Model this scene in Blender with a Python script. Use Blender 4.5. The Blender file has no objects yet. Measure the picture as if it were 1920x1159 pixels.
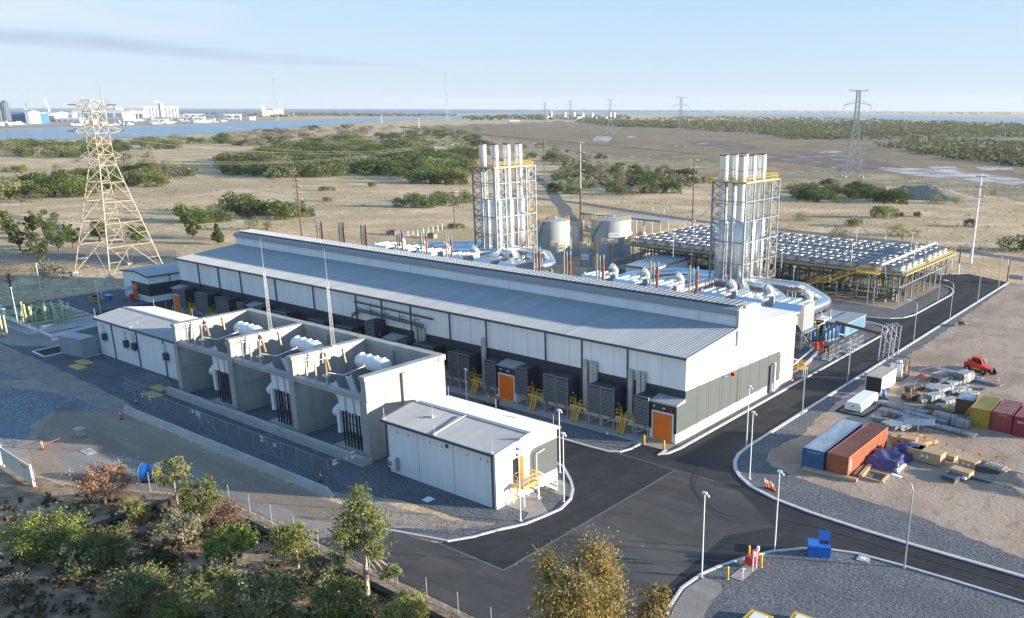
import bpy, math, random
import numpy as np
from mathutils import Vector, Matrix
rnd = random.Random(7)
D = bpy.data
scene = bpy.context.scene
C = scene.collection
rad = math.radians

# ------------------------------------------------------------------ camera
FPX, PCX, PCY, CAMH = 1627.556, 1154.418, 702.028, 40.0
YAW, PITCH, ROLL = 2.20391671, 0.298868801, 0.00418102535
_f = np.array([math.cos(PITCH)*math.cos(YAW), math.cos(PITCH)*math.sin(YAW), -math.sin(PITCH)])
_r = np.array([math.sin(YAW), -math.cos(YAW), 0.0])
_u = np.cross(_r, _f)
_c, _s = math.cos(ROLL), math.sin(ROLL)
RR, UU, FF = _c*_r+_s*_u, -_s*_r+_c*_u, _f
cam_d = D.cameras.new('camera')
cam = D.objects.new('camera', cam_d); C.objects.link(cam)
cam.matrix_world = Matrix(((RR[0], UU[0], -FF[0], 0), (RR[1], UU[1], -FF[1], 0), (RR[2], UU[2], -FF[2], CAMH), (0, 0, 0, 1)))
cam_d.sensor_width = 36.0
cam_d.lens = FPX/1920*36.0
cam_d.shift_x = -(PCX-960)/1920
cam_d.shift_y = (PCY-579.5)/1920
cam_d.clip_start = 0.5; cam_d.clip_end = 60000
scene.camera = cam

# ------------------------------------------------------------------ world, sun, exposure
SUN_AZ, SUN_EL = rad(28.0), rad(9.8)
sun_vec = Vector((math.cos(SUN_EL)*math.cos(SUN_AZ), math.cos(SUN_EL)*math.sin(SUN_AZ), math.sin(SUN_EL)))
sl = D.lights.new('sun', 'SUN'); sl.energy = 4.3; sl.angle = rad(0.5); sl.color = (1.0, 0.86, 0.69)
so = D.objects.new('sun', sl); C.objects.link(so)
so.rotation_euler = sun_vec.to_track_quat('Z', 'Y').to_euler()
W = D.worlds.new('World'); scene.world = W; W.use_nodes = True
nt = W.node_tree; nt.nodes.clear()
def N(nt, t, **k):
    n = nt.nodes.new(t)
    for a, b in k.items(): setattr(n, a, b)
    return n
sky = N(nt, 'ShaderNodeTexSky', sky_type='NISHITA', sun_disc=False)
sky.sun_elevation = SUN_EL; sky.sun_rotation = math.pi/2-SUN_AZ
sky.altitude = 0; sky.air_density = 1.0; sky.dust_density = 0.2; sky.ozone_density = 3.0
bg = N(nt, 'ShaderNodeBackground'); bg.inputs[1].default_value = 0.15
out = N(nt, 'ShaderNodeOutputWorld')
tc = N(nt, 'ShaderNodeTexCoord')
def ray(px, py):
    return FF+(px-PCX)/FPX*RR-(py-PCY)/FPX*UU
def cloud_layer(src, px, py, half_w, half_h, slope, col, amt, seed):
    c = Vector(ray(px, py)).normalized(); r = Vector((0, 0, 1)).cross(c).normalized()*-1; u = c.cross(r)*-1
    if u.z < 0: u = -u
    def dot(v):
        n = N(nt, 'ShaderNodeVectorMath', operation='DOT_PRODUCT'); nt.links.new(tc.outputs['Generated'], n.inputs[0]); n.inputs[1].default_value = v; return n.outputs['Value']
    def m(op, a, b=None, c_=None):
        n = N(nt, 'ShaderNodeMath', operation=op)
        for i, x in enumerate((a, b, c_)):
            if x is None: continue
            if isinstance(x, (int, float)): n.inputs[i].default_value = x
            else: nt.links.new(x, n.inputs[i])
        return n.outputs[0]
    a = dot(r); b = dot(u)
    nz = N(nt, 'ShaderNodeTexNoise'); mp = N(nt, 'ShaderNodeMapping'); mp.inputs['Scale'].default_value = (1, 1, 7); mp.inputs['Location'].default_value = (seed, 0, 0)
    nt.links.new(tc.outputs['Generated'], mp.inputs[0]); nt.links.new(mp.outputs[0], nz.inputs['Vector'])
    nz.inputs['Scale'].default_value = 5.0; nz.inputs['Detail'].default_value = 6.0
    b2 = m('SUBTRACT', b, m('MULTIPLY', a, slope))
    e = m('ADD', m('POWER', m('DIVIDE', m('ABSOLUTE', a), half_w), 2.5), m('POWER', m('DIVIDE', m('ABSOLUTE', b2), half_h), 2.0))
    k = m('SUBTRACT', m('ADD', 1.0, m('MULTIPLY', m('SUBTRACT', nz.outputs[0], 0.5), 4.5)), e)
    cl = N(nt, 'ShaderNodeClamp'); nt.links.new(m('MULTIPLY', k, 0.75), cl.inputs[0])
    front = m('GREATER_THAN', dot(c), 0.2)
    fac = m('MULTIPLY', m('MULTIPLY', cl.outputs[0], amt), front)
    mx = N(nt, 'ShaderNodeMix', data_type='RGBA'); nt.links.new(fac, mx.inputs['Factor']); nt.links.new(src, mx.inputs['A']); mx.inputs['B'].default_value = (*col, 1)
    return mx.outputs['Result']
EXPO, HAZE_D = 1.62, 0.000045
CLOUD_HI, CLOUD_LO = (2.0, 1.95, 2.15), (1.02, 1.22, 1.62)
nt.links.new(bg.outputs[0], out.inputs[0])
s_ = sky.outputs[0]
# soft shoulder: thick marine air evens out the bright horizon
SC = (1.98, 2.2, 2.36)
SK = (1.45, 2.1, 5.2)
ml = N(nt, 'ShaderNodeVectorMath', operation='MULTIPLY'); nt.links.new(s_, ml.inputs[0]); ml.inputs[1].default_value = SK; s_ = ml.outputs[0]
nu = N(nt, 'ShaderNodeVectorMath', operation='MULTIPLY'); nt.links.new(s_, nu.inputs[0]); nu.inputs[1].default_value = SC
de = N(nt, 'ShaderNodeVectorMath', operation='ADD'); nt.links.new(s_, de.inputs[0]); de.inputs[1].default_value = SC
dv = N(nt, 'ShaderNodeVectorMath', operation='DIVIDE'); nt.links.new(nu.outputs[0], dv.inputs[0]); nt.links.new(de.outputs[0], dv.inputs[1]); s_ = dv.outputs[0]
s_ = cloud_layer(s_, 170, 22, 0.17, 0.016, 0.0, CLOUD_HI, 0.4, 3.1)
s_ = cloud_layer(s_, 190, 80, 0.27, 0.0085, -0.05, CLOUD_LO, 1.0, 8.4)
nt.links.new(s_, bg.inputs[0])
vs = scene.view_settings
vs.view_transform = 'Standard'; vs.look = 'None'; vs.gamma = 1.0; vs.exposure = EXPO

# ------------------------------------------------------------------ pixel <-> world (photo pixels on a level plane)
def G(px, py, z=0.0):
    d = ray(px, py); t = (z-CAMH)/d[2]
    return (float(d[0]*t), float(d[1]*t), z)
def hgt(b, t, z0=0.0):
    B = np.array(G(*b, z0)); d = ray(*t); k = (B[:2]@d[:2])/(d[:2]@d[:2]); return CAMH+d[2]*k-z0
def depth(P): return float((np.array(P)-np.array([0, 0, CAMH]))@FF)

# ------------------------------------------------------------------ materials
MATS = {}
def mat(name, col, rough=0.7, metal=0.0, var=0.12, scale=1.0, bump=0.0, bscale=None, col2=None, stretch=None, objrand=0.0, transl=0.0, coat=None, spec=None):
    if name in MATS: return MATS[name]
    m = D.materials.new(name); m.use_nodes = True; t = m.node_tree; b = t.nodes['Principled BSDF']
    b.inputs['Roughness'].default_value = rough; b.inputs['Metallic'].default_value = metal
    if spec is not None: b.inputs['Specular IOR Level'].default_value = spec
    co = N(t, 'ShaderNodeTexCoord'); geo = N(t, 'ShaderNodeNewGeometry')
    mp = N(t, 'ShaderNodeMapping'); t.links.new(geo.outputs['Position'] if not objrand else co.outputs['Object'], mp.inputs[0])
    if stretch: mp.inputs['Scale'].default_value = stretch
    nz = N(t, 'ShaderNodeTexNoise'); nz.inputs['Scale'].default_value = scale; nz.inputs['Detail'].default_value = 8; nz.inputs['Roughness'].default_value = 0.62
    t.links.new(mp.outputs[0], nz.inputs['Vector'])
    mr = N(t, 'ShaderNodeMapRange'); mr.inputs['From Min'].default_value = 0.3; mr.inputs['From Max'].default_value = 0.7; t.links.new(nz.outputs[0], mr.inputs['Value'])
    mx = N(t, 'ShaderNodeMix', data_type='RGBA'); t.links.new(mr.outputs[0], mx.inputs['Factor'])
    c2 = col2 or tuple(c*(1-var) for c in col); c1 = col if col2 else tuple(min(1, c*(1+var)) for c in col)
    mx.inputs['A'].default_value = (*c1, 1); mx.inputs['B'].default_value = (*c2, 1)
    res = mx.outputs['Result']
    if objrand:
        oi = N(t, 'ShaderNodeObjectInfo'); hs = N(t, 'ShaderNodeHueSaturation')
        r1 = N(t, 'ShaderNodeMapRange'); r1.inputs['To Min'].default_value = 1-objrand; r1.inputs['To Max'].default_value = 1+objrand*0.8
        r2 = N(t, 'ShaderNodeMapRange'); r2.inputs['To Min'].default_value = 0.5-objrand*0.1; r2.inputs['To Max'].default_value = 0.5+objrand*0.07
        t.links.new(oi.outputs['Random'], r1.inputs['Value']); 
        mm = N(t, 'ShaderNodeMath', operation='FRACT'); m2 = N(t, 'ShaderNodeMath', operation='MULTIPLY'); m2.inputs[1].default_value = 7.13
        t.links.new(oi.outputs['Random'], m2.inputs[0]); t.links.new(m2.outputs[0], mm.inputs[0]); t.links.new(mm.outputs[0], r2.inputs['Value'])
        t.links.new(r1.outputs[0], hs.inputs['Value']); t.links.new(r2.outputs[0], hs.inputs['Hue']); t.links.new(res, hs.inputs['Color']); res = hs.outputs[0]
    t.links.new(res, b.inputs['Base Color'])
    if bump:
        n2 = N(t, 'ShaderNodeTexNoise'); n2.inputs['Scale'].default_value = bscale or scale*6; n2.inputs['Detail'].default_value = 6
        t.links.new(mp.outputs[0], n2.inputs['Vector'])
        bp = N(t, 'ShaderNodeBump'); bp.inputs['Strength'].default_value = bump; bp.inputs['Distance'].default_value = 0.1
        t.links.new(n2.outputs[0], bp.inputs['Height']); t.links.new(bp.outputs[0], b.inputs['Normal'])
    if transl:
        tr = N(t, 'ShaderNodeBsdfTranslucent'); t.links.new(res, tr.inputs[0]); ms = N(t, 'ShaderNodeMixShader'); ms.inputs[0].default_value = transl
        o = t.nodes['Material Output']; t.links.new(b.outputs[0], ms.inputs[1]); t.links.new(tr.outputs[0], ms.inputs[2]); t.links.new(ms.outputs[0], o.inputs[0])
    MATS[name] = m; return m

def layered(name, base, layers, rough=0.95, bump=0.4, bscale=3.0, bdist=0.15):
    """ground covers: base colour with noise-masked patches. layers: (colour, scale, threshold, softness, stretch, strength)"""
    if name in MATS: return MATS[name]
    m = D.materials.new(name); m.use_nodes = True; t = m.node_tree; b = t.nodes['Principled BSDF']; b.inputs['Roughness'].default_value = rough
    b.inputs['Specular IOR Level'].default_value = 0.2
    geo = N(t, 'ShaderNodeNewGeometry')
    rgb = N(t, 'ShaderNodeRGB'); rgb.outputs[0].default_value = (*base, 1); res = rgb.outputs[0]
    for i, (col, sc, th, soft, st, amt) in enumerate(layers):
        mp = N(t, 'ShaderNodeMapping'); t.links.new(geo.outputs['Position'], mp.inputs[0]); mp.inputs['Scale'].default_value = st or (1, 1, 1); mp.inputs['Location'].default_value = (i*37.7, i*11.3, 0)
        nz = N(t, 'ShaderNodeTexNoise'); nz.inputs['Scale'].default_value = sc; nz.inputs['Detail'].default_value = 9; nz.inputs['Roughness'].default_value = 0.62; t.links.new(mp.outputs[0], nz.inputs['Vector'])
        mr = N(t, 'ShaderNodeMapRange'); mr.inputs['From Min'].default_value = th-soft; mr.inputs['From Max'].default_value = th+soft; mr.inputs['To Max'].default_value = amt; t.links.new(nz.outputs[0], mr.inputs['Value'])
        mx = N(t, 'ShaderNodeMix', data_type='RGBA'); t.links.new(mr.outputs[0], mx.inputs['Factor']); t.links.new(res, mx.inputs['A']); mx.inputs['B'].default_value = (*col, 1); res = mx.outputs['Result']
    t.links.new(res, b.inputs['Base Color'])
    if bump:
        n2 = N(t, 'ShaderNodeTexNoise'); n2.inputs['Scale'].default_value = bscale; n2.inputs['Detail'].default_value = 8; n2.inputs['Roughness'].default_value = 0.7; t.links.new(geo.outputs['Position'], n2.inputs['Vector'])
        bp = N(t, 'ShaderNodeBump'); bp.inputs['Strength'].default_value = bump; bp.inputs['Distance'].default_value = bdist; t.links.new(n2.outputs[0], bp.inputs['Height']); t.links.new(bp.outputs[0], b.inputs['Normal'])
    MATS[name] = m; return m

# ------------------------------------------------------------------ mesh builder
def V3(*a): return np.array(a, float)
class MB:
    def __init__(s): s.v = []; s.f = []; s.mi = []; s.sm = []; s.k = 0
    def add(s, vs, fs, smooth=False):
        o = len(s.v); s.v.extend([tuple(map(float, p)) for p in vs]); s.f.extend([tuple(i+o for i in f) for f in fs]); s.mi.extend([s.k]*len(fs)); s.sm.extend([smooth]*len(fs)); return s
    def box(s, x0, x1, y0, y1, z0, z1):
        return s.add([(x0, y0, z0), (x1, y0, z0), (x1, y1, z0), (x0, y1, z0), (x0, y0, z1), (x1, y0, z1), (x1, y1, z1), (x0, y1, z1)],
                     [(0, 3, 2, 1), (4, 5, 6, 7), (0, 1, 5, 4), (1, 2, 6, 5), (2, 3, 7, 6), (3, 0, 4, 7)])
    def beam(s, p, q, w, h=None):
        p, q = V3(*p), V3(*q); h = h or w; d = q-p; L = np.linalg.norm(d)
        if L < 1e-6: return s
        d /= L; up = V3(0, 0, 1) if abs(d[2]) < 0.95 else V3(1, 0, 0); r = np.cross(d, up); r /= np.linalg.norm(r); u = np.cross(r, d)
        c = [(-1, -1), (1, -1), (1, 1), (-1, 1)]
        vs = [p+r*a*w/2+u*b*h/2 for a, b in c]+[q+r*a*w/2+u*b*h/2 for a, b in c]
        return s.add(vs, [(0, 3, 2, 1), (4, 5, 6, 7), (0, 1, 5, 4), (1, 2, 6, 5), (2, 3, 7, 6), (3, 0, 4, 7)])
    def pipe(s, pts, r, n=8, cap=True):
        pts = [V3(*p) for p in pts]; m = len(pts); rs = r if isinstance(r, (list, tuple)) else [r]*m
        dirs = [(pts[min(i+1, m-1)]-pts[max(i-1, 0)]) for i in range(m)]; dirs = [d/np.linalg.norm(d) for d in dirs]
        up = V3(0, 0, 1) if abs(dirs[0][2]) < 0.9 else V3(1, 0, 0); vs = []; 
        for i in range(m):
            d = dirs[i]; rr_ = np.cross(d, up)
            if np.linalg.norm(rr_) < 1e-3: up = V3(0, 1, 0.01); rr_ = np.cross(d, up)
            rr_ /= np.linalg.norm(rr_); uu = np.cross(rr_, d); up = uu
            k = rs[i]
            if 0 < i < m-1:
                a = pts[i]-pts[i-1]; b = pts[i+1]-pts[i]; ca = float(a@b/(np.linalg.norm(a)*np.linalg.norm(b))); k = k/max(0.6, math.sqrt(max(0.1, (1+ca)/2)))
            for j in range(n):
                t = 2*math.pi*(j+0.5)/n; vs.append(pts[i]+(rr_*math.cos(t)+uu*math.sin(t))*k)
        fs = [(i*n+j, i*n+(j+1) % n, (i+1)*n+(j+1) % n, (i+1)*n+j) for i in range(m-1) for j in range(n)]
        s.add(vs, fs, n > 5)
        if cap: s.add(vs[:n], [tuple(range(n))[::-1]]); s.add(vs[-n:], [tuple(range(n))])
        return s
    def cyl(s, x, y, z0, z1, r, n=12, r2=None): return s.pipe([(x, y, z0), (x, y, z1)], [r, r if r2 is None else r2], n)
    def lathe(s, prof, x=0, y=0, z=0, n=16, axis='z'):
        vs = []
        for (r, h) in prof:
            for j in range(n):
                t = 2*math.pi*j/n; a, b = r*math.cos(t), r*math.sin(t)
                vs.append({'z': (x+a, y+b, z+h), 'x': (x+h, y+a, z+b), 'y': (x+b, y+h, z+a)}[axis])
        m = len(prof)
        return s.add(vs, [(i*n+j, i*n+(j+1) % n, (i+1)*n+(j+1) % n, (i+1)*n+j) for i in range(m-1) for j in range(n)], True)
    def prism(s, poly, z0, z1):
        n = len(poly); vs = [(x, y, z0) for x, y in poly]+[(x, y, z1) for x, y in poly]
        return s.add(vs, [tuple(range(n))[::-1], tuple(range(n, 2*n))]+[(i, (i+1) % n, (i+1) % n+n, i+n) for i in range(n)])
    def extX(s, prof, x0, x1):      # profile in (y,z) extruded along X
        n = len(prof); vs = [(x0, y, z) for y, z in prof]+[(x1, y, z) for y, z in prof]
        return s.add(vs, [tuple(range(n))[::-1], tuple(range(n, 2*n))]+[(i, (i+1) % n, (i+1) % n+n, i+n) for i in range(n)])
    def extY(s, prof, y0, y1):
        n = len(prof); vs = [(x, y0, z) for x, z in prof]+[(x, y1, z) for x, z in prof]
        return s.add(vs, [tuple(range(n)), tuple(range(n, 2*n))[::-1]]+[((i+1) % n, i, i+n, (i+1) % n+n) for i in range(n)])
    def poly(s, pts): return s.add(pts, [tuple(range(len(pts)))])
    def ribbed(s, p0, p1, q0, q1, pitch, depth, lip=0.5):
        """corrugated sheet: p0->p1 is the edge across the ribs, q0->q1 the opposite edge; ribs run p->q"""
        p0, p1, q0, q1 = map(lambda a: V3(*a), (p0, p1, q0, q1)); L = np.linalg.norm(p1-p0); n = max(2, int(round(L/pitch)))
        nrm = np.cross(p1-p0, q0-p0); nrm /= np.linalg.norm(nrm); vs = []; prof = []
        for i in range(n):
            for a, h in ((0, 0), (0.42, 0), (0.54, 1), (0.88, 1)): prof.append(((i+a)/n, h))
        prof.append((1, 0))
        for t, h in prof: vs += [p0+(p1-p0)*t+nrm*h*depth, q0+(q1-q0)*t+nrm*h*depth]
        return s.add(vs, [(2*i, 2*i+2, 2*i+3, 2*i+1) for i in range(len(prof)-1)])
    def shift(s, d): s.v = [(x+d[0], y+d[1], z+d[2]) for x, y, z in s.v]; return s

def obj(name, mb, mats, parent=None, world=True):
    mats = mats if isinstance(mats, (list, tuple)) else [mats]
    o_ = V3(*parent['_o']) if (parent is not None and world) else V3(0, 0, 0)
    me = D.meshes.new(name)
    vs = np.array(mb.v, dtype=float)-o_
    me.from_pydata([tuple(p) for p in vs.tolist()], [], mb.f)
    for m in mats: me.materials.append(m)
    me.polygons.foreach_set('material_index', mb.mi); me.polygons.foreach_set('use_smooth', mb.sm); me.update()
    o = D.objects.new(name, me); C.objects.link(o)
    if parent is not None: o.parent = parent; o['_o'] = parent['_o']
    else: o['_o'] = (0.0, 0.0, 0.0)
    return o
def tag(o, label, cat, group=None, kind=None):
    if label: o['label'] = label
    if cat: o['category'] = cat
    if group: o['group'] = group
    if kind: o['kind'] = kind
    return o
def thing(name, label, cat, loc=(0, 0, 0), rot=0, group=None):
    o = D.objects.new(name, None); C.objects.link(o); o.empty_display_size = 0.5; o.location = loc; o.rotation_euler = (0, 0, rot); o['_o'] = tuple(map(float, loc))
    return tag(o, label, cat, group)
def local(o): o['_o'] = (0.0, 0.0, 0.0); return o
def dup(root, loc, rot=0, label=None, scale=None, group=None):
    r = root.copy(); C.objects.link(r); r.location = loc; r.rotation_euler = (0, 0, rot)
    if scale: r.scale = scale if isinstance(scale, tuple) else (scale,)*3
    if label: r['label'] = label
    if group: r['group'] = group
    for ch in list(root.children):
        c = ch.copy(); C.objects.link(c); c.parent = r
        for g in ch.children:
            d = g.copy(); C.objects.link(d); d.parent = c
    return r
def struct(name, mb, m): o = obj(name, mb, m); o['kind'] = 'structure'; return o
def jitter(pts, step, amp, seed=1, closed=True):
    r = random.Random(seed); out_ = []; n = len(pts)
    for i in range(n if closed else n-1):
        a, b = pts[i], pts[(i+1) % n]; L = math.hypot(b[0]-a[0], b[1]-a[1]); k = max(1, min(60, int(L/step)))
        for j in range(k):
            t = j/k; out_.append((a[0]+(b[0]-a[0])*t+r.uniform(-amp, amp), a[1]+(b[1]-a[1])*t+r.uniform(-amp, amp)))
    return out_
def sheet(name, pts, z, m, jit=None):
    if jit: pts = jitter(pts, jit[0], jit[1], len(pts))
    mb = MB(); p = [(q[0], q[1], z) for q in pts]
    a = sum(p[i][0]*p[(i+1) % len(p)][1]-p[(i+1) % len(p)][0]*p[i][1] for i in range(len(p)))
    if a < 0: p = p[::-1]
    mb.poly(p); return struct(name, mb, m)
def PX(*pts, z=0.0): return [G(px, py, z)[:2] for px, py in pts]
def arc(cx_, cy_, r, a0, a1, n=8): return [(cx_+r*math.cos(rad(a0+(a1-a0)*i/n)), cy_+r*math.sin(rad(a0+(a1-a0)*i/n))) for i in range(n+1)]
def kerb(pts, w=0.28, h=0.15, closed=False):
    mb = MB(); n = len(pts); P = [V3(x, y) for x, y in pts]; L = []; R_ = []
    for i in range(n):
        a = P[i]-P[i-1] if (i > 0 or closed) else P[1]-P[0]; b = P[(i+1) % n]-P[i] if (i < n-1 or closed) else P[i]-P[i-1]
        a = a/np.linalg.norm(a); b = b/np.linalg.norm(b); d = a+b; d /= np.linalg.norm(d); nn = V3(-d[1], d[0]); k = w/2/max(0.5, float(nn@V3(-a[1], a[0])))
        L.append(P[i]+nn*k); R_.append(P[i]-nn*k)
    for i in range(n if closed else n-1):
        j = (i+1) % n; q = [L[i], L[j], R_[j], R_[i]]
        mb.add([(x, y, -0.05) for x, y in q]+[(x, y, h) for x, y in q], [(4, 7, 6, 5), (0, 4, 5, 1), (2, 6, 7, 3)]+([(0, 3, 7, 4)] if i == 0 else [])+([(1, 5, 6, 2)] if i == n-2 else []))
    return struct('kerb', mb, M_kerb)
def text_mesh(name, txt, size, m, parent, loc, rot, label=None, extr=0.004):
    cu = D.curves.new('t', 'FONT'); cu.body = txt; cu.size = size; cu.extrude = extr; cu.align_x = 'CENTER'; cu.align_y = 'CENTER'
    o = D.objects.new('t', cu); C.objects.link(o); bpy.context.view_layer.update()
    me = D.meshes.new_from_object(o.evaluated_get(bpy.context.evaluated_depsgraph_get())); D.objects.remove(o)
    me.materials.clear(); me.materials.append(m); q = D.objects.new(name, me); C.objects.link(q); q.parent = parent
    q.location = loc; q.rotation_euler = rot
    if label: q['label'] = label
    return q
# ------------------------------------------------------------------ shared materials
M_white = mat('white_panel', (0.77, 0.78, 0.78), 0.5, var=0.07, scale=0.9, bump=0.02, stretch=(1, 1, 0.15))
M_dark = mat('charcoal_panel', (0.032, 0.039, 0.048), 0.6, var=0.15, scale=0.6)
M_grey = mat('grey_panel', (0.062, 0.082, 0.088), 0.55, var=0.05, scale=0.8)
M_roof = mat('zincalume_roof', (0.36, 0.38, 0.395), 0.5, 0.15, var=0.13, scale=0.5, stretch=(1.6, 0.12, 1))
M_trim = mat('dark_trim', (0.05, 0.065, 0.09), 0.5, var=0.1)
M_ltrim = mat('grey_flashing', (0.30, 0.33, 0.36), 0.45, 0.2, var=0.06)
M_conc = mat('concrete', (0.42, 0.41, 0.38), 0.9, var=0.16, scale=0.7, bump=0.1, bscale=4)
M_wall = mat('precast_concrete', (0.355, 0.35, 0.335), 0.9, var=0.17, scale=0.55, bump=0.12, bscale=3, stretch=(1, 1, 0.4))
M_kerb = mat('kerb_concrete', (0.55, 0.54, 0.51), 0.9, var=0.12, scale=1.5)
M_steel = mat('galvanised_steel', (0.36, 0.39, 0.42), 0.5, 0.4, var=0.12, scale=2)
M_frame = mat('frame_steel', (0.20, 0.235, 0.265), 0.5, 0.3, var=0.12, scale=2)
M_fan = mat('fan_cowl_metal', (0.40, 0.43, 0.46), 0.5, 0.6, var=0.12, scale=1.5)
M_white2 = mat('white_paint', (0.78, 0.79, 0.8), 0.4, var=0.05, scale=2)
M_alu = mat('aluminium_cladding', (0.74, 0.75, 0.76), 0.26, 1.0, var=0.06, scale=1.2, bump=0.12, bscale=5)
M_alu2 = mat('weathered_aluminium', (0.64, 0.655, 0.67), 0.36, 0.85, var=0.12, scale=0.9, bump=0.1, bscale=3, stretch=(1, 1, 0.25))
M_yellow = mat('safety_yellow', (0.72, 0.42, 0.03), 0.5, var=0.12, scale=2)
M_orange = mat('orange_door', (0.75, 0.16, 0.012), 0.5, var=0.04)
M_red = mat('signal_red', (0.6, 0.03, 0.02), 0.5, var=0.12)
M_blue = mat('bright_blue_paint', (0.015, 0.15, 0.55), 0.45, var=0.12)
M_black = mat('black_rubber', (0.015, 0.015, 0.017), 0.6, var=0.2)
M_brown = mat('brown_porcelain', (0.19, 0.145, 0.10), 0.3, var=0.1)
M_bright = mat('bright_galvanised', (0.36, 0.39, 0.42), 0.45, 0.6, var=0.2, scale=3)
M_rust = mat('rusty_steel', (0.14, 0.075, 0.045), 0.85, var=0.3, scale=1.5)
M_timber = mat('pale_timber', (0.48, 0.32, 0.17), 0.8, var=0.25, scale=2, stretch=(1, 1, 1))
M_timber2 = mat('old_timber', (0.22, 0.15, 0.10), 0.9, var=0.25, scale=2)
M_ply = mat('plywood', (0.43, 0.31, 0.205), 0.75, var=0.12, scale=1.5)
M_tank = mat('tank_paint', (0.33, 0.365, 0.39), 0.55, var=0.08, scale=0.5, stretch=(1, 1, 0.2))
M_green = mat('green_steel', (0.09, 0.16, 0.12), 0.5, var=0.15)
M_ygreen = mat('pale_green_pipe', (0.34, 0.38, 0.20), 0.5, var=0.15, scale=1)
M_bark = mat('pale_bark', (0.42, 0.34, 0.26), 0.9, var=0.3, scale=3, bump=0.3)
M_dbark = mat('dark_bark', (0.12, 0.09, 0.07), 0.95, var=0.3, scale=3)
M_glass = mat('dark_glass', (0.02, 0.03, 0.04), 0.1, var=0.1)

# ------------------------------------------------------------------ ground
M_ground = layered('dry_grassland', (0.60, 0.43, 0.24), [
    ((0.37, 0.255, 0.14), 0.02, 0.49, 0.08, (1, 1, 1), 0.9), ((0.78, 0.64, 0.44), 0.045, 0.55, 0.08, (1, 1, 1), 0.8), ((0.33, 0.28, 0.14), 0.012, 0.56, 0.05, (1, 1, 1), 0.7),
    ((0.27, 0.25, 0.12), 0.06, 0.6, 0.07, (1, 1, 1), 0.8), ((0.36, 0.26, 0.15), 0.35, 0.52, 0.07, (1, 1, 1), 0.55), ((0.18, 0.165, 0.09), 0.5, 0.62, 0.05, (1, 1, 1), 0.5), ((0.84, 0.68, 0.46), 1.1, 0.54, 0.07, (1, 1, 1), 0.5), ((0.30, 0.21, 0.12), 0.9, 0.56, 0.06, (1, 1, 1), 0.55)], bump=0.8, bscale=1.3, bdist=0.6)
M_marsh = layered('salt_marsh', (0.33, 0.235, 0.155), [((0.24, 0.205, 0.10), 0.008, 0.5, 0.1, (1, 1, 1), 0.9), ((0.42, 0.29, 0.19), 0.012, 0.55, 0.06, (1, 1, 1), 0.7), ((0.11, 0.125, 0.06), 0.03, 0.58, 0.05, (1, 1, 1), 0.7), ((0.10, 0.085, 0.06), 0.15, 0.5, 0.1, (1, 1, 1), 0.5)], bump=0.5, bscale=0.5, bdist=0.4)
M_scrub = layered('scrub_flat', (0.36, 0.28, 0.18), [((0.22, 0.19, 0.10), 0.06, 0.5, 0.08, None, 0.8), ((0.52, 0.42, 0.29), 0.05, 0.56, 0.06, None, 0.7), ((0.13, 0.125, 0.065), 0.3, 0.57, 0.05, None, 0.6)], bump=0.5, bscale=0.6, bdist=0.4)
M_salt = layered('salt_pan', (0.62, 0.61, 0.60), [((0.22, 0.18, 0.15), 0.05, 0.5, 0.06, (1, 1, 1), 0.9), ((0.35, 0.33, 0.3), 0.2, 0.5, 0.1, (1, 1, 1), 0.6)], bump=0.1)
M_mudflat = layered('mud_flat', (0.20, 0.165, 0.14), [((0.6, 0.6, 0.58), 0.05, 0.60, 0.03, (1, 1, 1), 0.9), ((0.13, 0.1, 0.08), 0.06, 0.5, 0.08, (1, 1, 1), 0.8)], bump=0.2)
M_gravel = layered('bluestone_gravel', (0.165, 0.178, 0.19), [((0.075, 0.085, 0.097), 3.2, 0.5, 0.05, None, 0.75), ((0.34, 0.36, 0.375), 5.0, 0.58, 0.04, None, 0.7), ((0.08, 0.095, 0.11), 0.25, 0.5, 0.1, None, 0.4)], bump=1.0, bscale=3.0, bdist=0.25)
M_stone = layered('crushed_stone', (0.25, 0.28, 0.31), [((0.12, 0.14, 0.16), 1.8, 0.5, 0.06, None, 0.7), ((0.45, 0.48, 0.5), 2.6, 0.57, 0.04, None, 0.6), ((0.16, 0.15, 0.14), 0.15, 0.56, 0.05, None, 0.7)], bump=1.0, bscale=2.6, bdist=0.3)
M_asph = layered('new_asphalt', (0.034, 0.035, 0.038), [((0.095, 0.092, 0.086), 0.5, 0.60, 0.05, (1, 0.05, 1), 0.45), ((0.02, 0.02, 0.022), 0.35, 0.62, 0.04, (1, 0.08, 1), 0.7), ((0.055, 0.056, 0.058), 0.12, 0.5, 0.12, (1, 0.5, 1), 0.8), ((0.026, 0.027, 0.03), 0.35, 0.5, 0.1, None, 0.6), ((0.08, 0.08, 0.08), 8, 0.6, 0.1, None, 0.35), ((0.085, 0.08, 0.072), 0.05, 0.6, 0.06, (1, 0.35, 1), 0.5)], rough=0.85, bump=0.15, bscale=20)
M_asph2 = layered('worn_asphalt', (0.078, 0.074, 0.07), [((0.15, 0.14, 0.125), 0.6, 0.58, 0.05, (0.06, 1, 1), 0.5), ((0.13, 0.12, 0.11), 0.5, 0.60, 0.04, (1, 0.07, 1), 0.5), ((0.04, 0.038, 0.036), 0.4, 0.62, 0.04, (0.1, 1, 1), 0.7), ((0.06, 0.057, 0.055), 0.2, 0.5, 0.12, (0.5, 1, 1), 0.8), ((0.13, 0.12, 0.105), 0.1, 0.56, 0.08, (0.35, 1, 1), 0.7), ((0.05, 0.05, 0.05), 0.7, 0.56, 0.06, (0.3, 1, 1), 0.4), ((0.16, 0.15, 0.14), 9, 0.62, 0.08, None, 0.35)], rough=0.9, bump=0.15, bscale=18)
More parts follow.
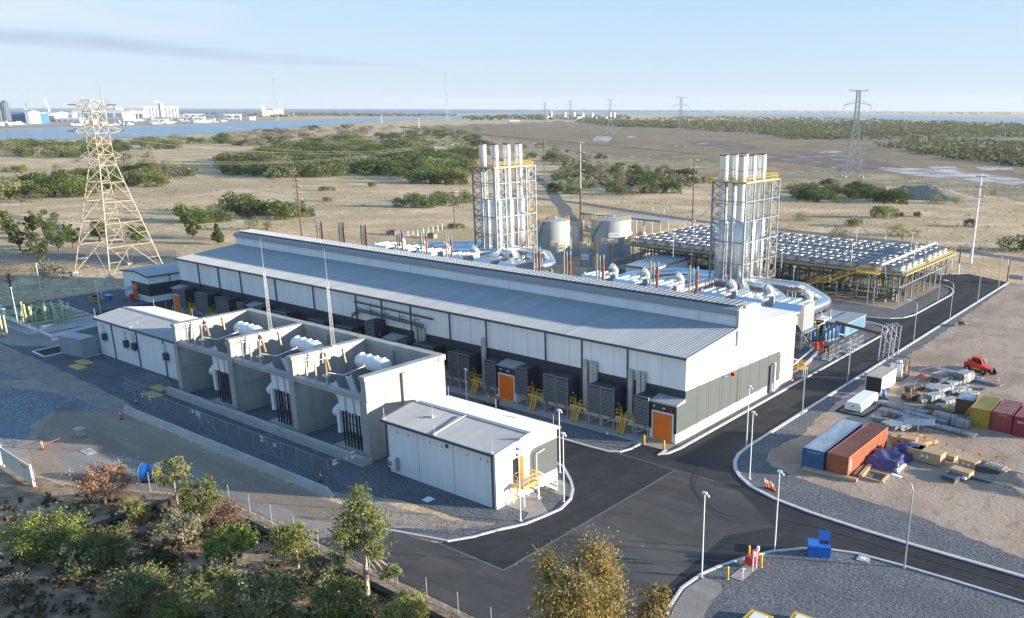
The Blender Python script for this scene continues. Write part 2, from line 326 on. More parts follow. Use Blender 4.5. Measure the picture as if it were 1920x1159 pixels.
M_oldroad = layered('old_bitumen', (0.17, 0.165, 0.155), [((0.12, 0.115, 0.11), 0.2, 0.5, 0.1, None, 0.7)], bump=0.1)
M_track = layered('graded_track', (0.32, 0.245, 0.18), [((0.23, 0.18, 0.14), 0.15, 0.5, 0.1, (0.25, 1, 1), 0.8), ((0.38, 0.31, 0.24), 0.3, 0.56, 0.08, (0.2, 1, 1), 0.7), ((0.18, 0.14, 0.11), 2, 0.56, 0.08, None, 0.4)], bump=0.4, bscale=2)
M_dust = layered('dusty_hardstand', (0.31, 0.275, 0.235), [((0.2, 0.19, 0.175), 0.2, 0.5, 0.1, (0.25, 1, 1), 0.8), ((0.34, 0.32, 0.29), 0.4, 0.56, 0.08, (0.2, 1, 1), 0.6)], bump=0.3, bscale=2)
M_yard = layered('yard_earth', (0.46, 0.35, 0.255), [((0.30, 0.215, 0.155), 0.08, 0.5, 0.08, (1, 1, 1), 0.9), ((0.47, 0.375, 0.29), 0.12, 0.55, 0.08, (1, 0.4, 1), 0.8), ((0.24, 0.175, 0.13), 0.6, 0.58, 0.06, (1, 0.5, 1), 0.6), ((0.33, 0.26, 0.2), 3, 0.5, 0.1, None, 0.4)], bump=0.7, bscale=1.6, bdist=0.2)
M_bank = layered('clay_bank', (0.33, 0.285, 0.235), [((0.24, 0.205, 0.17), 0.5, 0.5, 0.1, (1, 0.4, 1), 0.8), ((0.42, 0.375, 0.32), 1.2, 0.56, 0.06, None, 0.6)], bump=1.0, bscale=1.5, bdist=0.3)
M_mulch = layered('bark_litter', (0.42, 0.31, 0.205), [((0.18, 0.115, 0.07), 0.35, 0.5, 0.1, None, 0.9), ((0.38, 0.29, 0.19), 0.5, 0.57, 0.06, None, 0.8), ((0.10, 0.12, 0.04), 0.6, 0.62, 0.05, None, 0.6), ((0.30, 0.15, 0.08), 1.2, 0.57, 0.08, None, 0.5)], bump=0.9, bscale=3, bdist=0.2)
M_slab = layered('slab_concrete', (0.36, 0.335, 0.30), [((0.28, 0.26, 0.235), 0.3, 0.5, 0.12, None, 0.7), ((0.42, 0.4, 0.37), 1.0, 0.56, 0.08, None, 0.5)], bump=0.1)
M_brownpad = layered('compacted_fill', (0.38, 0.31, 0.24), [((0.30, 0.24, 0.19), 0.3, 0.5, 0.1, None, 0.8)], bump=0.3)
def water_mat(name, col, rough, bscale):
    m = mat(name, col, rough, var=0.12, scale=0.004, stretch=(1, 3, 1)); t = m.node_tree; b = t.nodes['Principled BSDF']
    g = N(t, 'ShaderNodeNewGeometry'); n = N(t, 'ShaderNodeTexNoise'); n.inputs['Scale'].default_value = bscale; n.inputs['Detail'].default_value = 4; t.links.new(g.outputs['Position'], n.inputs['Vector'])
    p = N(t, 'ShaderNodeBump'); p.inputs['Strength'].default_value = 0.35; p.inputs['Distance'].default_value = 0.5; t.links.new(n.outputs[0], p.inputs['Height']); t.links.new(p.outputs[0], b.inputs['Normal']); b.inputs['IOR'].default_value = 1.33
    return m
M_water = water_mat('estuary_water', (0.06, 0.17, 0.28), 0.25, 0.12)
M_sea = water_mat('open_sea', (0.05, 0.12, 0.19), 0.35, 0.03)

RMAX = 13000
struct('ground', MB().poly([(RMAX*math.cos(rad(a)), RMAX*math.sin(rad(a)), 0) for a in range(0, 360, 2)]), M_ground)

# far water and marsh, laid where the photograph shows them
def far(name, px, z, m, sub=18, amp=0.35, seed=3):
    r = random.Random(seed); p = []
    for i in range(len(px)):
        a, b = px[i], px[(i+1) % len(px)]; k = max(1, int(abs(b[0]-a[0])/sub))
        for j in range(k):
            t = j/k; yy = a[1]+(b[1]-a[1])*t; xx = a[0]+(b[0]-a[0])*t
            e = amp*max(0.25, min(2.5, (yy-200)/25)); p.append(G(xx+r.uniform(-2, 2), yy+r.uniform(-e, e))[:2])
    return sheet(name, p, z, m)
far('sea', [(-700, 205.4), (-300, 205.4), (300, 205.4), (700, 205.0), (1340, 207.8), (1340, 210.4), (1000, 210.5), (800, 213.0), (640, 212.0), (400, 214.0), (-700, 214)], 0.3, M_sea, amp=0.12)
far('water', [(-700, 253), (-300, 246), (0, 243), (120, 240), (250, 238), (400, 232), (520, 227), (640, 222.5), (760, 219), (800, 217.5), (880, 214.5), (1000, 213.5), (1000, 216.5), (900, 222), (800, 224), (760, 225), (700, 229), (560, 239), (440, 248), (300, 257), (150, 261), (0, 266), (-300, 278), (-700, 292)], 0.35, M_water, amp=0.3)
far('water', [(960, 210.6), (1100, 210.4), (1280, 210.4), (1500, 212.6), (1700, 216.2), (1920, 222.2), (2500, 233), (2500, 247), (1920, 232.5), (1700, 224.5), (1500, 219.5), (1280, 215.3), (1100, 214.0), (960, 212.3)], 0.4, M_water, amp=0.1)
far('marsh', [(740, 238), (900, 233), (1040, 228), (1250, 227), (1500, 228), (1750, 230), (1920, 236), (2700, 250), (2700, 420), (1920, 352), (1790, 335), (1500, 318), (1330, 306), (1200, 296), (1080, 285), (1000, 268), (900, 256), (800, 246)], 0.02, M_marsh, sub=8, amp=1.3)
far('scrub_flat', [(860, 250), (930, 252), (1010, 262), (1085, 277), (1200, 288), (1330, 298), (1500, 310), (1790, 327), (1920, 344), (2700, 410), (2700, 455), (1920, 378), (1780, 356), (1500, 344), (1330, 334), (1200, 324), (1085, 308), (1000, 292), (920, 278), (850, 268)], 0.018, M_scrub, sub=14, amp=1.0)
far('salt_flat', [(1640, 318), (1700, 314), (1780, 318), (1880, 330), (1960, 344), (1900, 347), (1800, 338), (1700, 327)], 0.05, M_salt)
for k_, q_ in enumerate([[(1280, 268), (1340, 262), (1420, 272), (1440, 280), (1360, 282)], [(1420, 290), (1560, 285), (1620, 296), (1700, 315), (1600, 322), (1480, 306)], [(1120, 255), (1150, 258), (1140, 268), (1110, 264)], [(1740, 312), (1790, 313), (1800, 317), (1750, 317)], [(1830, 314), (1900, 314), (1900, 319), (1840, 319)], [(1530, 285), (1570, 283.5), (1580, 286), (1540, 287)], [(1175, 256), (1190, 255.6), (1192, 257.6), (1176, 258)]]):
    far('salt_flat', q_, 0.06+0.01*k_, M_mudflat if k_ in (0, 1) else M_salt, sub=8, amp=0.5)

# plant platform
Z1 = 0.012
sheet('gravel', [(-176, 51.3), (-75.2, 51.4), (-68, 54.4), (-58.5, 55.2), (-54.6, 57), (-53.4, 60.6), (-53.1, 62.8), (-53.8, 65.3), (-55.2, 67.4), (-56.8, 69), (-60, 71.3), (-60, 78.4), (-56.8, 79.4), (-52.2, 81.6), (-52.2, 161), (-100, 162.3), (-190, 162), (-206, 120), (-206, 66), (-176, 62)], Z1, M_gravel)
sheet('hardstand', [(-205, 54), (-170, 55), (-163, 60), (-163, 66), (-190, 66), (-205, 62)], 0.03, M_dust)
sheet('road', [(-186, 72), (-60.2, 72), (-60.2, 78.3), (-79.3, 78.3), (-79.3, 82.6), (-84, 82.6), (-84, 78.3), (-168, 78.3), (-169, 84), (-174, 84), (-178, 92), (-186, 92)], 0.02, M_asph)
sheet('apron', [(-174, 83.0), (-57, 83.0), (-57, 87.3), (-174, 87.3)], 0.05, M_slab)
sheet('apron', [(-56.9, 82.8), (-53.2, 82.8), (-53.2, 85.5), (-56.9, 85.5)], 0.056, M_brownpad)
# main new asphalt
sheet('road', [(-52.2, 83), (-52.2, 155.8), (-54, 160.4), (-57.3, 162.3), (-100, 162.3), (-130, 162.3), (-130, 166.6), (-68, 166.6), (-59.8, 166.3), (-56.1, 167.4), (-53.6, 169.6), (-52.7, 174), (-52.6, 198.4), (-54, 204.9), (-57.5, 208.6), (-60, 209.5), (-130, 216), (-130, 221), (-62, 222.3), (-57, 228.2), (-46.2, 222.2), (-45.9, 90.3), (-45.6, 87.1), (-44.8, 84.9), (-43.7, 83.0), (-42.3, 81.5), (-39.9, 79.5), (-36.4, 78.3), (-31.8, 77.6), (-25.8, 77.1), (-22.1, 77.0), (60, 77.1), (60, 72.6), (-15.7, 72.6), (-22, 72.5), (-26, 71.9), (-29.3, 70.0), (-31.9, 67.2), (-33.6, 63.6), (-34.6, 60.2), (-34.7, 57.2), (-33.9, 54), (-33, 51.5), (-32, 48), (-48.9, 48), (-49, 50.2), (-57.6, 50.1), (-57.5, 50.9), (-54, 57), (-53, 62.8), (-56.8, 69.2), (-60.3, 71.6), (-60.3, 78.6), (-57, 79.1), (-56.9, 83)], 0.024, M_asph)
sheet('road', [(-49.1, 78.5), (-43.2, 78.8), (-40, 77.6), (-33.5, 72.5), (-36.5, 68), (-36.0, 57), (-34.6, 50), (-30, 44.2), (-30, 43.2), (-68, 43.4), (-66, 46.5), (-64.6, 48.7), (-57.9, 50.1), (-49.3, 50.1)], 0.03, M_asph2)
sheet('road_joint', [(-48.95, 78.7), (-49.2, 78.7), (-49.35, 50.1), (-49.1, 50.0)], 0.034, M_oldroad)
sheet('road_joint', [(-49.3, 50.05), (-49.3, 50.25), (-57.9, 50.3), (-57.9, 50.1)], 0.038, M_oldroad)
sheet('road_joint', [(-57.4, 78.55), (-57.4, 78.75), (-44, 78.7), (-44, 78.5)], 0.038, M_oldroad)
# tyre marks on the junction
def ribbon(name, pts, w, z, m):
    P = [V3(*p[:2]) for p in pts]; n = len(P); L = []; R_ = []
    for i in range(n):
        d = P[min(i+1, n-1)]-P[max(i-1, 0)]; d /= np.linalg.norm(d); nn = V3(-d[1], d[0]); L.append(tuple(P[i]+nn*w/2)); R_.append(tuple(P[i]-nn*w/2))
    return sheet(name, L+R_[::-1], z, m)
def tyre(pts, w=0.22, z=0.042, m=None):
    P = [V3(*p) for p in pts]; S = []
    for i in range(len(P)-1):
        p0 = P[max(0, i-1)]; p1, p2 = P[i], P[i+1]; p3 = P[min(len(P)-1, i+2)]
        for t in (0, 0.25, 0.5, 0.75): S.append(0.5*((2*p1)+(p2-p0)*t+(2*p0-5*p1+4*p2-p3)*t*t+(3*p1-p0-3*p2+p3)*t**3))
    S.append(P[-1]); ribbon('tyre_mark', S, w, z, m)
M_tyre = layered('tyre_dust', (0.060, 0.058, 0.055), [((0.046, 0.045, 0.045), 0.6, 0.5, 0.08, None, 0.9)], bump=0); M_tyre2 = layered('tyre_rubber', (0.056, 0.054, 0.052), [((0.070, 0.067, 0.064), 0.5, 0.48, 0.08, None, 0.9)], bump=0)
_tr = [[(-47, 120), (-47.3, 100), (-46.8, 86), (-43, 77.5), (-34, 75.6), (-18, 75.3), (10, 75.2)], [(-50.6, 140), (-50.5, 110), (-50.2, 88), (-50, 74), (-46, 60), (-42, 48)], [(-59, 75), (-52, 74.6), (-44, 72), (-38, 66), (-36.8, 57), (-35.5, 48)], [(-47.5, 86), (-45, 76), (-38, 71), (-32, 73.8), (-20, 74.2), (20, 74)], [(-49.5, 200), (-49.2, 170), (-49.6, 150), (-49.4, 125)], [(-56, 226), (-51, 214), (-48.6, 196), (-48.2, 178), (-48.8, 160)], [(-62, 47.3), (-54, 47.6), (-46, 50), (-41, 57), (-40, 68), (-43, 80)], [(-58, 45), (-50, 45.4), (-41, 49), (-37.5, 58)]]
for i_, p_ in enumerate(_tr[3:6]):
    tyre(p_, 0.16, 0.042+0.003*(i_ % 4), M_tyre if i_ % 3 else M_tyre2); tyre([(a+0.55*(1 if i_ % 2 else -1)*1.6, b+0.9) for a, b in p_], 0.14, 0.055+0.003*(i_ % 4), M_tyre if i_ % 3 else M_tyre2)
# low ground left of the junction
sheet('track', [(-205, 54.2), (-121, 51.4), (-119, 49.6), (-100, 48), (-99, 36), (-106, 33.5), (-140, 20), (-205, 10)], 0.0065, M_brownpad)
sheet('track', [(-64.6, 48.7), (-70, 50.2), (-75, 49.6), (-117, 49.7), (-121, 50.1), (-124, 48.4), (-128, 45.4), (-122, 41), (-115, 36.5), (-106, 34.2), (-99, 35.8), (-90, 40.5), (-83, 43.4), (-68, 43.4)], 0.008, M_track, jit=(2.5, 0.12))
sheet('track', [(-64.8, 48.4), (-72, 45.9), (-90, 44.8), (-104, 42.8), (-112, 38.5), (-104, 36.6), (-97, 38.2), (-90, 40.9), (-83, 43.6), (-66, 43.6)], 0.011, M_dust, jit=(2.5, 0.25))
sheet('bank', [(-57.8, 51.1), (-60.0, 50.9), (-65.5, 48.8), (-71, 50.6), (-75.1, 51.2), (-72, 53.2), (-66.3, 53.2), (-60.3, 54.3), (-56.4, 56.6), (-55.9, 55.6)], 0.02, M_bank, jit=(1.5, 0.18))
sheet('gravel', [(-64.6, 49.0), (-57.3, 51.0), (-55.5, 54), (-54.6, 56.6), (-55.5, 57.0), (-58.6, 53.0), (-63.0, 50.2)], 0.026, M_gravel)
sheet('bank', [(-205, 48.5), (-157, 47.9), (-145.4, 49.0), (-135.2, 49.5), (-121.2, 49.8), (-120.8, 51.7), (-125, 52.7), (-160.3, 54.2), (-205, 54.4)], 0.022, M_bank, jit=(3, 0.25))
sheet('stones', [(-205, 47.8), (-157, 47.8), (-146, 48.6), (-150, 46.0), (-158, 43.6), (-205, 41)], 0.014, M_stone, jit=(2, 0.3))
sheet('stones', [(-138, 47.9), (-132, 49.0), (-122, 49.2), (-124.5, 47), (-128, 44.5), (-124, 40.5), (-119, 38), (-117, 36.0), (-150, 36), (-170, 40), (-152, 43.4), (-146, 44.5)], 0.016, M_stone, jit=(2, 0.3))
sheet('litter', [(-66, 43.1), (-83, 43.1), (-90, 40.1), (-99, 35.4), (-106, 33.8), (-140, 20), (-140, -60), (60, -60), (60, 43.0), (-30, 43.0)], 0.005, M_mulch)
sheet('kerb_strip', [(-83, 42.5), (-84, 43.0), (-30, 42.95), (-30, 42.6)], 0.02, M_bank, jit=(1.2, 0.12))
# yard
sheet('yard', [(-45.7, 222), (-45.9, 90.3), (-45.6, 87.1), (-44.8, 84.9), (-43.7, 83.0), (-42.3, 81.5), (-39.9, 79.5), (-36.4, 78.3), (-31.8, 77.6), (-25.8, 77.1), (60, 77.1), (60, 190), (20, 215), (-20, 222)], 0.008, M_yard)
sheet('gravel', [(-45.85, 90.3), (-45.6, 87.1), (-44.8, 84.9), (-43.7, 83.0), (-42.3, 81.5), (-39.9, 79.5), (-36.4, 78.3), (-31.8, 77.6), (-25.8, 77.15), (60, 77.2), *jitter([(60, 80.6), (-13.0, 80.7), (-19, 82.5), (-24.0, 83.6), (-29.7, 83.8), (-34.6, 84.6), (-39, 85.6), (-42, 87.4), (-43.0, 91.2), (-42.2, 97.5), (-43.3, 105), (-43.9, 115.6), (-44.0, 131.6), (-43.6, 152.4), (-44.4, 190.3), (-44.8, 216)], 0.7, 0.28, 5, False), (-45.85, 216)], 0.03, M_gravel)
# south-east island
sheet('gravel', [(60, 72.5), (-15.7, 72.5), (-22, 72.4), (-26, 71.8), (-29.3, 69.9), (-31.8, 67.2), (-33.5, 63.6), (-34.5, 60.2), (-34.6, 57.2), (-33.8, 54), (-32, 50), (-30, 46), (60, 46)], 0.03, M_gravel)
sheet('path', [(-34.1, 59.9), (-34.4, 57.2), (-33.6, 54), (-31.5, 49), (-30, 46.5), (-26, 46.5), (-29, 51.5), (-31, 54.6), (-31.6, 57), (-31.6, 58.8), (-32.4, 59.9)], 0.06, M_dust)
# cooler island
sheet('gravel', [(-130, 166.7), (-68, 166.7), (-59.8, 166.4), (-56.1, 167.5), (-53.7, 169.7), (-52.8, 174), (-52.7, 198.4), (-54.1, 204.9), (-57.5, 208.5), (-60, 209.4), (-131, 216)], 0.03, M_gravel)
sheet('pad', [(-57.5, 176.4), (-57.5, 209), (-60, 209.2), (-131, 215.7), (-131, 179.2), (-82, 177.6)], 0.05, M_brownpad)
kerb([(-64.6, 48.75), (-57.3, 50.95), (-56.0, 53.0), (-54.9, 55.9), (-53.8, 58.0), (-53.35, 60.6), (-53.1, 62.8), (-53.8, 65.3), (-55.2, 67.4), (-56.8, 69.0), (-60.2, 71.7), (-64, 72.1), (-79, 72.1), (-150, 72.1)])
kerb([(-79, 78.35), (-67.3, 78.35), (-61.5, 78.3), (-58.6, 78.4), (-57.4, 79.2), (-56.9, 80.6), (-56.9, 82.8)])
kerb([(-53.2, 82.9), (-53.1, 81.4), (-52.5, 82.2), (-52.15, 84.5), (-52.15, 155.8), (-52.7, 158.6), (-54.3, 160.8), (-57.3, 162.2), (-61, 162.3), (-125, 162.3)], w=0.35)
kerb([(-129, 166.65), (-68, 166.7), (-62, 166.3), (-59.8, 166.25), (-57.6, 166.6), (-55.6, 167.7), (-53.7, 169.7), (-52.75, 173.5), (-52.65, 198.4), (-53.2, 202.5), (-54.6, 206), (-57, 208.4), (-60, 209.5), (-80, 211.5)], w=0.35)
kerb([(-75, 221.5), (-62.4, 222.4), (-57, 228.3)])
kerb([(-45.9, 222), (-45.75, 90.3), (-45.5, 87.1), (-44.8, 84.9), (-43.7, 83.0), (-42.2, 81.4), (-39.9, 79.7), (-36.4, 78.4), (-31.8, 77.6), (-25.8, 77.15), (-22.1, 77.05), (60, 77.1)], w=0.42)
kerb([(60, 72.55), (-15.7, 72.6), (-20.5, 72.5), (-24.8, 72.2), (-27.2, 71.35), (-29.3, 70.0), (-31.3, 67.9), (-32.8, 65.4), (-34.0, 62.4), (-34.6, 60.2), (-34.75, 57.2), (-34.0, 54.1), (-32.4, 50), (-30, 45.8)], w=0.25)
# old roads across the grassland
ribbon('old_road', [(-900, 900), (-833, 835), (-547, 561), (-357, 402), (-300, 350), (-249, 296), (-233, 281), (-218, 264), (-206, 252), (-196, 243), (-187, 235), (-176, 230)], 5.5, 0.016, M_oldroad)
ribbon('old_road', [(-300, 306), (-240, 299), (-205, 288), (-167, 277), (-124, 273.5), (-87, 271), (-53, 260), (-20, 247), (40, 226), (140, 190)], 6.0, 0.020, M_oldroad)
far('track', [(-40, 392), (60, 408), (150, 435), (260, 437), (420, 447), (420, 452), (250, 445), (130, 444), (60, 418), (-40, 400)], 0.02, M_track)
far('track', [(-60, 505), (120, 487), (200, 505), (330, 480), (330, 470), (200, 466), (100, 462), (40, 478), (-60, 480)], 0.024, M_track)
# ------------------------------------------------------------------ engine hall
HX0, HX1, HY0, HY1, CY0, CY1, EZ, RZ, CZ = -173.2, -53.4, 87.4, 118.5, 100.2, 105.8, 10.6, 11.95, 14.3
t = thing('engine_hall', 'long white and charcoal power station hall with raised ridge vent, biggest building on the site', 'power station', (-113.3, 103, 0))
m = MB()
m.extX([(HY0, 0), (HY1, 0), (HY1, EZ), (CY1, RZ-0.3), (CY0, RZ-0.3), (HY0, EZ)], HX0, HX1)
obj('wall', m, M_white, t)
m = MB().box(HX0-0.03, HX1+0.02, HY0-0.03, HY0, 1.3, 6.4); obj('dark_wall_band', m, M_dark, t)
m = MB(); gy = 114.0
prof = [(HY0-0.02, 1.3), (gy-0.6, 1.3), (gy, 1.3), (gy, 5.0), (gy-0.25, 5.55), (gy-0.9, 5.8), (HY0-0.02, 6.4)]
m.add([(HX1+0.04, y, z) for y, z in prof], [tuple(range(len(prof)))]); m.add([(HX1+0.04, 85.36, 1.3), (HX1+0.04, HY0-0.02, 1.3), (HX1+0.04, HY0-0.02, 6.2), (HX1+0.04, 87.3, 5.2), (HX1+0.04, 85.36, 5.0)], [(0, 1, 2, 3, 4)])
obj('grey_wall_band', m, M_grey, t)
m = MB()
for y in (90.3, 93.1, 95.9, 96.6, 98.8, 101.6, 104.4, 107.2, 110.0, 112.8, 115.6): m.box(HX1, HX1+0.055, y-0.04, y+0.04, 0.1, EZ-0.1)
obj('panel_joint', m, M_trim, t)
m = MB(); m.ribbed((HX0-0.3, HY0-0.35, EZ+0.05), (HX1+0.3, HY0-0.35, EZ+0.05), (HX0-0.3, CY0, RZ), (HX1+0.3, CY0, RZ), 0.5, 0.1); obj('south_roof', m, M_roof, t)
m = MB(); m.ribbed((HX0-0.3, CY1, RZ), (HX1+0.3, CY1, RZ), (HX0-0.3, HY1+0.35, EZ+0.05), (HX1+0.3, HY1+0.35, EZ+0.05), 0.5, 0.1); obj('north_roof', m, M_roof, t)
m = MB().box(HX0-0.3, HX1+0.3, HY0-0.5, HY0-0.3, EZ-0.12, EZ+0.16); obj('gutter', m, M_trim, t)
m = MB().add([(HX1+0.31, HY0-0.4, EZ-0.2), (HX1+0.31, CY0, RZ-0.25), (HX1+0.31, CY0, RZ+0.1), (HX1+0.31, HY0-0.4, EZ+0.15)], [(0, 1, 2, 3)])
m.add([(HX1+0.31, CY1, RZ-0.25), (HX1+0.31, HY1+0.4, EZ-0.2), (HX1+0.31, HY1+0.4, EZ+0.15), (HX1+0.31, CY1, RZ+0.1)], [(0, 1, 2, 3)])
m.box(HX0-0.3, HX1+0.3, HY1+0.32, HY1+0.5, EZ-0.12, EZ+0.16); obj('barge_flashing', m, M_ltrim, t)
m = MB().box(HX0+0.3, HX1-0.1, CY0, CY1, RZ-0.35, CZ-0.4); obj('ridge_vent_wall', m, M_white, t)
m = MB(); m.box(HX0, HX1, CY0-0.12, CY0-0.02, RZ-0.25, RZ+0.12); m.box(HX0+0.1, HX1-0.05, CY0-0.3, CY0-0.02, CZ-0.75, CZ+0.05)
obj('ridge_vent_flashing', m, M_ltrim, t)
m = MB().extX([(CY0-0.28, CZ-0.1), (CY1+0.2, CZ-0.1), (CY1+0.2, CZ), (CY1-1.6, CZ+0.42), (CY0+1.6, CZ+0.42), (CY0-0.28, CZ)], HX0+0.1, HX1-0.05)
vr = obj('ridge_vent_roof', m, M_roof, t)
m = MB().box(HX0+0.6, HX1-0.6, CY0+0.6, CY1-2.0, CZ+0.40, CZ+0.435); obj('ridge_vent_throat', m, M_trim, vr)
m = MB()
for y in np.linspace(CY0+0.7, CY1-2.1, 5): m.box(HX0+0.6, HX1-0.6, y-0.16, y+0.16, CZ+0.44, CZ+0.50)
x = HX0+0.8
while x < HX1-0.6: m.box(x-0.09, x+0.09, CY0+0.45, CY1-1.9, CZ+0.46, CZ+0.53); x += 0.85
obj('ridge_vent_grille', m, M_roof, vr)
m = MB(); m.box(HX1-0.1, HX1+0.28, CY0-0.35, CY1+0.15, 9.45, CZ+0.05); m.box(HX1-0.1, HX1+0.28, CY0+1.5, CY1-1.5, CZ, CZ+0.4)
m.ribbed((HX1+0.29, CY0-0.35, 9.45), (HX1+0.29, CY1+0.15, 9.45), (HX1+0.29, CY0-0.35, CZ+0.05), (HX1+0.29, CY1+0.15, CZ+0.05), 0.3, 0.04); obj('ridge_end_panel', m, mat('pale_rib_panel', (0.42, 0.44, 0.43), 0.6, var=0.04), t)
m = MB(); x = HX0+3.75
while x < HX1-1: m.box(x-0.02, x+0.02, HY0-0.012, HY0, 6.4, EZ-0.1); x += 3.75
obj('panel_joint', m, M_ltrim, t)
for x in (-165.6, -158.4, -150.9, -139.8, -128.6, -117.1, -110.6, -103.7, -95.0, -87.4, -76.1, -69.7, -62.2): obj('downpipe', MB().box(x-0.08, x+0.08, HY0-0.2, HY0-0.04, 0.2, EZ-0.1), M_trim, t)
for x0, x1, zt in ((-88.1, -87.4, 7.8), (-69.2, -68.5, 7.8), (-68.1, -67.5, 7.8), (-67.4, -66.95, 7.8), (-61.8, -61.1, 7.8), (-60.5, -59.85, 7.8), (-59.7, -59.25, 7.8), (-102.6, -102.0, 7.3), (-101.6, -101.1, 7.4), (-100.9, -100.4, 7.3)):
    obj('cable_cover', MB().box(x0, x1, HY0-0.55, HY0-0.1, 1.5, zt), M_conc, t)
m = MB()
for dz in (0, 0.35): m.pipe([(-117.6, 86.7, 6.8+dz), (-115.4, 86.7, 8.0+dz), (-102.6, 86.7, 7.7+dz), (-100.2, 86.7, 7.6+dz)], 0.13, 6)
m.beam((-117, 86.9, 9.4), (-98.2, 86.9, 9.1), 0.12, 0.25)
for x in (-116, -112.5, -109, -105.5, -102): m.beam((x, 87.3, 8.5), (x, 86.5, 8.5), 0.1); m.beam((x, 86.6, 7.6), (x, 86.6, 9.4), 0.08)
obj('cable_tray', m, M_trim, t)
m = MB()
for k, x in enumerate(np.arange(HX0+9, HX1-2, 11.7)):
    m.cyl(x, CY0-0.9, RZ-0.15, RZ+1.6, 0.03, 5); m.box(x-0.25, x+0.25, CY0-1.15, CY0-0.65, RZ-0.2, RZ-0.05)
    m.cyl(x-2, HY0+0.4, EZ+0.1, EZ+1.5, 0.025, 5); m.beam((x-2, HY0, EZ+0.14), (x-2, HY0+3, EZ+0.45), 0.06)
obj('lightning_rod', m, M_steel, t)
m = MB(); m.box(HX1+0.02, HX1+0.3, 110.3, 111.1, 0.1, 4.3); w = obj('door_recess', m, M_trim, t)
m = MB(); m.cyl(HX1+0.45, 111.3, 0.2, 4.6, 0.16, 8); obj('vent_pipe', m, M_white2, t)
m = MB(); m.box(HX1+0.05, HX1+0.25, 99.0, 99.35, 5.6, 5.75); m.cyl(HX1+0.3, 99.2, 5.55, 6.0, 0.22, 8); obj('alarm_beacon', m, M_red, t)
m = MB(); 
for y in (96.8, 114.9): m.beam((HX1, y, 5.9+(0.6 if y > 100 else 0)), (HX1+0.5, y, 6.1+(0.6 if y > 100 else 0)), 0.1)
obj('wall_light', m, M_white2, t)

def porch(x0, x1, y0, zt, dx0, dx1, where, first=None):
    p = thing('entry_porch', where, 'entry porch', ((x0+x1)/2, (y0+HY0)/2, 0), 0, 'entry porches along the front of the hall')
    obj('wall', MB().box(x0, x1, y0, HY0-0.06, 0.05, zt-0.12), M_dark, p)
    obj('base_wall', MB().box(x0-0.02, x1+0.02, y0-0.02, HY0-0.05, 0.04, 1.3), M_white, p)
    m = MB(); m.ribbed((x0-0.15, y0-0.2, zt-0.05), (x1+0.15, y0-0.2, zt-0.05), (x0-0.15, HY0-0.1, zt+0.3), (x1+0.15, HY0-0.1, zt+0.3), 0.3, 0.05)
    m.extX([(y0-0.2, zt-0.2), (HY0-0.12, zt-0.1), (HY0-0.12, zt+0.26), (y0-0.2, zt-0.08)], x0-0.14, x1+0.14); obj('roof', m, M_roof, p)
    d = obj('door', MB().box(dx0, dx1, y0-0.1, y0-0.03, 0.12, 3.7), M_orange, p)
    m = MB(); m.box(dx0-0.16, dx0, y0-0.13, y0-0.02, 0.1, 3.86); m.box(dx1, dx1+0.16, y0-0.13, y0-0.02, 0.1, 3.86); m.box(dx0, dx1, y0-0.13, y0-0.02, 3.7, 3.86); obj('frame', m, M_white, d)
    m = MB(); m.box(x0+0.5, x0+0.75, y0-0.14, y0-0.03, 4.35, 4.5); m.box((x0+x1)/2, (x0+x1)/2+0.35, y0-0.16, y0-0.03, 4.3, 4.42); obj('light', m, M_white2, p)
    obj('alarm', MB().cyl(x1-0.7, y0-0.12, 4.1, 4.5, 0.13, 8), M_red, p)
    return p
porch(-57.3, -53.42, 85.4, 5.1, -56.8, -53.9, 'charcoal porch with orange roller door at the right end of the hall')
porch(-83.5, -79.7, 85.4, 5.1, -83.2, -80.4, 'charcoal porch with orange door behind the worker in the orange vest')
porch(-108.3, -104.5, 85.4, 5.1, -107.8, -105.0, 'charcoal porch half hidden behind the concrete bays near the cable tray')
porch(-146.8, -143.6, 85.4, 5.1, -146.4, -144.0, 'charcoal porch half hidden behind the left concrete bay')
porch(-173.2, -170.1, 85.4, 5.1, -172.8, -170.4, 'charcoal porch with orange door at the far left end of the hall')

# air intake units
def intake_proto():
    u = thing('air_intake_unit', '', 'air intake', (0, 0, 0), 0, 'louvred air intakes along the front of the hall')
    obj('housing', MB().box(-1.03, 1.03, 0.12, 2.45, 1.5, 5.35), M_dark, u)
    m = MB(); m.box(-1.05, -0.97, -0.02, 0.14, 1.45, 5.4); m.box(0.97, 1.05, -0.02, 0.14, 1.45, 5.4); m.box(-0.97, 0.97, -0.02, 0.14, 5.3, 5.4)
    z = 1.58
    while z < 5.15: m.box(-0.97, 0.97, -0.04, 0.1, z, z+0.12); z += 0.3
    obj('louvre', m, M_frame, u)
    for sx in (-0.95, 0.95):
        for y in (0.1, 2.2): obj('leg', MB().box(sx-0.07, sx+0.07, y-0.07, y+0.07, 0, 1.5), M_steel, u)
    obj('brace', MB().beam((-0.95, 0.1, 0.3), (0.95, 0.1, 1.35), 0.07), M_steel, u)
    obj('fitting', MB().box(1.04, 1.12, 1.0, 1.15, 3.1, 3.3), M_white2, u)
    return u
u0 = intake_proto()
UX = [-58.25, -63.6, -65.75, -71.25, -73.4, -78.55, -84.6, -89.95, -92.05, -97.45, -99.55, -103.4, -110.9, -116.6, -118.7, -124.2, -126.3, -134.6, -136.7, -142.4, -148.0, -153.0, -155.2, -160.35, -162.5, -168.6]
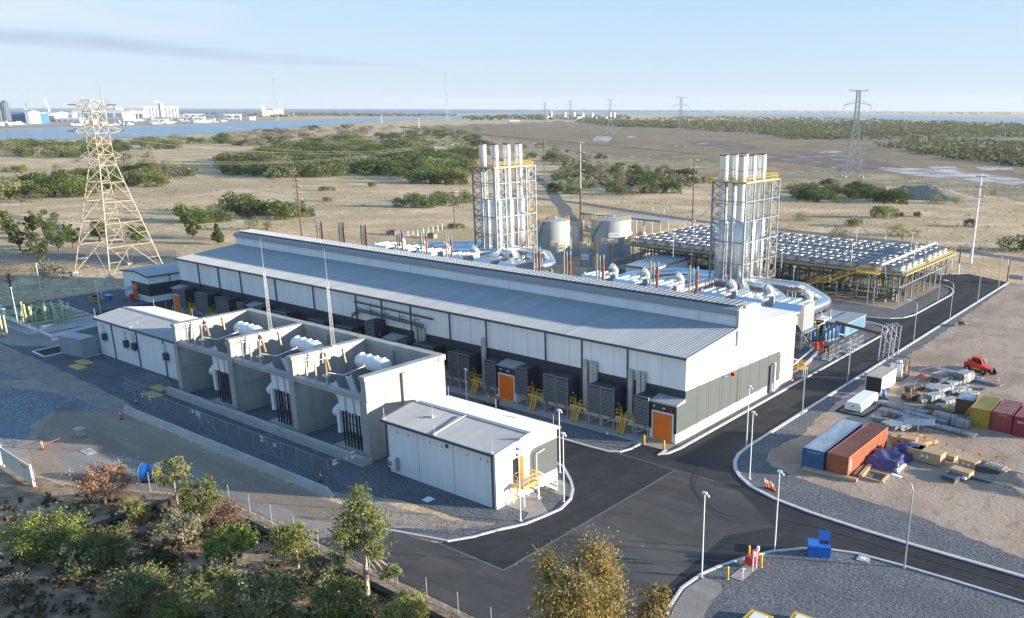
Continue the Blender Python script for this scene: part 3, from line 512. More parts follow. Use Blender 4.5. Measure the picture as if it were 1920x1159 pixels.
names = ['beside the orange door at the right end', 'right one of the first pair from the right end', 'left one of the first pair from the right end', 'right one of the second pair from the right end', 'left one of the second pair from the right end',
 'just right of the porch behind the worker', 'just left of the porch behind the worker', 'right one of the third pair from the right end', 'left one of the third pair from the right end', 'right one of the pair under the cable covers', 'left one of the pair under the cable covers',
 'right of the porch behind the right bay', 'raised one beside the wide yellow landing under the cable tray']
names += ['right one of the pair behind the middle bay', 'left one of the pair behind the middle bay', 'right one of the pair behind the bay masts', 'left one of the pair behind the bay masts', 'right one of the pair left of the left mast', 'left one of the pair left of the left mast',
 'right of the porch behind the left bay', 'left of the porch behind the left bay', 'right one of the second pair from the far left door', 'left one of the second pair from the far left door', 'right one of the first pair from the far left door', 'left one of the first pair from the far left door', 'beside the far left orange door']
for i, x in enumerate(UX):
    z = 1.9 if i == 12 else 0
    lab = 'charcoal louvred air intake, '+names[i]
    if i == 0: u0.location = (x, 84.85, 0.05); u0['label'] = lab
    else: dup(u0, (x, 84.85, 0.05+z), 0, lab)

def handrail(m, pts, h=1.0, r=0.03, posts=True):
    for a, b in zip(pts[:-1], pts[1:]):
        for q in (h, h*0.55): m.pipe([(a[0], a[1], a[2]+q), (b[0], b[1], b[2]+q)], r, 5)
    if posts:
        for p in pts: m.pipe([(p[0], p[1], p[2]), (p[0], p[1], p[2]+h)], r, 5)
def platform_proto():
    p = thing('access_platform', '', 'platform', (0, 0, 0), 0, 'yellow access platforms between the air intakes')
    obj('deck', MB().box(-1.35, 1.35, -0.1, 1.2, 1.75, 1.85), M_steel, p)
    obj('toe_board', MB().box(-1.38, 1.38, -0.16, -0.1, 1.72, 1.95), M_yellow, p)
    m = MB(); handrail(m, [(-0.35, -0.12, 1.85), (-1.3, -0.12, 1.85), (-1.3, 1.1, 1.85)], 1.05, 0.035); handrail(m, [(0.35, -0.12, 1.85), (1.3, -0.12, 1.85), (1.3, 1.1, 1.85)], 1.05, 0.035)
    handrail(m, [(-0.35, -0.12, 1.85), (-0.35, -0.5, 1.5)], 1.0, 0.03); handrail(m, [(0.35, -0.12, 1.85), (0.35, -0.5, 1.5)], 1.0, 0.03); obj('handrail', m, M_yellow, p)
    m = MB(); 
    for sx in (-0.42, 0.42): m.beam((sx, -0.15, 1.8), (sx, -1.15, 0.02), 0.06, 0.16)
    l = obj('ladder', m, M_yellow, p); m = MB()
    for k in range(1, 8): m.box(-0.4, 0.4, -0.15-k*0.125-0.09, -0.15-k*0.125+0.09, 1.78-k*0.222, 1.78-k*0.222+0.05)
    obj('tread', m, M_yellow, l)
    for sx in (-1.25, 1.25):
        for y in (0, 1.1): obj('leg', MB().box(sx-0.05, sx+0.05, y-0.05, y+0.05, 0, 1.75), M_steel, p)
    return p
p0 = platform_proto()
PXs = [(-60.9, 'nearest the orange door at the right end'), (-68.5, 'between the first and second pair of intakes from the right'), (-76.0, 'just right of the intake beside the worker porch'), (-87.3, 'left of the porch behind the worker'), (-95.0, 'partly hidden by the right concrete wall'), (-113.6, 'wide one seen over the concrete bay under the cable tray'), (-157.8, 'second from the far left orange door'), (-165.4, 'first from the far left orange door')]
for i, (x, w) in enumerate(PXs):
    lab = 'yellow landing with short ladder, '+w
    if i == 0: p0.location = (x, 85.0, 0.05); p0['label'] = lab
    else: dup(p0, (x, 85.0, 0.05+(1.9 if i == 5 else 0)), 0, lab)

# bollards
b0 = thing('bollard', '', 'bollard', (0, 0, 0), 0, 'yellow steel bollards')
obj('post', MB().lathe([(0, 0), (0.11, 0), (0.11, 1.15), (0.09, 1.22), (0, 1.25)], n=12), M_yellow, b0); obj('base', MB().cyl(0, 0, 0, 0.05, 0.17, 12), M_conc, b0)
BL = [((-56.45, 82.95), 'left of the orange door at the right end of the hall'), ((-53.5, 82.95), 'right of the orange door at the right end of the hall'), ((-83.1, 82.9), 'left of the worker'), ((-80.0, 82.9), 'right of the worker'),
      ((-54.9, 134.7), 'in front of the red cabinet beside the blue equipment'), ((-54.7, 137.4), 'behind the red cabinet beside the blue equipment'),
      (G(1364, 1086)[:2], 'front one at the red cabinets on the corner island'), (G(1404, 1046)[:2], 'rear one by the kerb at the red cabinets'), (G(1427, 1064)[:2], 'right one at the red cabinets on the corner island'), (G(312, 578)[:2], 'left of the far left porch'), (G(325, 585)[:2], 'beside the far left porch')]
for i, (p, w) in enumerate(BL):
    if i == 0: b0.location = (*p, 0.05); b0['label'] = 'yellow bollard '+w
    else: dup(b0, (*p, 0.03), 0, 'yellow bollard '+w)

# ------------------------------------------------------------------ annex at the far left end of the hall
t = thing('annex_building', 'small white annex with charcoal band at the far left end of the hall', 'annex', (-191, 95, 0))
AX0, AX1, AY0, AY1 = -196.8, -185.8, 86.9, 104.0
m = MB().extY([(AX0, 0), (AX1, 0), (AX1, 5.5), (-190.8, 6.15), (AX0, 5.75)], AY0, AY1); obj('wall', m, M_white, t)
m = MB(); m.box(-193.3, AX1+0.03, AY0-0.03, AY0, 1.3, 3.9); m.box(AX1, AX1+0.03, AY0-0.03, AY1, 1.3, 3.9); m.box(AX1+0.04, -173.3, 103.2, 103.9, 0, 5.0); obj('dark_wall_band', m, M_dark, t)
m = MB(); m.ribbed((AX1+0.3, AY0-0.3, 5.55), (AX1+0.3, AY1, 5.55), (-190.8, AY0-0.3, 6.25), (-190.8, AY1, 6.25), 0.4, 0.04); m.ribbed((-190.8, AY0-0.3, 6.25), (-190.8, AY1, 6.25), (AX0-0.3, AY0-0.3, 5.8), (AX0-0.3, AY1, 5.8), 0.4, 0.04); obj('roof', m, M_roof, t)
m = MB(); m.beam((AX1+0.3, AY0-0.32, 5.5), (-190.8, AY0-0.32, 6.2), 0.05, 0.3); m.beam((-190.8, AY0-0.32, 6.2), (AX0-0.3, AY0-0.32, 5.75), 0.05, 0.3); m.box(AX1+0.28, AX1+0.4, AY0-0.3, AY1, 5.4, 5.65); obj('gutter', m, M_trim, t)
d = obj('door', MB().box(-193.0, -190.9, AY0-0.1, AY0-0.02, 0.2, 3.4), M_orange, t); obj('frame', MB().box(-193.25, -193.0, AY0-0.12, AY0-0.02, 0.1, 3.6), M_white, d)
m = MB(); m.box(-193.5, -190.2, AY0-2.6, AY0-0.1, 2.5, 2.65); m.beam((-190.3, AY0-2.5, 0), (-190.3, AY0-2.5, 2.5), 0.1); m.beam((-193.4, AY0-2.5, 0), (-193.4, AY0-2.5, 2.5), 0.1); obj('awning', m, M_steel, t)
for y in (91.5, 97.5): obj('downpipe', MB().box(AX1+0.04, AX1+0.18, y-0.07, y+0.07, 0.1, 5.4), M_trim, t)
thing_ = thing('hose_cabinet', 'red hose reel cabinet beside the far left annex door', 'hose reel', (-190.6, 85.4, 0)); obj('body', MB().box(-191.1, -190.2, 85.0, 85.6, 0.3, 1.5), M_red, thing_); obj('stand', MB().box(-190.9, -190.4, 85.1, 85.5, 0, 0.3), M_steel, thing_)

# ------------------------------------------------------------------ control buildings
def control_building(x0, x1, y0, y1, ez, rz, name, label, ribs):
    t = thing(name, label, 'switch room', ((x0+x1)/2, (y0+y1)/2, 0)); ym = (y0+y1)/2
    obj('wall', MB().extX([(y0, 0), (y1, 0), (y1, ez), (ym, rz-0.12), (y0, ez)], x0, x1), M_white, t)
    m = MB(); m.ribbed((x0-0.35, y0-0.35, ez+0.02), (x1+0.3, y0-0.35, ez+0.02), (x0-0.35, ym, rz), (x1+0.3, ym, rz), ribs, 0.1)
    m.ribbed((x0-0.35, ym, rz), (x1+0.3, ym, rz), (x0-0.35, y1+0.35, ez+0.02), (x1+0.3, y1+0.35, ez+0.02), ribs, 0.1); rf = obj('roof', m, M_roof, t)
    m = MB(); m.box(x0-0.35, x1+0.3, ym-0.3, ym-0.02, rz+0.03, rz+0.09); m.box(x0-0.35, x1+0.3, ym+0.02, ym+0.3, rz+0.03, rz+0.09); obj('ridge_cap', m, M_ltrim, rf)
    m = MB(); m.box(x0-0.35, x1+0.3, y0-0.52, y0-0.36, ez-0.16, ez+0.1); m.box(x0-0.35, x1+0.3, y1+0.36, y1+0.5, ez-0.16, ez+0.1); obj('gutter', m, M_trim, t)
    m = MB()
    for xx in (x1+0.3, x0-0.4): m.add([(xx, y0-0.45, ez-0.2), (xx, ym, rz-0.2), (xx, y1+0.45, ez-0.2), (xx, y1+0.45, ez+0.1), (xx, ym, rz+0.12), (xx, y0-0.45, ez+0.1)], [(0, 1, 4, 5), (1, 2, 3, 4)]); 
    obj('barge_flashing', m, M_ltrim, t)
    return t, ym
t, ym = control_building(-75.4, -58.35, 58.8, 68.5, 6.2, 7.05, 'switch_room', 'white gabled switch room with ribbed roof and yellow entry landing, by the road junction', 0.31)
for x in (-75.2, -58.75): obj('downpipe', MB().box(x-0.06, x+0.06, 58.62, 58.76, 0.05, 6.1), M_trim, t)
m = MB()
for x, n in ((-70.1, 7), (-64.5, 7)): m.box(x-0.012, x+0.012, 58.775, 58.8, 0.2, 6.1)
for x in (-73.5, -71.6, -68.1, -66.2, -62.3, -60.4, -59.4): m.box(x-0.04, x+0.04, 58.76, 58.8, 5.0, 5.3)
m.box(-65.6, -65.2, 58.72, 58.8, 5.2, 5.6); m.box(-58.35, -58.3, 63.45, 63.48, 0.1, 6.9); obj('wall_fixture', m, M_trim, t)
m = MB(); pr = [(64.0, 1.35), (68.52, 1.35), (68.52, 5.0), (64.9, 5.0), (64.35, 4.85), (64.0, 4.4)]
m.add([(-58.325, y, z) for y, z in pr], [tuple(range(6))]); obj('grey_wall_band', m, M_grey, t)
m = MB(); m.box(-74.6, -73.7, 58.15, 58.7, 0.9, 2.0); ac = obj('air_conditioner', m, M_white2, t); m = MB().lathe([(0, 0), (0.38, 0), (0.38, -0.04), (0, -0.04)], -74.3, 58.15, 1.45, 16, 'y'); obj('fan', m, M_ltrim, ac); obj('duct', MB().box(-73.7, -73.4, 58.5, 58.7, 0.5, 2.1), M_steel, ac)
d = obj('door', MB().box(-58.36, -58.30, 62.15, 62.95, 2.2, 4.75), M_orange, t); obj('open_leaf', MB().box(-58.36, -58.29, 61.35, 62.15, 2.2, 4.75), M_glass, d); obj('push_bar', MB().box(-58.28, -58.22, 61.45, 62.85, 3.1, 3.18), M_orange, d)
obj('lower_door', MB().box(-58.36, -58.30, 61.4, 62.1, 0.1, 1.9), M_ply, t)
m = MB(); m.box(-58.3, -58.15, 61.9, 62.15, 5.0, 5.25); obj('alarm', m, M_red, t)
m = MB(); m.cyl(-58.0, 64.7, 0.1, 4.4, 0.05, 6); m.beam((-58.0, 64.7, 4.4), (-58.0, 66.0, 4.55), 0.1, 0.06); m.beam((-58.3, 64.2, 5.35), (-57.9, 65.1, 5.5), 0.25, 0.08); obj('conduit', m, M_white2, t)
m = MB()
for x, y, z in ((-75.4, 58.7, 6.25), (-67.1, 58.7, 6.25), (-58.6, 58.7, 6.25), (-75.4, 68.5, 6.25), (-67.5, 68.5, 6.25), (-58.7, 68.4, 6.25), (-75.5, 63.6, 7.1), (-70.5, 61.5, 6.8)): m.cyl(x, y, z, z+1.4, 0.02, 5); m.box(x-0.18, x+0.18, y-0.18, y+0.18, z-0.02, z+0.12)
m.beam((-67.1, 58.7, 6.42), (-67.1, 63.3, 7.2), 0.06); obj('lightning_rod', m, M_white2, t)
# landing
t = thing('entry_landing', 'yellow railed steel landing and stairs at the orange door of the switch room', 'landing', (-57.4, 62, 0))
obj('deck', MB().box(-58.25, -56.5, 60.9, 63.4, 2.08, 2.18), M_steel, t)
m = MB(); m.box(-56.52, -56.45, 60.85, 63.45, 2.0, 2.3); m.box(-58.25, -56.5, 60.82, 60.88, 2.0, 2.3); obj('toe_board', m, M_yellow, t)
m = MB(); handrail(m, [(-58.2, 60.9, 2.18), (-57.3, 60.9, 2.18), (-56.5, 60.9, 2.18), (-56.5, 61.7, 2.18), (-56.5, 62.5, 2.18), (-56.5, 63.4, 2.18)], 1.05, 0.035); handrail(m, [(-57.9, 63.4, 2.18), (-57.6, 63.4, 2.18)], 1.0); handrail(m, [(-57.5, 63.4, 2.18), (-57.5, 66.2, 0.1)], 1.0, 0.03, True); obj('handrail', m, M_yellow, t)
m = MB(); handrail(m, [(-56.5, 63.4, 2.18), (-56.5, 64.8, 1.14), (-56.5, 66.3, 0.1)], 1.0, 0.03); obj('stair_rail', m, M_white2, t)
m = MB(); 
for x in (-57.5, -56.5): m.beam((x, 63.4, 2.1), (x, 66.3, 0.05), 0.06, 0.22)
st = obj('stair', m, M_white2, t); m = MB()
for k in range(11): m.box(-57.5, -56.5, 63.45+k*0.26, 63.7+k*0.26, 1.95-k*0.185, 1.99-k*0.185)
obj('tread', m, M_steel, st)
for x, y in ((-58.1, 61.0), (-56.55, 61.0), (-56.55, 63.3), (-58.1, 63.3)): obj('leg', MB().box(x-0.06, x+0.06, y-0.06, y+0.06, 0, 2.08), M_white2, t)
m = MB(); m.beam((-56.55, 61.0, 0.3), (-58.1, 61.0, 1.9), 0.05); m.beam((-56.55, 63.3, 0.2), (-56.55, 61.6, 2.0), 0.05); obj('brace', m, M_steel, t)
sheet('path', [(-58.3, 60.0), (-55.2, 60.2), (-54.6, 58.7), (-53.9, 60.0), (-53.5, 61.4), (-56.0, 63.0), (-56.6, 64.0), (-57.5, 64.0), (-58.3, 63.6)], 0.035, M_slab)
sheet('path', [(-57.8, 65.6), (-55.6, 65.4), (-54.0, 65.8), (-55.0, 67.4), (-57, 68.4), (-58.3, 68.4)], 0.035, M_slab)
sheet('drain_cover', [(q[0], q[1]) for q in PX((790, 938), (803, 931), (816, 936), (802, 943))], 0.04, M_white2)

t, ym = control_building(-152.6, -122.4, 62.1, 71.8, 6.2, 7.05, 'relay_building', 'long white relay building with pale roof, left of the concrete transformer bays', 0.5)
for x in (-147.5, -139.3, -131.0): obj('downpipe', MB().box(x-0.08, x+0.08, 61.95, 62.08, 0.05, 6.1), M_trim, t)
for x, y in ((-150.4, 0), (-143.0, 0), (-140.4, 0), (-130.6, 0)):
    xx = x
    f = obj('exhaust_fan', MB().box(xx, xx+0.85, 61.45, 62.08, 2.9, 4.0), M_trim, t); obj('duct', MB().cyl(xx-0.2, 61.85, 2.6, 5.4, 0.42, 12), M_white2, f)
    obj('porthole', MB().lathe([(0, 0), (0.36, 0), (0.36, -0.06), (0, -0.06)], xx-0.9, 62.08, 3.4, 14, 'y'), M_black, f)
m = MB()
for x, y, z in ((-152.6, 62.0, 6.25), (-138, 62.0, 6.25), (-152.7, 71.8, 6.25), (-140, 71.8, 6.25), (-128, 71.8, 6.25)): m.cyl(x, y, z, z+1.5, 0.02, 5)
m.beam((-141, 62.0, 6.42), (-141, 71.6, 6.45), 0.04); obj('lightning_rod', m, M_white2, t)

# ------------------------------------------------------------------ transformer bays
t = thing('blast_wall', 'pale concrete blast walls forming three open transformer bays', 'blast wall', (-100, 65, 0))
ws = [(-121.6, -120.8), (-107.65, -106.85), (-93.8, -93.0), (-79.85, -78.95)]
for x0, x1 in ws: obj('side_wall', MB().box(x0, x1, 59.2, 70.5, 0, 10.4), M_wall, t)
obj('back_wall', MB().box(-121.6, -78.95, 70.5, 71.3, 0, 10.4), M_wall, t)
m = MB(); m.box(-121.75, -78.8, 70.35, 71.45, 9.75, 10.43)
for x0, x1 in ws: m.box(x0-0.08, x1+0.08, 59.05, 70.34, 9.9, 10.42)
obj('coping', m, M_wall, t)
for x0, x1 in ((-120.8, -107.65), (-106.85, -93.8), (-93.0, -79.85)):
    obj('beam', MB().box(x0, x1, 59.25, 60.1, 7.25, 7.8), M_wall, t); obj('pilaster', MB().box(x0+5, x0+5.6, 70.2, 70.5, 0, 9.75), M_wall, t)
obj('pilaster', MB().box(-78.95, -78.6, 64.35, 64.95, 0, 9.7), M_wall, t)
m = MB()
for x0, x1 in ws: m.box(x0-0.15, x1+0.15, 59.0, 59.2, 0, 7.25)
obj('end_pier', m, M_wall, t)
m = MB(); m.box(-122.6, -78.5, 57.5, 58.1, 0, 1.1); m.box(-122.6, -78.5, 58.1, 59.0, 0, 0.55); obj('bund_wall', m, M_conc, t)
m = MB(); 
for a, b in ((-107.0, -93.9), (-120.8, -107.9)): m.pipe([(a+0.5, 59.3, 4.2), (a+0.5, 70.4, 4.2)], 0.08, 6)
m.pipe([(-106.6, 59.1, 0.4), (-106.6, 59.1, 7.8)], 0.06, 6); m.pipe([(-120.6, 59.0, 0.4), (-120.6, 59.0, 9.8)], 0.06, 6); obj('conduit', m, M_ltrim, t)
for (a, b) in ((-120.8, -107.65), (-106.85, -93.8), (-93.0, -79.85)): sheet('gravel', [(a, 59.3), (b, 59.3), (b, 70.5), (a, 70.5)], 0.03, M_gravel)

def transformer(xc, lab):
    T = thing('power_transformer', lab, 'transformer', (xc, 64.5, 0), 0, 'transformers in the concrete bays')
    T['_o'] = (0, 0, 0)
    obj('tank', MB().box(-3.0, 2.4, -1.0, 2.6, 0.4, 4.9), M_white2, T)
    m = MB()
    for k in range(9): m.box(2.5+k*0.32, 2.6+k*0.32, -1.0, 2.6, 1.0, 4.4)
    obj('cooling_fin', m, M_white2, T)
    cn = obj('conservator', MB().lathe([(0, 0), (0.8, 0), (0.95, 0.15), (0.95, 5.1), (0.8, 5.25), (0, 5.25)], -4.2, 2.5, 8.75, 24, 'x'), M_white2, T)
    m = MB()
    for k in range(4): m.lathe([(0.95, 0), (0.975, 0), (0.975, 0.08), (0.95, 0.08)], -3.7+k*1.4, 2.5, 8.75, 24, 'x'); m.box(-3.72+k*1.4, -3.56+k*1.4, 2.2, 2.8, 9.68, 9.85)
    m.pipe([(-4.2, 2.5, 8.75), (-4.5, 2.5, 8.75)], 0.2, 8); obj('rib', m, M_white2, cn)
    m = MB()
    for x in (-3.2, 0.2): m.beam((x, 2.5, 0), (x, 2.5, 7.9), 0.2)
    obj('support', m, M_steel, cn)
    def bushing(p, q, mm=M_brown, r=0.2):
        p, q = V3(*p), V3(*q); n = 14; pts = [p+(q-p)*k/n for k in range(n+1)]; rs = [r*(1.15 if k % 2 else 0.85)*(1-0.35*k/n) for k in range(n+1)]
        b = obj('bushing', MB().pipe(pts, rs, 10), mm, T); obj('terminal', MB().pipe([q, q+(q-p)*0.12], 0.05, 6), M_white2, b)
    for k, (x, y, dx, dz, zb) in enumerate(((-3.4, -2.0, -1.7, 5.2, 6.9), (-3.6, 0.3, -1.0, 5.3, 7.2))):
        obj('turret', MB().pipe([(x, y+0.6, 4.7), (x+dx*0.3, y, zb)], 0.42, 12), M_white2, T); bushing((x+dx*0.3, y, zb), (x+dx, y, 5.4+dz), M_brown, 0.24)
    bushing((-1.2, -4.75, 9.3), (-1.2, -4.75, 11.1), M_brown, 0.22)
    for k, (x, y, zt_) in enumerate(((-5.2, -4.75, 10.6), (-3.3, -4.75, 10.4), (-1.2, -4.75, 9.3))):
        bushing((x, y, 7.8), (x, y, zt_), M_conc, 0.15)
        a = obj('surge_ring', MB().pipe([(x+0.42*math.cos(q), y+0.42*math.sin(q), zt_-0.3) for q in np.linspace(0, 2*math.pi, 13)], 0.04, 5), M_white2, T)
    m = MB(); m.pipe([(-1.2, -4.75, 9.4), (0.3, -3.4, 9.0), (0.6, -0.5, 9.5)], 0.06, 6); m.pipe([(-5.1, -2.0, 10.9), (-5.0, -3.5, 10.5), (-5.2, -4.7, 10.6)], 0.03, 5); m.pipe([(-4.6, 0.3, 10.9), (-3.9, -2.5, 10.3), (-3.3, -4.7, 10.4)], 0.03, 5); obj('busbar', m, M_white2, T)
    bushing((0.6, -0.5, 7.6), (0.6, -0.5, 9.5), M_brown, 0.2); obj('support', MB().beam((0.6, -0.5, 4.8), (0.6, -0.5, 7.6), 0.2), M_steel, T)
    for k in range(3): obj('cable_box', MB().box(0.5+k*1.6, 1.6+k*1.6, -4.6, -3.7, 5.0, 7.1), M_white2, T)
    m = MB()
    for k in range(8): m.pipe([(0.6+k*0.62, -4.2, 0.3), (0.6+k*0.62, -4.2, 5.0)], 0.1, 6)
    obj('power_cable', m, M_black, T)
    m = MB()
    for z in (1.2, 2.2, 3.2, 4.2): m.box(0.3, 5.3, -4.12, -4.0, z, z+0.12)
    for x in (0.95, 2.85, 4.75): m.box(x, x+0.12, -4.0, -3.9, 0, 5)
    obj('cable_rack', m, M_steel, T)
    obj('plinth', MB().box(-0.8, 5.4, -4.9, -3.0, 0, 0.3), M_conc, T)
    m = MB().lathe([(0, 0), (0.62, 0), (0.62, 0.5), (0, 0.5)], -0.9, -4.0, 4.4, 18, 'x'); m.box(-0.4, 0.1, -4.4, -3.6, 1.8, 5.4); obj('control_box', m, M_white2, T)
transformer(-113.6, 'white oil transformer with brown bushings in the left concrete bay'); transformer(-99.7, 'white oil transformer with brown bushings in the middle concrete bay'); transformer(-85.8, 'white oil transformer with brown bushings in the right concrete bay')
def lattice_mast(x, y, z0, h, w, lab):
    t = thing('lightning_mast', lab, 'mast', (x, y, z0), 0, 'lattice masts on the bay walls'); hl = h*0.66
    m = MB(); c = [(x+w/2*math.cos(a), y+w/2*math.sin(a)) for a in (0.5, 2.6, 4.7)]; tp = [(x+0.5*(a-x), y+0.5*(b-y)) for a, b in c]
    for (a, b), (p, q) in zip(c, tp): m.beam((a, b, z0), (p, q, z0+hl), 0.045)
    n = 16
    for k in range(n):
        for j in range(3):
            t0, t1 = k/n, (k+1)/n; A, B = c[j], c[(j+1) % 3]; P, Q = tp[j], tp[(j+1) % 3]
            m.beam((A[0]+(P[0]-A[0])*t0, A[1]+(P[1]-A[1])*t0, z0+hl*t0), (B[0]+(Q[0]-B[0])*t1, B[1]+(Q[1]-B[1])*t1, z0+hl*t1), 0.02)
    obj('lattice', m, M_steel, t); obj('rod', MB().pipe([(x, y, z0+hl-0.5), (x, y, z0+h)], [0.05, 0.015], 6), M_steel, t); obj('base_plate', MB().box(x-0.35, x+0.35, y-0.35, y+0.35, z0, z0+0.08), M_steel, t)
lattice_mast(-107.3, 65.6, 10.42, 12.6, 0.5, 'slim white lattice mast on the wall between left and middle bay'); lattice_mast(-93.4, 65.6, 10.42, 12.6, 0.5, 'slim white lattice mast on the wall between middle and right bay')

# barrier, fence along the bays
t = thing('retaining_barrier', 'long low concrete barrier between the dirt track and the transformer yard', 'barrier', (-97, 50.6, 0))
m = MB(); x = -119.8
m.add([(-121.0, 51.3, 0), (-121.0, 51.6, 0), (-120.6, 51.6, 0.9), (-120.6, 51.3, 0.9)], [(0, 1, 2, 3)])
prof = [(50.0, -0.1), (50.75, -0.1), (50.62, 0.9), (50.32, 0.92)]
while x < -75.6: 
    x2 = min(x+3.0, -75.4); obj('barrier_panel', MB().extX(prof, x, x2-0.03), M_conc, t); x += 3.0
obj('sloped_end', MB().add([(-75.4, 50.0, -0.1), (-75.4, 50.75, -0.1), (-75.4, 50.62, 0.9), (-75.4, 50.32, 0.92), (-74.4, 50.2, 0), (-74.4, 50.7, 0)], [(0, 3, 4), (3, 2, 5, 4), (2, 1, 5)]), M_conc, t)
def mesh_mat():
    m = D.materials.new('chain_wire'); m.use_nodes = True; t = m.node_tree; b = t.nodes['Principled BSDF']; b.inputs['Base Color'].default_value = (0.35, 0.37, 0.38, 1); b.inputs['Metallic'].default_value = 0.4; b.inputs['Alpha'].default_value = 0.10; b.inputs['Roughness'].default_value = 0.6
    return m
M_wire = mesh_mat()
def fence(name, label, pts, h, spacing, cat='fence', rails=True, post_r=0.035, group=None):
    t = thing(name, label, cat, (*pts[0][:2], 0), 0, group); m = MB(); rl = MB()
    for a, b in zip(pts[:-1], pts[1:]):
        L = math.hypot(b[0]-a[0], b[1]-a[1]); n = max(1, int(round(L/spacing)))
        for k in range(n+(1 if b is pts[-1] else 0)):
            x, y = a[0]+(b[0]-a[0])*k/n, a[1]+(b[1]-a[1])*k/n; obj('post', MB().pipe([(x, y, 0), (x, y, h+0.1)], post_r, 6), M_steel, t)
        m.add([(a[0], a[1], 0.05), (b[0], b[1], 0.05), (b[0], b[1], h), (a[0], a[1], h)], [(0, 1, 2, 3)])
        if rails: rl.pipe([(a[0], a[1], h), (b[0], b[1], h)], 0.022, 5); rl.pipe([(a[0], a[1], 0.08), (b[0], b[1], 0.08)], 0.02, 5)
    obj('wire_mesh', m, M_wire, t)
    if rails: obj('rail', rl, M_steel, t)
    return t
t = fence('yard_fence', 'galvanised chain wire fence with warning signs in front of the transformer bays', [(-126.0, 57.2), (-126.0, 53.3), (-79.0, 53.3), (-79.0, 57.0)], 2.2, 2.9)
for x in (-104.8, -91.8, -120.5): obj('brace', MB().pipe([(x, 53.3, 2.1), (x+2.8, 53.3, 0.15)], 0.03, 5), M_steel, t)
obj('mid_rail', MB().pipe([(-104.5, 53.3, 1.1), (-107.4, 53.3, 1.1)], 0.02, 5), M_steel, t)
for x, z, w, h_ in ((-107.6, 1.75, 0.5, 0.35), (-106.6, 1.55, 0.6, 0.6), (-105.8, 1.3, 0.2, 0.8), (-92.0, 1.45, 0.5, 0.7), (-89.4, 1.4, 0.55, 0.4), (-120.9, 1.2, 0.4, 0.5), (-118.8, 1.2, 0.4, 0.5)):
    s = obj('warning_sign', MB().box(x, x+w, 53.22, 53.27, z, z+h_), M_white2, t); obj('sign_text', MB().box(x+0.04, x+w-0.04, 53.20, 53.215, z+h_*0.35, z+h_*0.6), M_black, s)
for y, z, w, h_, c in ((53.9, 1.35, 0.55, 0.65, M_white2), (54.6, 1.3, 0.25, 0.65, M_ply), (55.6, 1.5, 0.4, 0.35, M_white2), (56.4, 1.3, 0.5, 0.9, M_white2)):
    s = obj('warning_sign', MB().box(-78.96, -78.9, y, y+w, z, z+h_), c, t)
    obj('sign_text', MB().box(-78.89, -78.87, y+0.04, y+w-0.04, z+h_*0.55, z+h_*0.75), M_red if c is M_white2 else M_black, s)
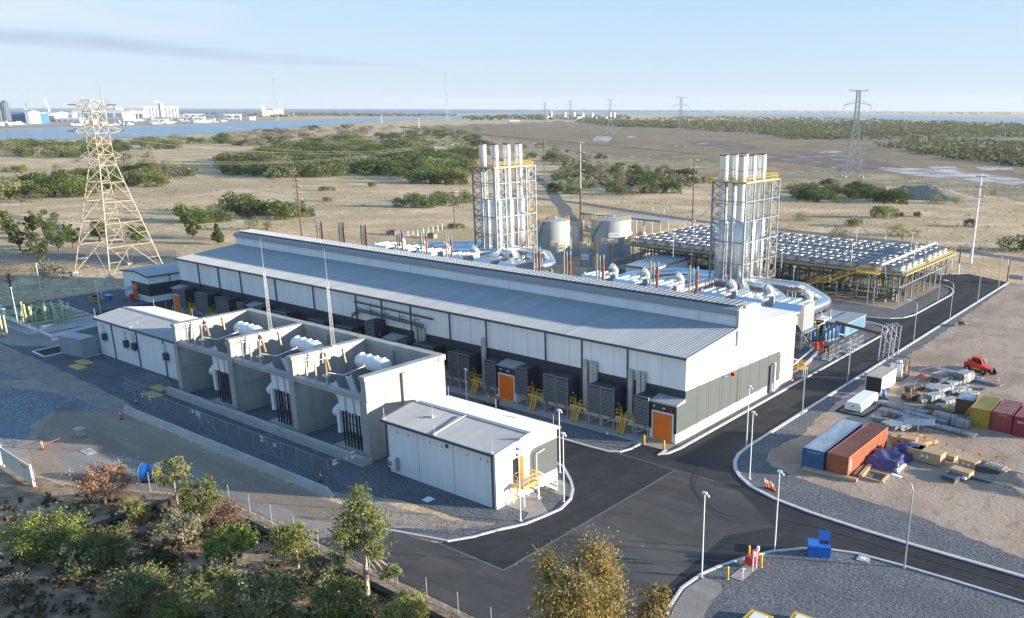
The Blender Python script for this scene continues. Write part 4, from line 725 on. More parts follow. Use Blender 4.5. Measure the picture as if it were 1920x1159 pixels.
# ------------------------------------------------------------------ exhaust stacks
def stack(xo, ztop, side):
    t = thing('exhaust_stack', '%s cluster of tall silver exhaust flues in a braced steel frame' % side, 'chimney', (xo, 160, 0), 0, 'flue clusters behind the hall')
    fz = 26.1; X0, X1 = xo-7.4, xo
    for gx in (X0+0.6, X1-2.8):
        for gy in (155.6, 159.8, 164.0):
            f = obj('flue', MB().cyl(gx, gy, 3.0, ztop, 0.9, 22), M_alu2, t)
            obj('lower_sleeve', MB().lathe([(0.9, 18.3), (1.28, 17.9), (1.28, 4.0), (0.9, 3.6)], gx, gy, 0, 22), M_alu2, f)
            m = MB().lathe([(0.92, ztop-0.15), (0.95, ztop-0.15), (0.95, ztop+0.05), (0.8, ztop+0.05), (0.8, ztop-1.5)], gx, gy, 0, 22); obj('rim', m, M_rust, f)
            m = MB(); 
            for z in (9.0, 15.0, 21.5, 28.0): m.lathe([(0.9, z), (0.94, z), (0.94, z+0.12), (0.9, z+0.12)], gx, gy, 0, 22)
            obj('band', m, M_frame, f)
    Y = [152.4, 155.8, 159.9, 163.4, 166.8]
    for x in (X0, X0+3.0, X0+4.7, X1): 
        obj('column', MB().beam((x, Y[0], 0), (x, Y[0], fz), 0.3), M_frame, t)
    for y in Y[1:4]: obj('column', MB().beam((X1, y, 0), (X1, y, fz), 0.28), M_frame, t)
    for y in (163.6, 166.8): 
        obj('column', MB().beam((X1-2.2, y, 0), (X1-2.2, y, fz), 0.25), M_frame, t)
    obj('column', MB().beam((X1, 166.8, 0), (X1, 166.8, fz), 0.28), M_frame, t)
    for y in Y[1:4]: obj('column', MB().beam((X0, y, 0), (X0, y, fz), 0.28), M_frame, t)
    lv = [2.0, 6.0, 10.2, 14.4, 18.6, 22.4, fz-0.1]
    m = MB()
    for z in lv:
        for a, b in (((X0, Y[0]), (X1, Y[0])), ((X1, Y[0]), (X1, Y[4])), ((X0, Y[0]), (X0, Y[3])), ((X0, Y[3]), (X1, Y[3])), ((X1-2.2, Y[4]), (X1, Y[4])), ((X1-2.2, Y[3]), (X1-2.2, Y[4]))): m.beam((*a, z), (*b, z), 0.24 if z in (14.4, fz-0.1) else 0.17)
    obj('floor_beam', m, M_frame, t); m = MB()
    for z0, z1 in zip(lv[:-1], lv[1:]):
        for a, b in (((X0, Y[0]), (X0+3.0, Y[0])), ((X1, Y[0]), (X1, Y[1])), ((X1, Y[3]), (X1, Y[4])), ((X0, Y[0]), (X0, Y[1]))):
            zm = (z0+z1)/2
            m.beam((*a, z0), (*b, zm), 0.11); m.beam((*b, zm), (*a, z1), 0.11); m.beam((*b, z0), (*a, zm), 0.08); m.beam((*a, zm), (*b, z1), 0.08)
        for a, b in (((X1, Y[2]), (X1, Y[3])), ((X0+4.7, Y[0]), (X0+3.0, Y[0]))): m.beam((*a, z0), (*b, z1), 0.08)
    obj('brace', m, M_frame, t)
    m = MB(); m.box(X0-0.9, X1+0.3, 151.9, 165.2, fz, fz+0.12); obj('platform_deck', m, M_frame, t)
    m = MB(); z = fz+0.12
    handrail(m, [(X0-0.8, 152.0, z), (X0+2.6, 152.0, z), (X0+5.0, 152.0, z), (X1+0.2, 152.0, z), (X1+0.2, 155.5, z), (X1+0.2, 159, z), (X1+0.2, 162.5, z), (X1+0.2, 165.1, z), (X1-3, 165.1, z), (X0-0.8, 165.1, z), (X0-0.8, 158.5, z), (X0-0.8, 152.0, z)], 1.15, 0.045)
    m.box(X0-0.9, X1+0.3, 151.86, 151.9, fz-0.05, fz+0.2); m.box(X1+0.3, X1+0.34, 151.9, 165.2, fz-0.05, fz+0.2); obj('handrail', m, M_yellow, t)
    m = MB(); m2 = MB()
    for i, z in enumerate(lv[:-1]):
        a, b = (163.9, 166.4) if i % 2 else (166.4, 163.9); z2 = lv[i+1]
        for xx in (X1-0.5, X1-1.2): m2.beam((xx, a, z), (xx, b, z2), 0.06, 0.18)
        handrail(m, [(X1-0.4, a, z), (X1-0.4, b, z2)], 0.95, 0.025); handrail(m, [(X1-0.2, 163.6, z2), (X1-0.2, 166.6, z2)], 1.0, 0.03); m2.box(X1-2.0, X1-0.2, b-0.4, b+0.3, z2-0.05, z2)
    obj('stair', m2, M_frame, t); obj('stair_rail', m, M_yellow, t)
    m = MB()
    for x, y in ((X1+0.1, 164.9), (X0+3.4, 152.2), (X1-2.6, 160)): m.pipe([(x, y, fz), (x, y, fz+9.0)], [0.04, 0.015], 5)
    obj('lightning_rod', m, M_frame, t)
    return t
stack(-80.8, 31.0, 'right'); stack(-147.6, 31.3, 'left')

# ------------------------------------------------------------------ silencers with ducts
def silencer(x0, w, lab, big=False):
    t = thing('exhaust_silencer', lab, 'silencer', (x0+w/2, 135, 0), 0, 'silver exhaust silencers behind the hall'); x1 = x0+w; y0, y1, z0, z1 = 132.0, 138.6, 3.6, 8.3
    prof = [(y0+1.9, z0), (y1, z0), (y1, z1), (y0+1.6, z1), (y0, z1-1.6), (y0, z0+1.6)]
    obj('casing', MB().extX(prof, x0, x1), M_alu, t)
    m = MB(); pr2 = [(y0+2.0, z0+0.15), (y1-0.15, z0+0.15), (y1-0.15, z1-0.15), (y0+1.7, z1-0.12)]
    n = 16
    for k in range(n):
        y = y0+2.0+(y1-y0-2.3)*k/n; m.box(x1, x1+0.06, y, y+0.22, z0+0.15, z1-0.12)
    obj('end_panel', m, M_ltrim, t)
    m = MB()
    for x in (x0+0.9, (x0+x1)/2, x1-0.9):
        m.box(x-0.05, x+0.05, y0+1.5, y1, z1, z1+0.12)
    for x in (x0+0.3, x1-0.3):
        m.cyl(x, y1-0.4, z1, z1+0.35, 0.14, 8); m.cyl(x, y0+2.0, z1, z1+0.35, 0.14, 8)
    obj('roof_rib', m, M_alu2, t)
    obj('front_flange', MB().lathe([(0, 0), (1.0, 0), (1.0, -0.5), (0, -0.5)], x0+1.2, y0, 5.6, 18, 'y'), M_alu2, t)
    for x in (x0+0.3, x1-0.3):
        for y in (y0+2.4, y1-0.3): obj('leg', MB().box(x-0.12, x+0.12, y-0.12, y+0.12, 0, z0), M_frame, t)
    m = MB()
    for a, b in (((x0+0.3, y0+2.4), (x0+0.3, y1-0.3)), ((x1-0.3, y0+2.4), (x1-0.3, y1-0.3)), ((x0+0.3, y1-0.3), (x1-0.3, y1-0.3))): m.beam((*a, 0.3), (*b, z0-0.2), 0.12); m.beam((*b, 0.3), (*a, z0-0.2), 0.12)
    m.box(x0, x1+0.6, y0+1.8, y1, z0-0.2, z0-0.05); obj('brace', m, M_frame, t)
SL = [(-64.3, 'rightmost, beside the hall end'), (-71.8, 'second from the right'), (-79.3, 'third from the right, in front of the right flues'), (-90.7, 'fourth from the right'), (-98.6, 'fifth from the right'), (-106.4, 'sixth from the right'),
      (-129.0, 'just right of the left flues'), (-136.4, 'right in front of the left flues'), (-145.6, 'left in front of the left flues'), (-154.9, 'third from the left'), (-162.8, 'second from the left'), (-170.6, 'leftmost one')]
for x, w in SL: silencer(x, 5.2, 'silver box silencer on legs, '+w)
def duct(pts, r, lab, legs=()):
    t = thing('exhaust_duct', lab, 'duct', (*pts[0][:2], 0), 0, 'silver exhaust ducts')
    P = [V3(*p) for p in pts]; S = [P[0]]
    for i in range(1, len(P)-1):
        a = P[i-1]-P[i]; b = P[i+1]-P[i]; la, lb = np.linalg.norm(a), np.linalg.norm(b); k = min(1.6, la/2.2, lb/2.2)
        for s_ in (0, 0.33, 0.67, 1): q = (1-s_)**2*(P[i]+a/la*k)+2*s_*(1-s_)*P[i]+s_**2*(P[i]+b/lb*k); S.append(q)
    S.append(P[-1]); obj('duct_shell', MB().pipe(S, r, 20), M_alu, t); m = MB()
    for i in range(len(P)-1):
        L = np.linalg.norm(P[i+1]-P[i]); n = int(L/2.2); d = (P[i+1]-P[i])/L
        for k in range(1, n): c = P[i]+d*(k*L/n); m.pipe([c-d*0.05, c+d*0.05], r+0.03, 20)
    obj('seam_band', m, M_alu2, t)
    for x, y, z in legs:
        m = MB()
        for dx in (-0.9, 0.9): m.beam((x+dx, y, 0), (x+dx, y, z), 0.18)
        m.beam((x-0.9, y, z-0.3), (x+0.9, y, z-0.3), 0.2); m.beam((x-0.9, y, 0.4), (x+0.9, y, z-0.5), 0.1); m.beam((x+0.9, y, 0.4), (x-0.9, y, z-0.5), 0.1); obj('trestle', m, M_steel, t)
for xo, tag_, SR in ((0, 'right', 1), (-66.8, 'left', 1)):
    duct([(-61.2+xo*0.99, 138.5, 5.9), (-61.2+xo*0.99, 149.0, 5.9), (-70.5+xo, 158.8, 5.9), (-83+xo, 158.8, 5.9)], 1.05, 'outer silver duct bending round to the %s flue cluster' % tag_, [(-61.2+xo, 148.5, 4.8), (-66.5+xo, 154.5, 4.8), (-73+xo, 158.8, 4.8)])
    duct([(-69.0+xo, 138.5, 5.9), (-69.0+xo, 146.5, 5.9), (-76+xo, 153.6, 5.9), (-84+xo, 155.0, 5.9)], 1.0, 'inner silver duct curving to the %s flue cluster' % tag_, [(-69+xo, 145.5, 4.8)])
    duct([(-76.5+xo, 138.5, 5.9), (-77.5+xo, 148.0, 5.9), (-82+xo, 155.0, 5.9)], 1.0, 'short silver duct straight into the %s flue cluster' % tag_)
    if xo == 0:
        duct([(-88.1, 138.5, 5.9), (-88.1, 146, 5.9), (-88.0, 155, 5.9)], 1.0, 'silver duct rising behind the fourth silencer to the right flues')
        duct([(-96.0, 138.5, 5.9), (-96.0, 147.5, 5.9), (-92, 152.5, 5.9), (-86, 156.0, 5.9)], 1.0, 'silver duct reaching the right flues from the left side')
        duct([(-103.8, 138.5, 5.9), (-104.5, 148.8, 5.9), (-99, 157.5, 5.9), (-84.5, 160.0, 5.9)], 1.05, 'long blue reflecting duct left of the right flues')
    else:
        duct([(-152.3, 138.5, 5.9), (-152.3, 147, 5.9), (-149, 155, 5.9)], 1.0, 'silver duct behind the third silencer from the left')
        duct([(-160.2, 138.5, 5.9), (-161, 147, 5.9), (-156, 153.5, 5.9), (-151, 155.6, 5.9)], 1.0, 'lower long blue duct left of the left flues')
        duct([(-168.0, 138.5, 5.9), (-168.6, 150, 5.9), (-162, 158.8, 5.9), (-151, 159.8, 5.9)], 1.05, 'upper long blue duct left of the left flues')
v0 = thing('relief_vent', '', 'vent', (0, 0, 0), 0, 'silver relief vents standing behind the silencers')
obj('elbow', MB().pipe([(0, 0, 5.5), (0, 0, 8.6), (-0.25, -0.25, 9.1), (-0.7, -0.5, 9.3)], 0.72, 16), M_alu2, v0); obj('lid', MB().pipe([(-0.7, -0.5, 9.3), (-0.78, -0.56, 9.37)], 0.78, 16), M_steel, v0)
for i, (x, w) in enumerate(SL):
    lab = 'silver elbow vent behind the silencer, '+w
    if i == 0: v0.location = (x+3.4, 139.9, 0); v0['label'] = lab
    else: dup(v0, (x+3.4, 139.9, 0), 0, lab)

# ------------------------------------------------------------------ vent risers on the back of the hall
M_rr = mat('red_oxide_pipe', (0.26, 0.08, 0.05), 0.6, var=0.15); M_rb = mat('blue_pipe_cap', (0.08, 0.25, 0.48), 0.5, var=0.1); M_cream = mat('cream_pipe', (0.34, 0.32, 0.25), 0.5, var=0.1)
r0 = thing('vent_riser', '', 'vent pipes', (0, 0, 0), 0, 'clusters of vent pipes along the back of the hall')
obj('cream_pipe', MB().pipe([(-0.75, 0, 0), (-0.75, 0, 15.4)], 0.15, 8), M_cream, r0); obj('cream_pipe', MB().pipe([(-0.1, 0.1, 0), (-0.1, 0.1, 15.2)], 0.11, 8), M_cream, r0)
rp = obj('red_pipe', MB().pipe([(0.75, 0, 0), (0.75, 0, 14.7)], 0.16, 8), M_rr, r0); obj('red_pipe', MB().pipe([(0.4, 0.15, 0), (0.4, 0.15, 14.4)], 0.12, 8), M_rust, r0)
obj('blue_cap', MB().pipe([(0.75, 0, 14.7), (0.75, 0, 15.4)], 0.19, 8), M_rb, rp)
m = MB(); m.beam((-1.05, -0.1, 13.2), (1.0, -0.1, 13.2), 0.12); m.beam((-1.05, -0.1, 12.0), (-1.05, -0.1, 14), 0.06); obj('bracket', m, M_steel, r0); obj('lightning_rod', MB().pipe([(-0.45, 0, 13), (-0.45, 0, 18.5)], [0.03, 0.015], 5), M_steel, r0)
RX = [(-71.6, 'in front of the right flues, nearest the hall end'), (-79.1, 'in front of the white gable shed'), (-90.8, 'in front of the small tanks'), (-98.4, 'in front of the near storage tank'), (-106.0, 'at the silver duct bend'), (-113.7, 'just right of the left flues, over the ridge'), (-121.3, 'left of the left flues, nearest them'), (-128.9, 'between blue silencer roofs'), (-136.5, 'left of the first blue silencer roof'), (-144.1, 'standing alone over the left ridge'), (-152.0, 'near the post row in the paddock'), (-159.6, 'second from the left end of the ridge'), (-167.2, 'leftmost, beside the timber power pole')]
# positions of risers read against the ridge of the hall
for (px, py), (_, w) in zip(((1578, 0), (0, 0)), RX[:0]): pass
pxs = [1302, 1227, 1125, 1063, 1006, 842, 796, 751, 684, 643, 603]
lbl = ['in front of the right flues', 'in front of the white gable shed', 'in front of the small tanks', 'in front of the near storage tank', 'beside the silver duct bend right of the left flues', 'left of the left flues, nearest to them', 'between the blue silencer roofs left of the left flues', 'at the leftmost blue silencer roof', 'at the left part of the ridge, third from the left end', 'second from the left end of the ridge', 'leftmost, nearest the timber power pole']
def onY(px, py, Yp): d = ray(px, py); t = Yp/d[1]; return (float(d[0]*t), Yp, float(CAMH+d[2]*t))
for i, (px, w) in enumerate(zip(pxs, lbl)):
    x = onY(px, 470, 120.0)[0]; lab = 'blue capped vent pipes '+w
    if i == 0: r0.location = (x, 120.0, 0); r0['label'] = lab
    else: dup(r0, (x, 120.0, 0), 0, lab)

# ------------------------------------------------------------------ tanks
def tank(name, lab, x, y, r, h, signs=(), rail=True, small=False):
    t = thing(name, lab, 'tank', (x, y, 0), 0, 'grey storage tanks')
    obj('shell', MB().cyl(x, y, 0, h, r, 40), M_tank, t); obj('roof', MB().lathe([(r+0.04, h), (r*0.5, h+0.25), (0.01, h+0.45)], x, y, 0, 40), M_tank, t)
    m = MB()
    for z in np.arange(1.5, h, 1.7): m.lathe([(r, z), (r+0.02, z), (r+0.02, z+0.03), (r, z+0.03)], x, y, 0, 40)
    obj('seam', m, M_ltrim, t)
    m = MB(); n = 18 if not small else 9; a0, a1 = (0, 2*math.pi)
    pts = [(x+(r-0.05)*math.cos(a), y+(r-0.05)*math.sin(a), h) for a in np.linspace(a0, a1, n+1)]
    handrail(m, pts, 1.05, 0.03); m.lathe([(r, h-0.02), (r+0.06, h-0.02), (r+0.06, h+0.06), (r, h+0.06)], x, y, 0, 40); obj('handrail', m, M_yellow, t)
    m = MB(); m.cyl(x, y+0.2*r, h+0.3, h+0.9, 0.3, 10); m.box(x-r*0.5, x-r*0.5+0.5, y-0.2, y+0.3, h+0.1, h+0.6); obj('roof_fitting', m, M_steel, t)
    if not small:
        m = MB(); m2 = MB(); n = 18
        for k in range(n):
            a, b = rad(205+k*4.2), rad(205+(k+1)*4.2); z0, z1 = 0.2+(h-0.2)*k/n, 0.2+(h-0.2)*(k+1)/n
            for rr_ in (r+0.15, r+0.95): m2.beam((x+rr_*math.cos(a), y+rr_*math.sin(a), z0), (x+rr_*math.cos(b), y+rr_*math.sin(b), z1), 0.05, 0.2)
            m.pipe([(x+(r+0.95)*math.cos(a), y+(r+0.95)*math.sin(a), z0+1), (x+(r+0.95)*math.cos(b), y+(r+0.95)*math.sin(b), z1+1)], 0.035, 5); m.pipe([(x+(r+0.95)*math.cos(a), y+(r+0.95)*math.sin(a), z0), (x+(r+0.95)*math.cos(a), y+(r+0.95)*math.sin(a), z0+1)], 0.03, 5)
        obj('spiral_stair', m2, M_frame, t); obj('spiral_rail', m, M_yellow, t)
    else:
        m = MB(); a = rad(-20); m.box(x+r*math.cos(a)-0.1, x+r*math.cos(a)+1.2, y-0.7, y+0.7, h-0.2, h-0.1); handrail(m, [(x+r+1.1, y-0.7, h-0.1), (x+r+1.1, y+0.7, h-0.1)], 1.1, 0.05)
        for yy in (y-0.3, y+0.3): m.beam((x+r+0.4, yy, 0), (x+r+0.4, yy, h+1), 0.07)
        obj('ladder', m, M_yellow, t)
    for (ang, z, w, h_, txt) in signs:
        a = rad(ang); s = obj('sign', MB().beam((x+(r+0.02)*math.cos(a)+math.sin(a)*w/2, y+(r+0.02)*math.sin(a)-math.cos(a)*w/2, z), (x+(r+0.02)*math.cos(a)-math.sin(a)*w/2, y+(r+0.02)*math.sin(a)+math.cos(a)*w/2, z), 0.3, h_), M_white2, t)
        if txt: text_mesh('lettering', txt, h_*0.8, M_ltrim, s, tuple(V3(x+(r+0.2)*math.cos(a), y+(r+0.2)*math.sin(a), z)-V3(*t.location)), (math.pi/2, 0, a+math.pi/2))
    return t
tank('storage_tank', 'largest grey storage tank with white signs and yellow railed roof', -146.0, 196.5, 5.6, 10.1, [(-47, 6.3, 2.6, 1.1, 'FAE W2'), (-48, 4.7, 3.0, 1.1, '')])
tank('storage_tank', 'grey storage tank behind the left flues, left of the largest tank', -154.5, 181.5, 4.5, 10.6)
tank('process_tank', 'narrow grey tank standing between the two big storage tanks', -152.9, 190.0, 1.5, 8.2, small=True)
tank('process_tank', 'small grey tank with white sign in front of the largest tank', -140.4, 178.0, 1.7, 5.0, [(-62, 3.0, 1.8, 0.6, ''), (-62, 2.2, 2.0, 0.5, '')], small=True)
tank('process_tank', 'small grey tank tucked against the right side of the largest tank', -138.4, 184.2, 1.5, 5.4, small=True)
tank('process_tank', 'small grey tank in front of the left storage tank', -145.6, 172.6, 1.9, 5.4, small=True)
t = thing('bund_wall', 'low grey concrete bund wall round the storage tanks', 'wall', (-143, 172, 0))
m = MB(); m.beam((-160, 170.0, 0.8), (-131.6, 167.8, 0.8), 0.3, 1.6); obj('front_wall', m, M_conc, t); obj('side_wall', MB().beam((-131.6, 167.9, 0.8), (-137.9, 204, 0.8), 0.3, 1.6), M_conc, t)
t = thing('canopy', 'long open-sided shelter with pale flat roof behind the tanks', 'canopy', (-166, 235, 0))
m = MB().add([(-186, 232.8, 5.4), (-152.5, 231.5, 5.4), (-146, 237.5, 5.4), (-180, 239.5, 5.4), (-186, 232.8, 5.6), (-152.5, 231.5, 5.6), (-146, 237.5, 5.6), (-180, 239.5, 5.6)], [(3, 2, 1, 0), (4, 5, 6, 7), (0, 1, 5, 4), (1, 2, 6, 5), (2, 3, 7, 6), (3, 0, 4, 7)]); obj('roof', m, M_roof, t)
obj('fascia', MB().beam((-186, 232.7, 5.4), (-152.5, 231.4, 5.4), 0.1, 0.4), M_trim, t)
for k in range(6):
    for (a, b) in (((-185, 233.2), (-153, 232)), ((-179.5, 238.8), (-147, 237))):
        x, y = a[0]+(b[0]-a[0])*k/5, a[1]+(b[1]-a[1])*k/5; obj('post', MB().beam((x, y, 0), (x, y, 5.4), 0.25), M_steel, t)
m = MB(); 
for k in range(3): x = -170+k*8; m.beam((x, 232.7, 5.2), (x+1.5, 232.7, 2.5), 0.1); m.beam((x+3, 232.7, 5.2), (x+1.5, 232.7, 2.5), 0.1)
obj('brace', m, M_steel, t)
for k, (x, y, c) in enumerate(((-164, 226, M_steel), (-160, 224.5, M_white2), (-156.5, 227, M_tank), (-150, 224, M_steel), (-168, 229, M_tank))):
    q = thing('pump_unit', ['grey pump at the left under the long shelter', 'white pump in front of the shelter', 'pale grey pump in front of the shelter', 'grey pump at the right end of the shelter', 'pale pump nearest the largest tank'][k], 'pump', (x, y, 0), 0, 'pumps by the shelter')
    obj('body', MB().lathe([(0, 0), (0.9, 0.1), (0.9, 2.2), (0, 2.4)], x-1.2, y, 1.5, 12, 'x'), c, q); obj('frame', MB().box(x-1.3, x+1.3, y-0.8, y+0.8, 0, 0.6), M_trim, q)
t = thing('workshop_shed', 'white shed with sloping blue-shaded roof half hidden behind the ducts', 'shed', (-113.5, 174, 0))
SX0, SX1, SY0, SY1 = -119.5, -111.5, 166.8, 184.0
obj('wall', MB().box(SX0, SX1, SY0, SY1, 0, 4.0), M_white, t)
m = MB().add([(SX0-0.2, SY0-0.2, 4.05), (SX1+0.3, SY0-0.2, 4.05), (SX1+0.3, SY1, 4.9), (SX0-0.2, SY1, 4.9), (SX1+0.3, SY0-0.2, 3.8), (SX1+0.3, SY1, 4.6), (SX0-0.2, SY0-0.2, 3.8)], [(0, 1, 2, 3), (1, 4, 5, 2), (0, 6, 4, 1)]); obj('roof', m, M_roof, t)
obj('gutter', MB().box(SX0-0.2, SX1+0.3, SY0-0.35, SY0-0.2, 3.75, 4.0), M_trim, t)

# ------------------------------------------------------------------ radiator field
DZ = 6.9; FX0, FX1, FY0, FY1 = -128.6, -58.3, 181.2, 215.5
t = thing('cooler_structure', 'raised steel structure with yellow walkways carrying the radiator fans', 'steel structure', (-93, 198, 0))
obj('deck_frame', MB().box(FX0, FX1, FY0, FY1, DZ-0.5, DZ-0.3), M_frame, t)
m = MB(); m.box(FX0-0.1, FX1+0.1, FY0-1.1, FY0, DZ-0.35, DZ-0.2); m.box(FX1, FX1+1.1, FY0-1.1, FY1+0.4, DZ-0.35, DZ-0.2); m.box(FX0-1.1, FX0, FY0-1.1, FY1+0.4, DZ-0.35, DZ-0.2); obj('walkway', m, M_frame, t)
nx, ny = 16, 5
for i in range(nx):
    for j in range(ny):
        x = FX0+0.8+(FX1-FX0-1.4)*i/(nx-1); y = FY0+0.2+(FY1-FY0-0.6)*j/(ny-1)
        if len([1 for c in t.children if c.name.startswith('column')]) < 96: obj('column', MB().beam((x, y, 0), (x, y, DZ-0.5), 0.24), M_frame if (i in (nx-1,) or j == 0) else M_green, t)
m = MB()
for i in range(nx):
    x = FX0+0.8+(FX1-FX0-1.4)*i/(nx-1); m.beam((x, FY0, DZ-0.7), (x, FY1, DZ-0.7), 0.2, 0.35); m.beam((x, FY0, 3.6), (x, FY1, 3.6), 0.15, 0.2)
    if i % 2 == 0 and i < nx-1: x2 = FX0+0.8+(FX1-FX0-1.4)*(i+1)/(nx-1); m.beam((x, FY0, 0.2), (x2, FY0, 3.4), 0.1)
for j in range(ny): y = FY0+0.2+(FY1-FY0-0.6)*j/(ny-1); m.beam((FX0, y, DZ-0.75), (FX1, y, DZ-0.75), 0.2, 0.4); m.beam((FX0, y, 3.4), (FX1, y, 3.4), 0.15, 0.2)
obj('floor_beam', m, M_frame, t); m = MB(); ys = [FY0+0.2+(FY1-FY0-0.6)*k/8 for k in range(9)]
for k in range(8): m.beam((FX1-0.6, ys[k], 0.1), (FX1-0.6, ys[k+1], DZ-0.7), 0.14); m.beam((FX1-0.6, ys[k]+0.2, 0), (FX1-0.6, ys[k]+0.2, DZ-0.6), 0.18)
obj('brace', m, M_frame, t)
m = MB(); z = DZ-0.2
def railrun(m, a, b, sp=2.0, h=1.1, z=0, r=0.035):
    L = math.hypot(b[0]-a[0], b[1]-a[1]); n = max(1, int(L/sp)); handrail(m, [(a[0]+(b[0]-a[0])*k/n, a[1]+(b[1]-a[1])*k/n, z) for k in range(n+1)], h, r)
railrun(m, (FX0-1.1, FY0-1.1), (FX1+1.1, FY0-1.1), z=z); railrun(m, (FX1+1.1, FY0-1.1), (FX1+1.1, FY1+0.4), z=z); railrun(m, (FX1+0.1, FY0+2), (FX1+0.1, FY1+0.4), z=z); railrun(m, (FX0-1.1, FY0-1.1), (FX0-1.1, FY1+0.4), z=z); railrun(m, (FX0-0.1, FY0+1), (FX0-0.1, FY1+0.4), z=z); railrun(m, (FX0-1.1, FY1+0.4), (FX1+1.1, FY1+0.4), z=z)
for a in ((FX0-1.1, FY0-1.15, FX1+1.1, FY0-1.05), (FX1+1.05, FY0-1.1, FX1+1.15, FY1+0.4)): m.box(a[0], a[2], a[1], a[3], z-0.12, z+0.06)
obj('handrail', m, M_yellow, t)
m = MB(); s0, s1, s2 = (-88.5, 178.6), (-74.5, 178.6), (-66.5, 178.6)
for dy in (0, 1.0): m.beam((-82.5, 177.6+dy, 0.1), (-75.8, 177.6+dy, 3.6), 0.1, 0.3); m.beam((-74.0, 177.6+dy, 3.6), (-67.0, 177.6+dy, DZ-0.2), 0.1, 0.3); handrail(m, [(-82.5, 177.6+dy, 0.1), (-79, 177.6+dy, 1.85), (-75.8, 177.6+dy, 3.6), (-74, 177.6+dy, 3.6), (-70.5, 177.6+dy, 5.2), (-67, 177.6+dy, DZ-0.2), (-63, 177.6+dy, DZ-0.2)], 1.05, 0.05)
m.box(-75.8, -74, 177.5, 178.7, 3.5, 3.65); m.box(-67, -62.5, 177.5, 180.1, DZ-0.35, DZ-0.2); handrail(m, [(-63, 177.6, DZ-0.2), (-62.5, 177.6, DZ-0.2), (-62.5, 180, DZ-0.2)], 1.05, 0.05); obj('stair', m, M_yellow, t)
for x in (-75.6, -74.2, -64.2, -62.8): obj('stair_post', MB().beam((x, 177.7, 0), (x, 177.7, 3.5 if x < -70 else DZ-0.3), 0.2), M_frame, t)
m = MB(); r_ = random.Random(5)
for k in range(150):
    x = r_.uniform(FX0+1, FX1-1); y = r_.choice((FY0+0.6, FY0+1.4, FY0+3, FY0+8)); m.pipe([(x, y, r_.choice((0.5, 1.0, 3.0))), (x, y, DZ-0.6)], r_.choice((0.07, 0.12, 0.16)), 6)
for y in (FY0+0.8, FY0+4, FY0+9): 
    for zz in (0.9, 1.6, 5.2): m.pipe([(FX0+2, y, zz), (FX1-2, y, zz)], 0.16, 6)
obj('pipework', m, M_green, t)
for k in range(56):
    x = r_.uniform(FX0+1, FX1-1); y = FY0+r_.uniform(0.5, 12); obj('valve_rack', MB().box(x, x+r_.uniform(0.3, 1.4), y, y+0.8, 0, r_.uniform(0.5, 2.2)), M_frame, t)
# radiators: one thing per column of four fans
c0 = thing('radiator_cooler', '', 'radiator', (0, 0, DZ-0.3), 0, 'radiator coolers on the raised structure'); c0['_o'] = (0, 0, 0)
obj('coil_box', MB().box(-1.6, 1.6, 0, 15.6, 0, 0.45), M_frame, c0)
for k in range(4):
    f = obj('fan_drum', MB().lathe([(1.55, 0.45), (1.5, 0.6), (1.42, 0.8), (1.42, 1.45), (1.46, 1.5), (1.38, 1.5), (1.36, 1.3), (1.34, 0.5)], 0, 1.95+k*3.9, 0, 20), M_fan, c0)
    m = MB(); 
    for q in range(6): a = q*math.pi/3; m.beam((0.2*math.cos(a), 1.95+k*3.9+0.2*math.sin(a), 1.2), (1.3*math.cos(a), 1.95+k*3.9+1.3*math.sin(a), 1.15), 0.4, 0.04)
    m.cyl(0, 1.95+k*3.9, 1.0, 1.35, 0.25, 8); m.cyl(0, 1.95+k*3.9, 0.5, 0.56, 1.34, 16); obj('fan', m, M_trim, f)
NC = 20
for i in range(NC):
    x = FX0+1.8+(FX1-FX0-3.6)*i/(NC-1)
    for j, y in enumerate((FY0+0.4, FY0+18.2)):
        lab = '%s row radiator with four silver fans, number %d of 20 counted from the left end' % (('front', 'back')[j], i+1)
        if i == 0 and j == 0: c0.location = (x, y, DZ-0.3); c0['label'] = lab
        else: dup(c0, (x, y, DZ-0.3), 0, lab)
for k, (px, py, h) in enumerate(((1604, 470, 5.5), (1595, 500, 5), (1300, 455, 5.5), (1262, 480, 5), (1707, 478, 5.2), (1712, 500, 5.0), (1495, 480, 4), (1465, 500, 4))):
    x, y, _ = G(px, py, DZ); tt = thing('floodlight_mast', 'thin floodlight mast above the radiator fans, ' + ['tall one near the middle of the right part', 'just left of the tall middle one', 'near the left railing', 'at the left front edge', 'right end rear one', 'right end front one', 'behind the right flues, rear', 'behind the right flues, front'][k], 'light mast', (x, y, DZ), 0, 'floodlight masts on the radiator deck')
    obj('pole', MB().cyl(x, y, DZ-0.3, DZ+h, 0.06, 6), M_white2, tt); obj('lamp_head', MB().box(x-0.5, x+0.5, y-0.12, y+0.12, DZ+h, DZ+h+0.2), M_white2, tt)
t = thing('expansion_pipe', 'pale overhead pipe on trestles crossing above the right end of the fans', 'pipe', (-62, 182, DZ)); A = V3(*G(1652, 497, 9.5)); B = V3(*G(1755, 455, 9.6))
m = MB(); m.pipe([A, (A+B)/2, B], 0.25, 8); obj('pipe', m, M_white2, t); m = MB()
for q in (A, A*0.7+B*0.3, A*0.3+B*0.7, B):
    for dx in (-0.8, 0.8): m.beam(tuple(q+V3(dx, 0, 0.1)), (q[0]+dx*1.6, q[1], DZ), 0.09); 
    m.beam(tuple(q+V3(-0.9, 0, 0)), tuple(q+V3(0.9, 0, 0.3)), 0.1)
obj('trestle', m, M_steel, t)
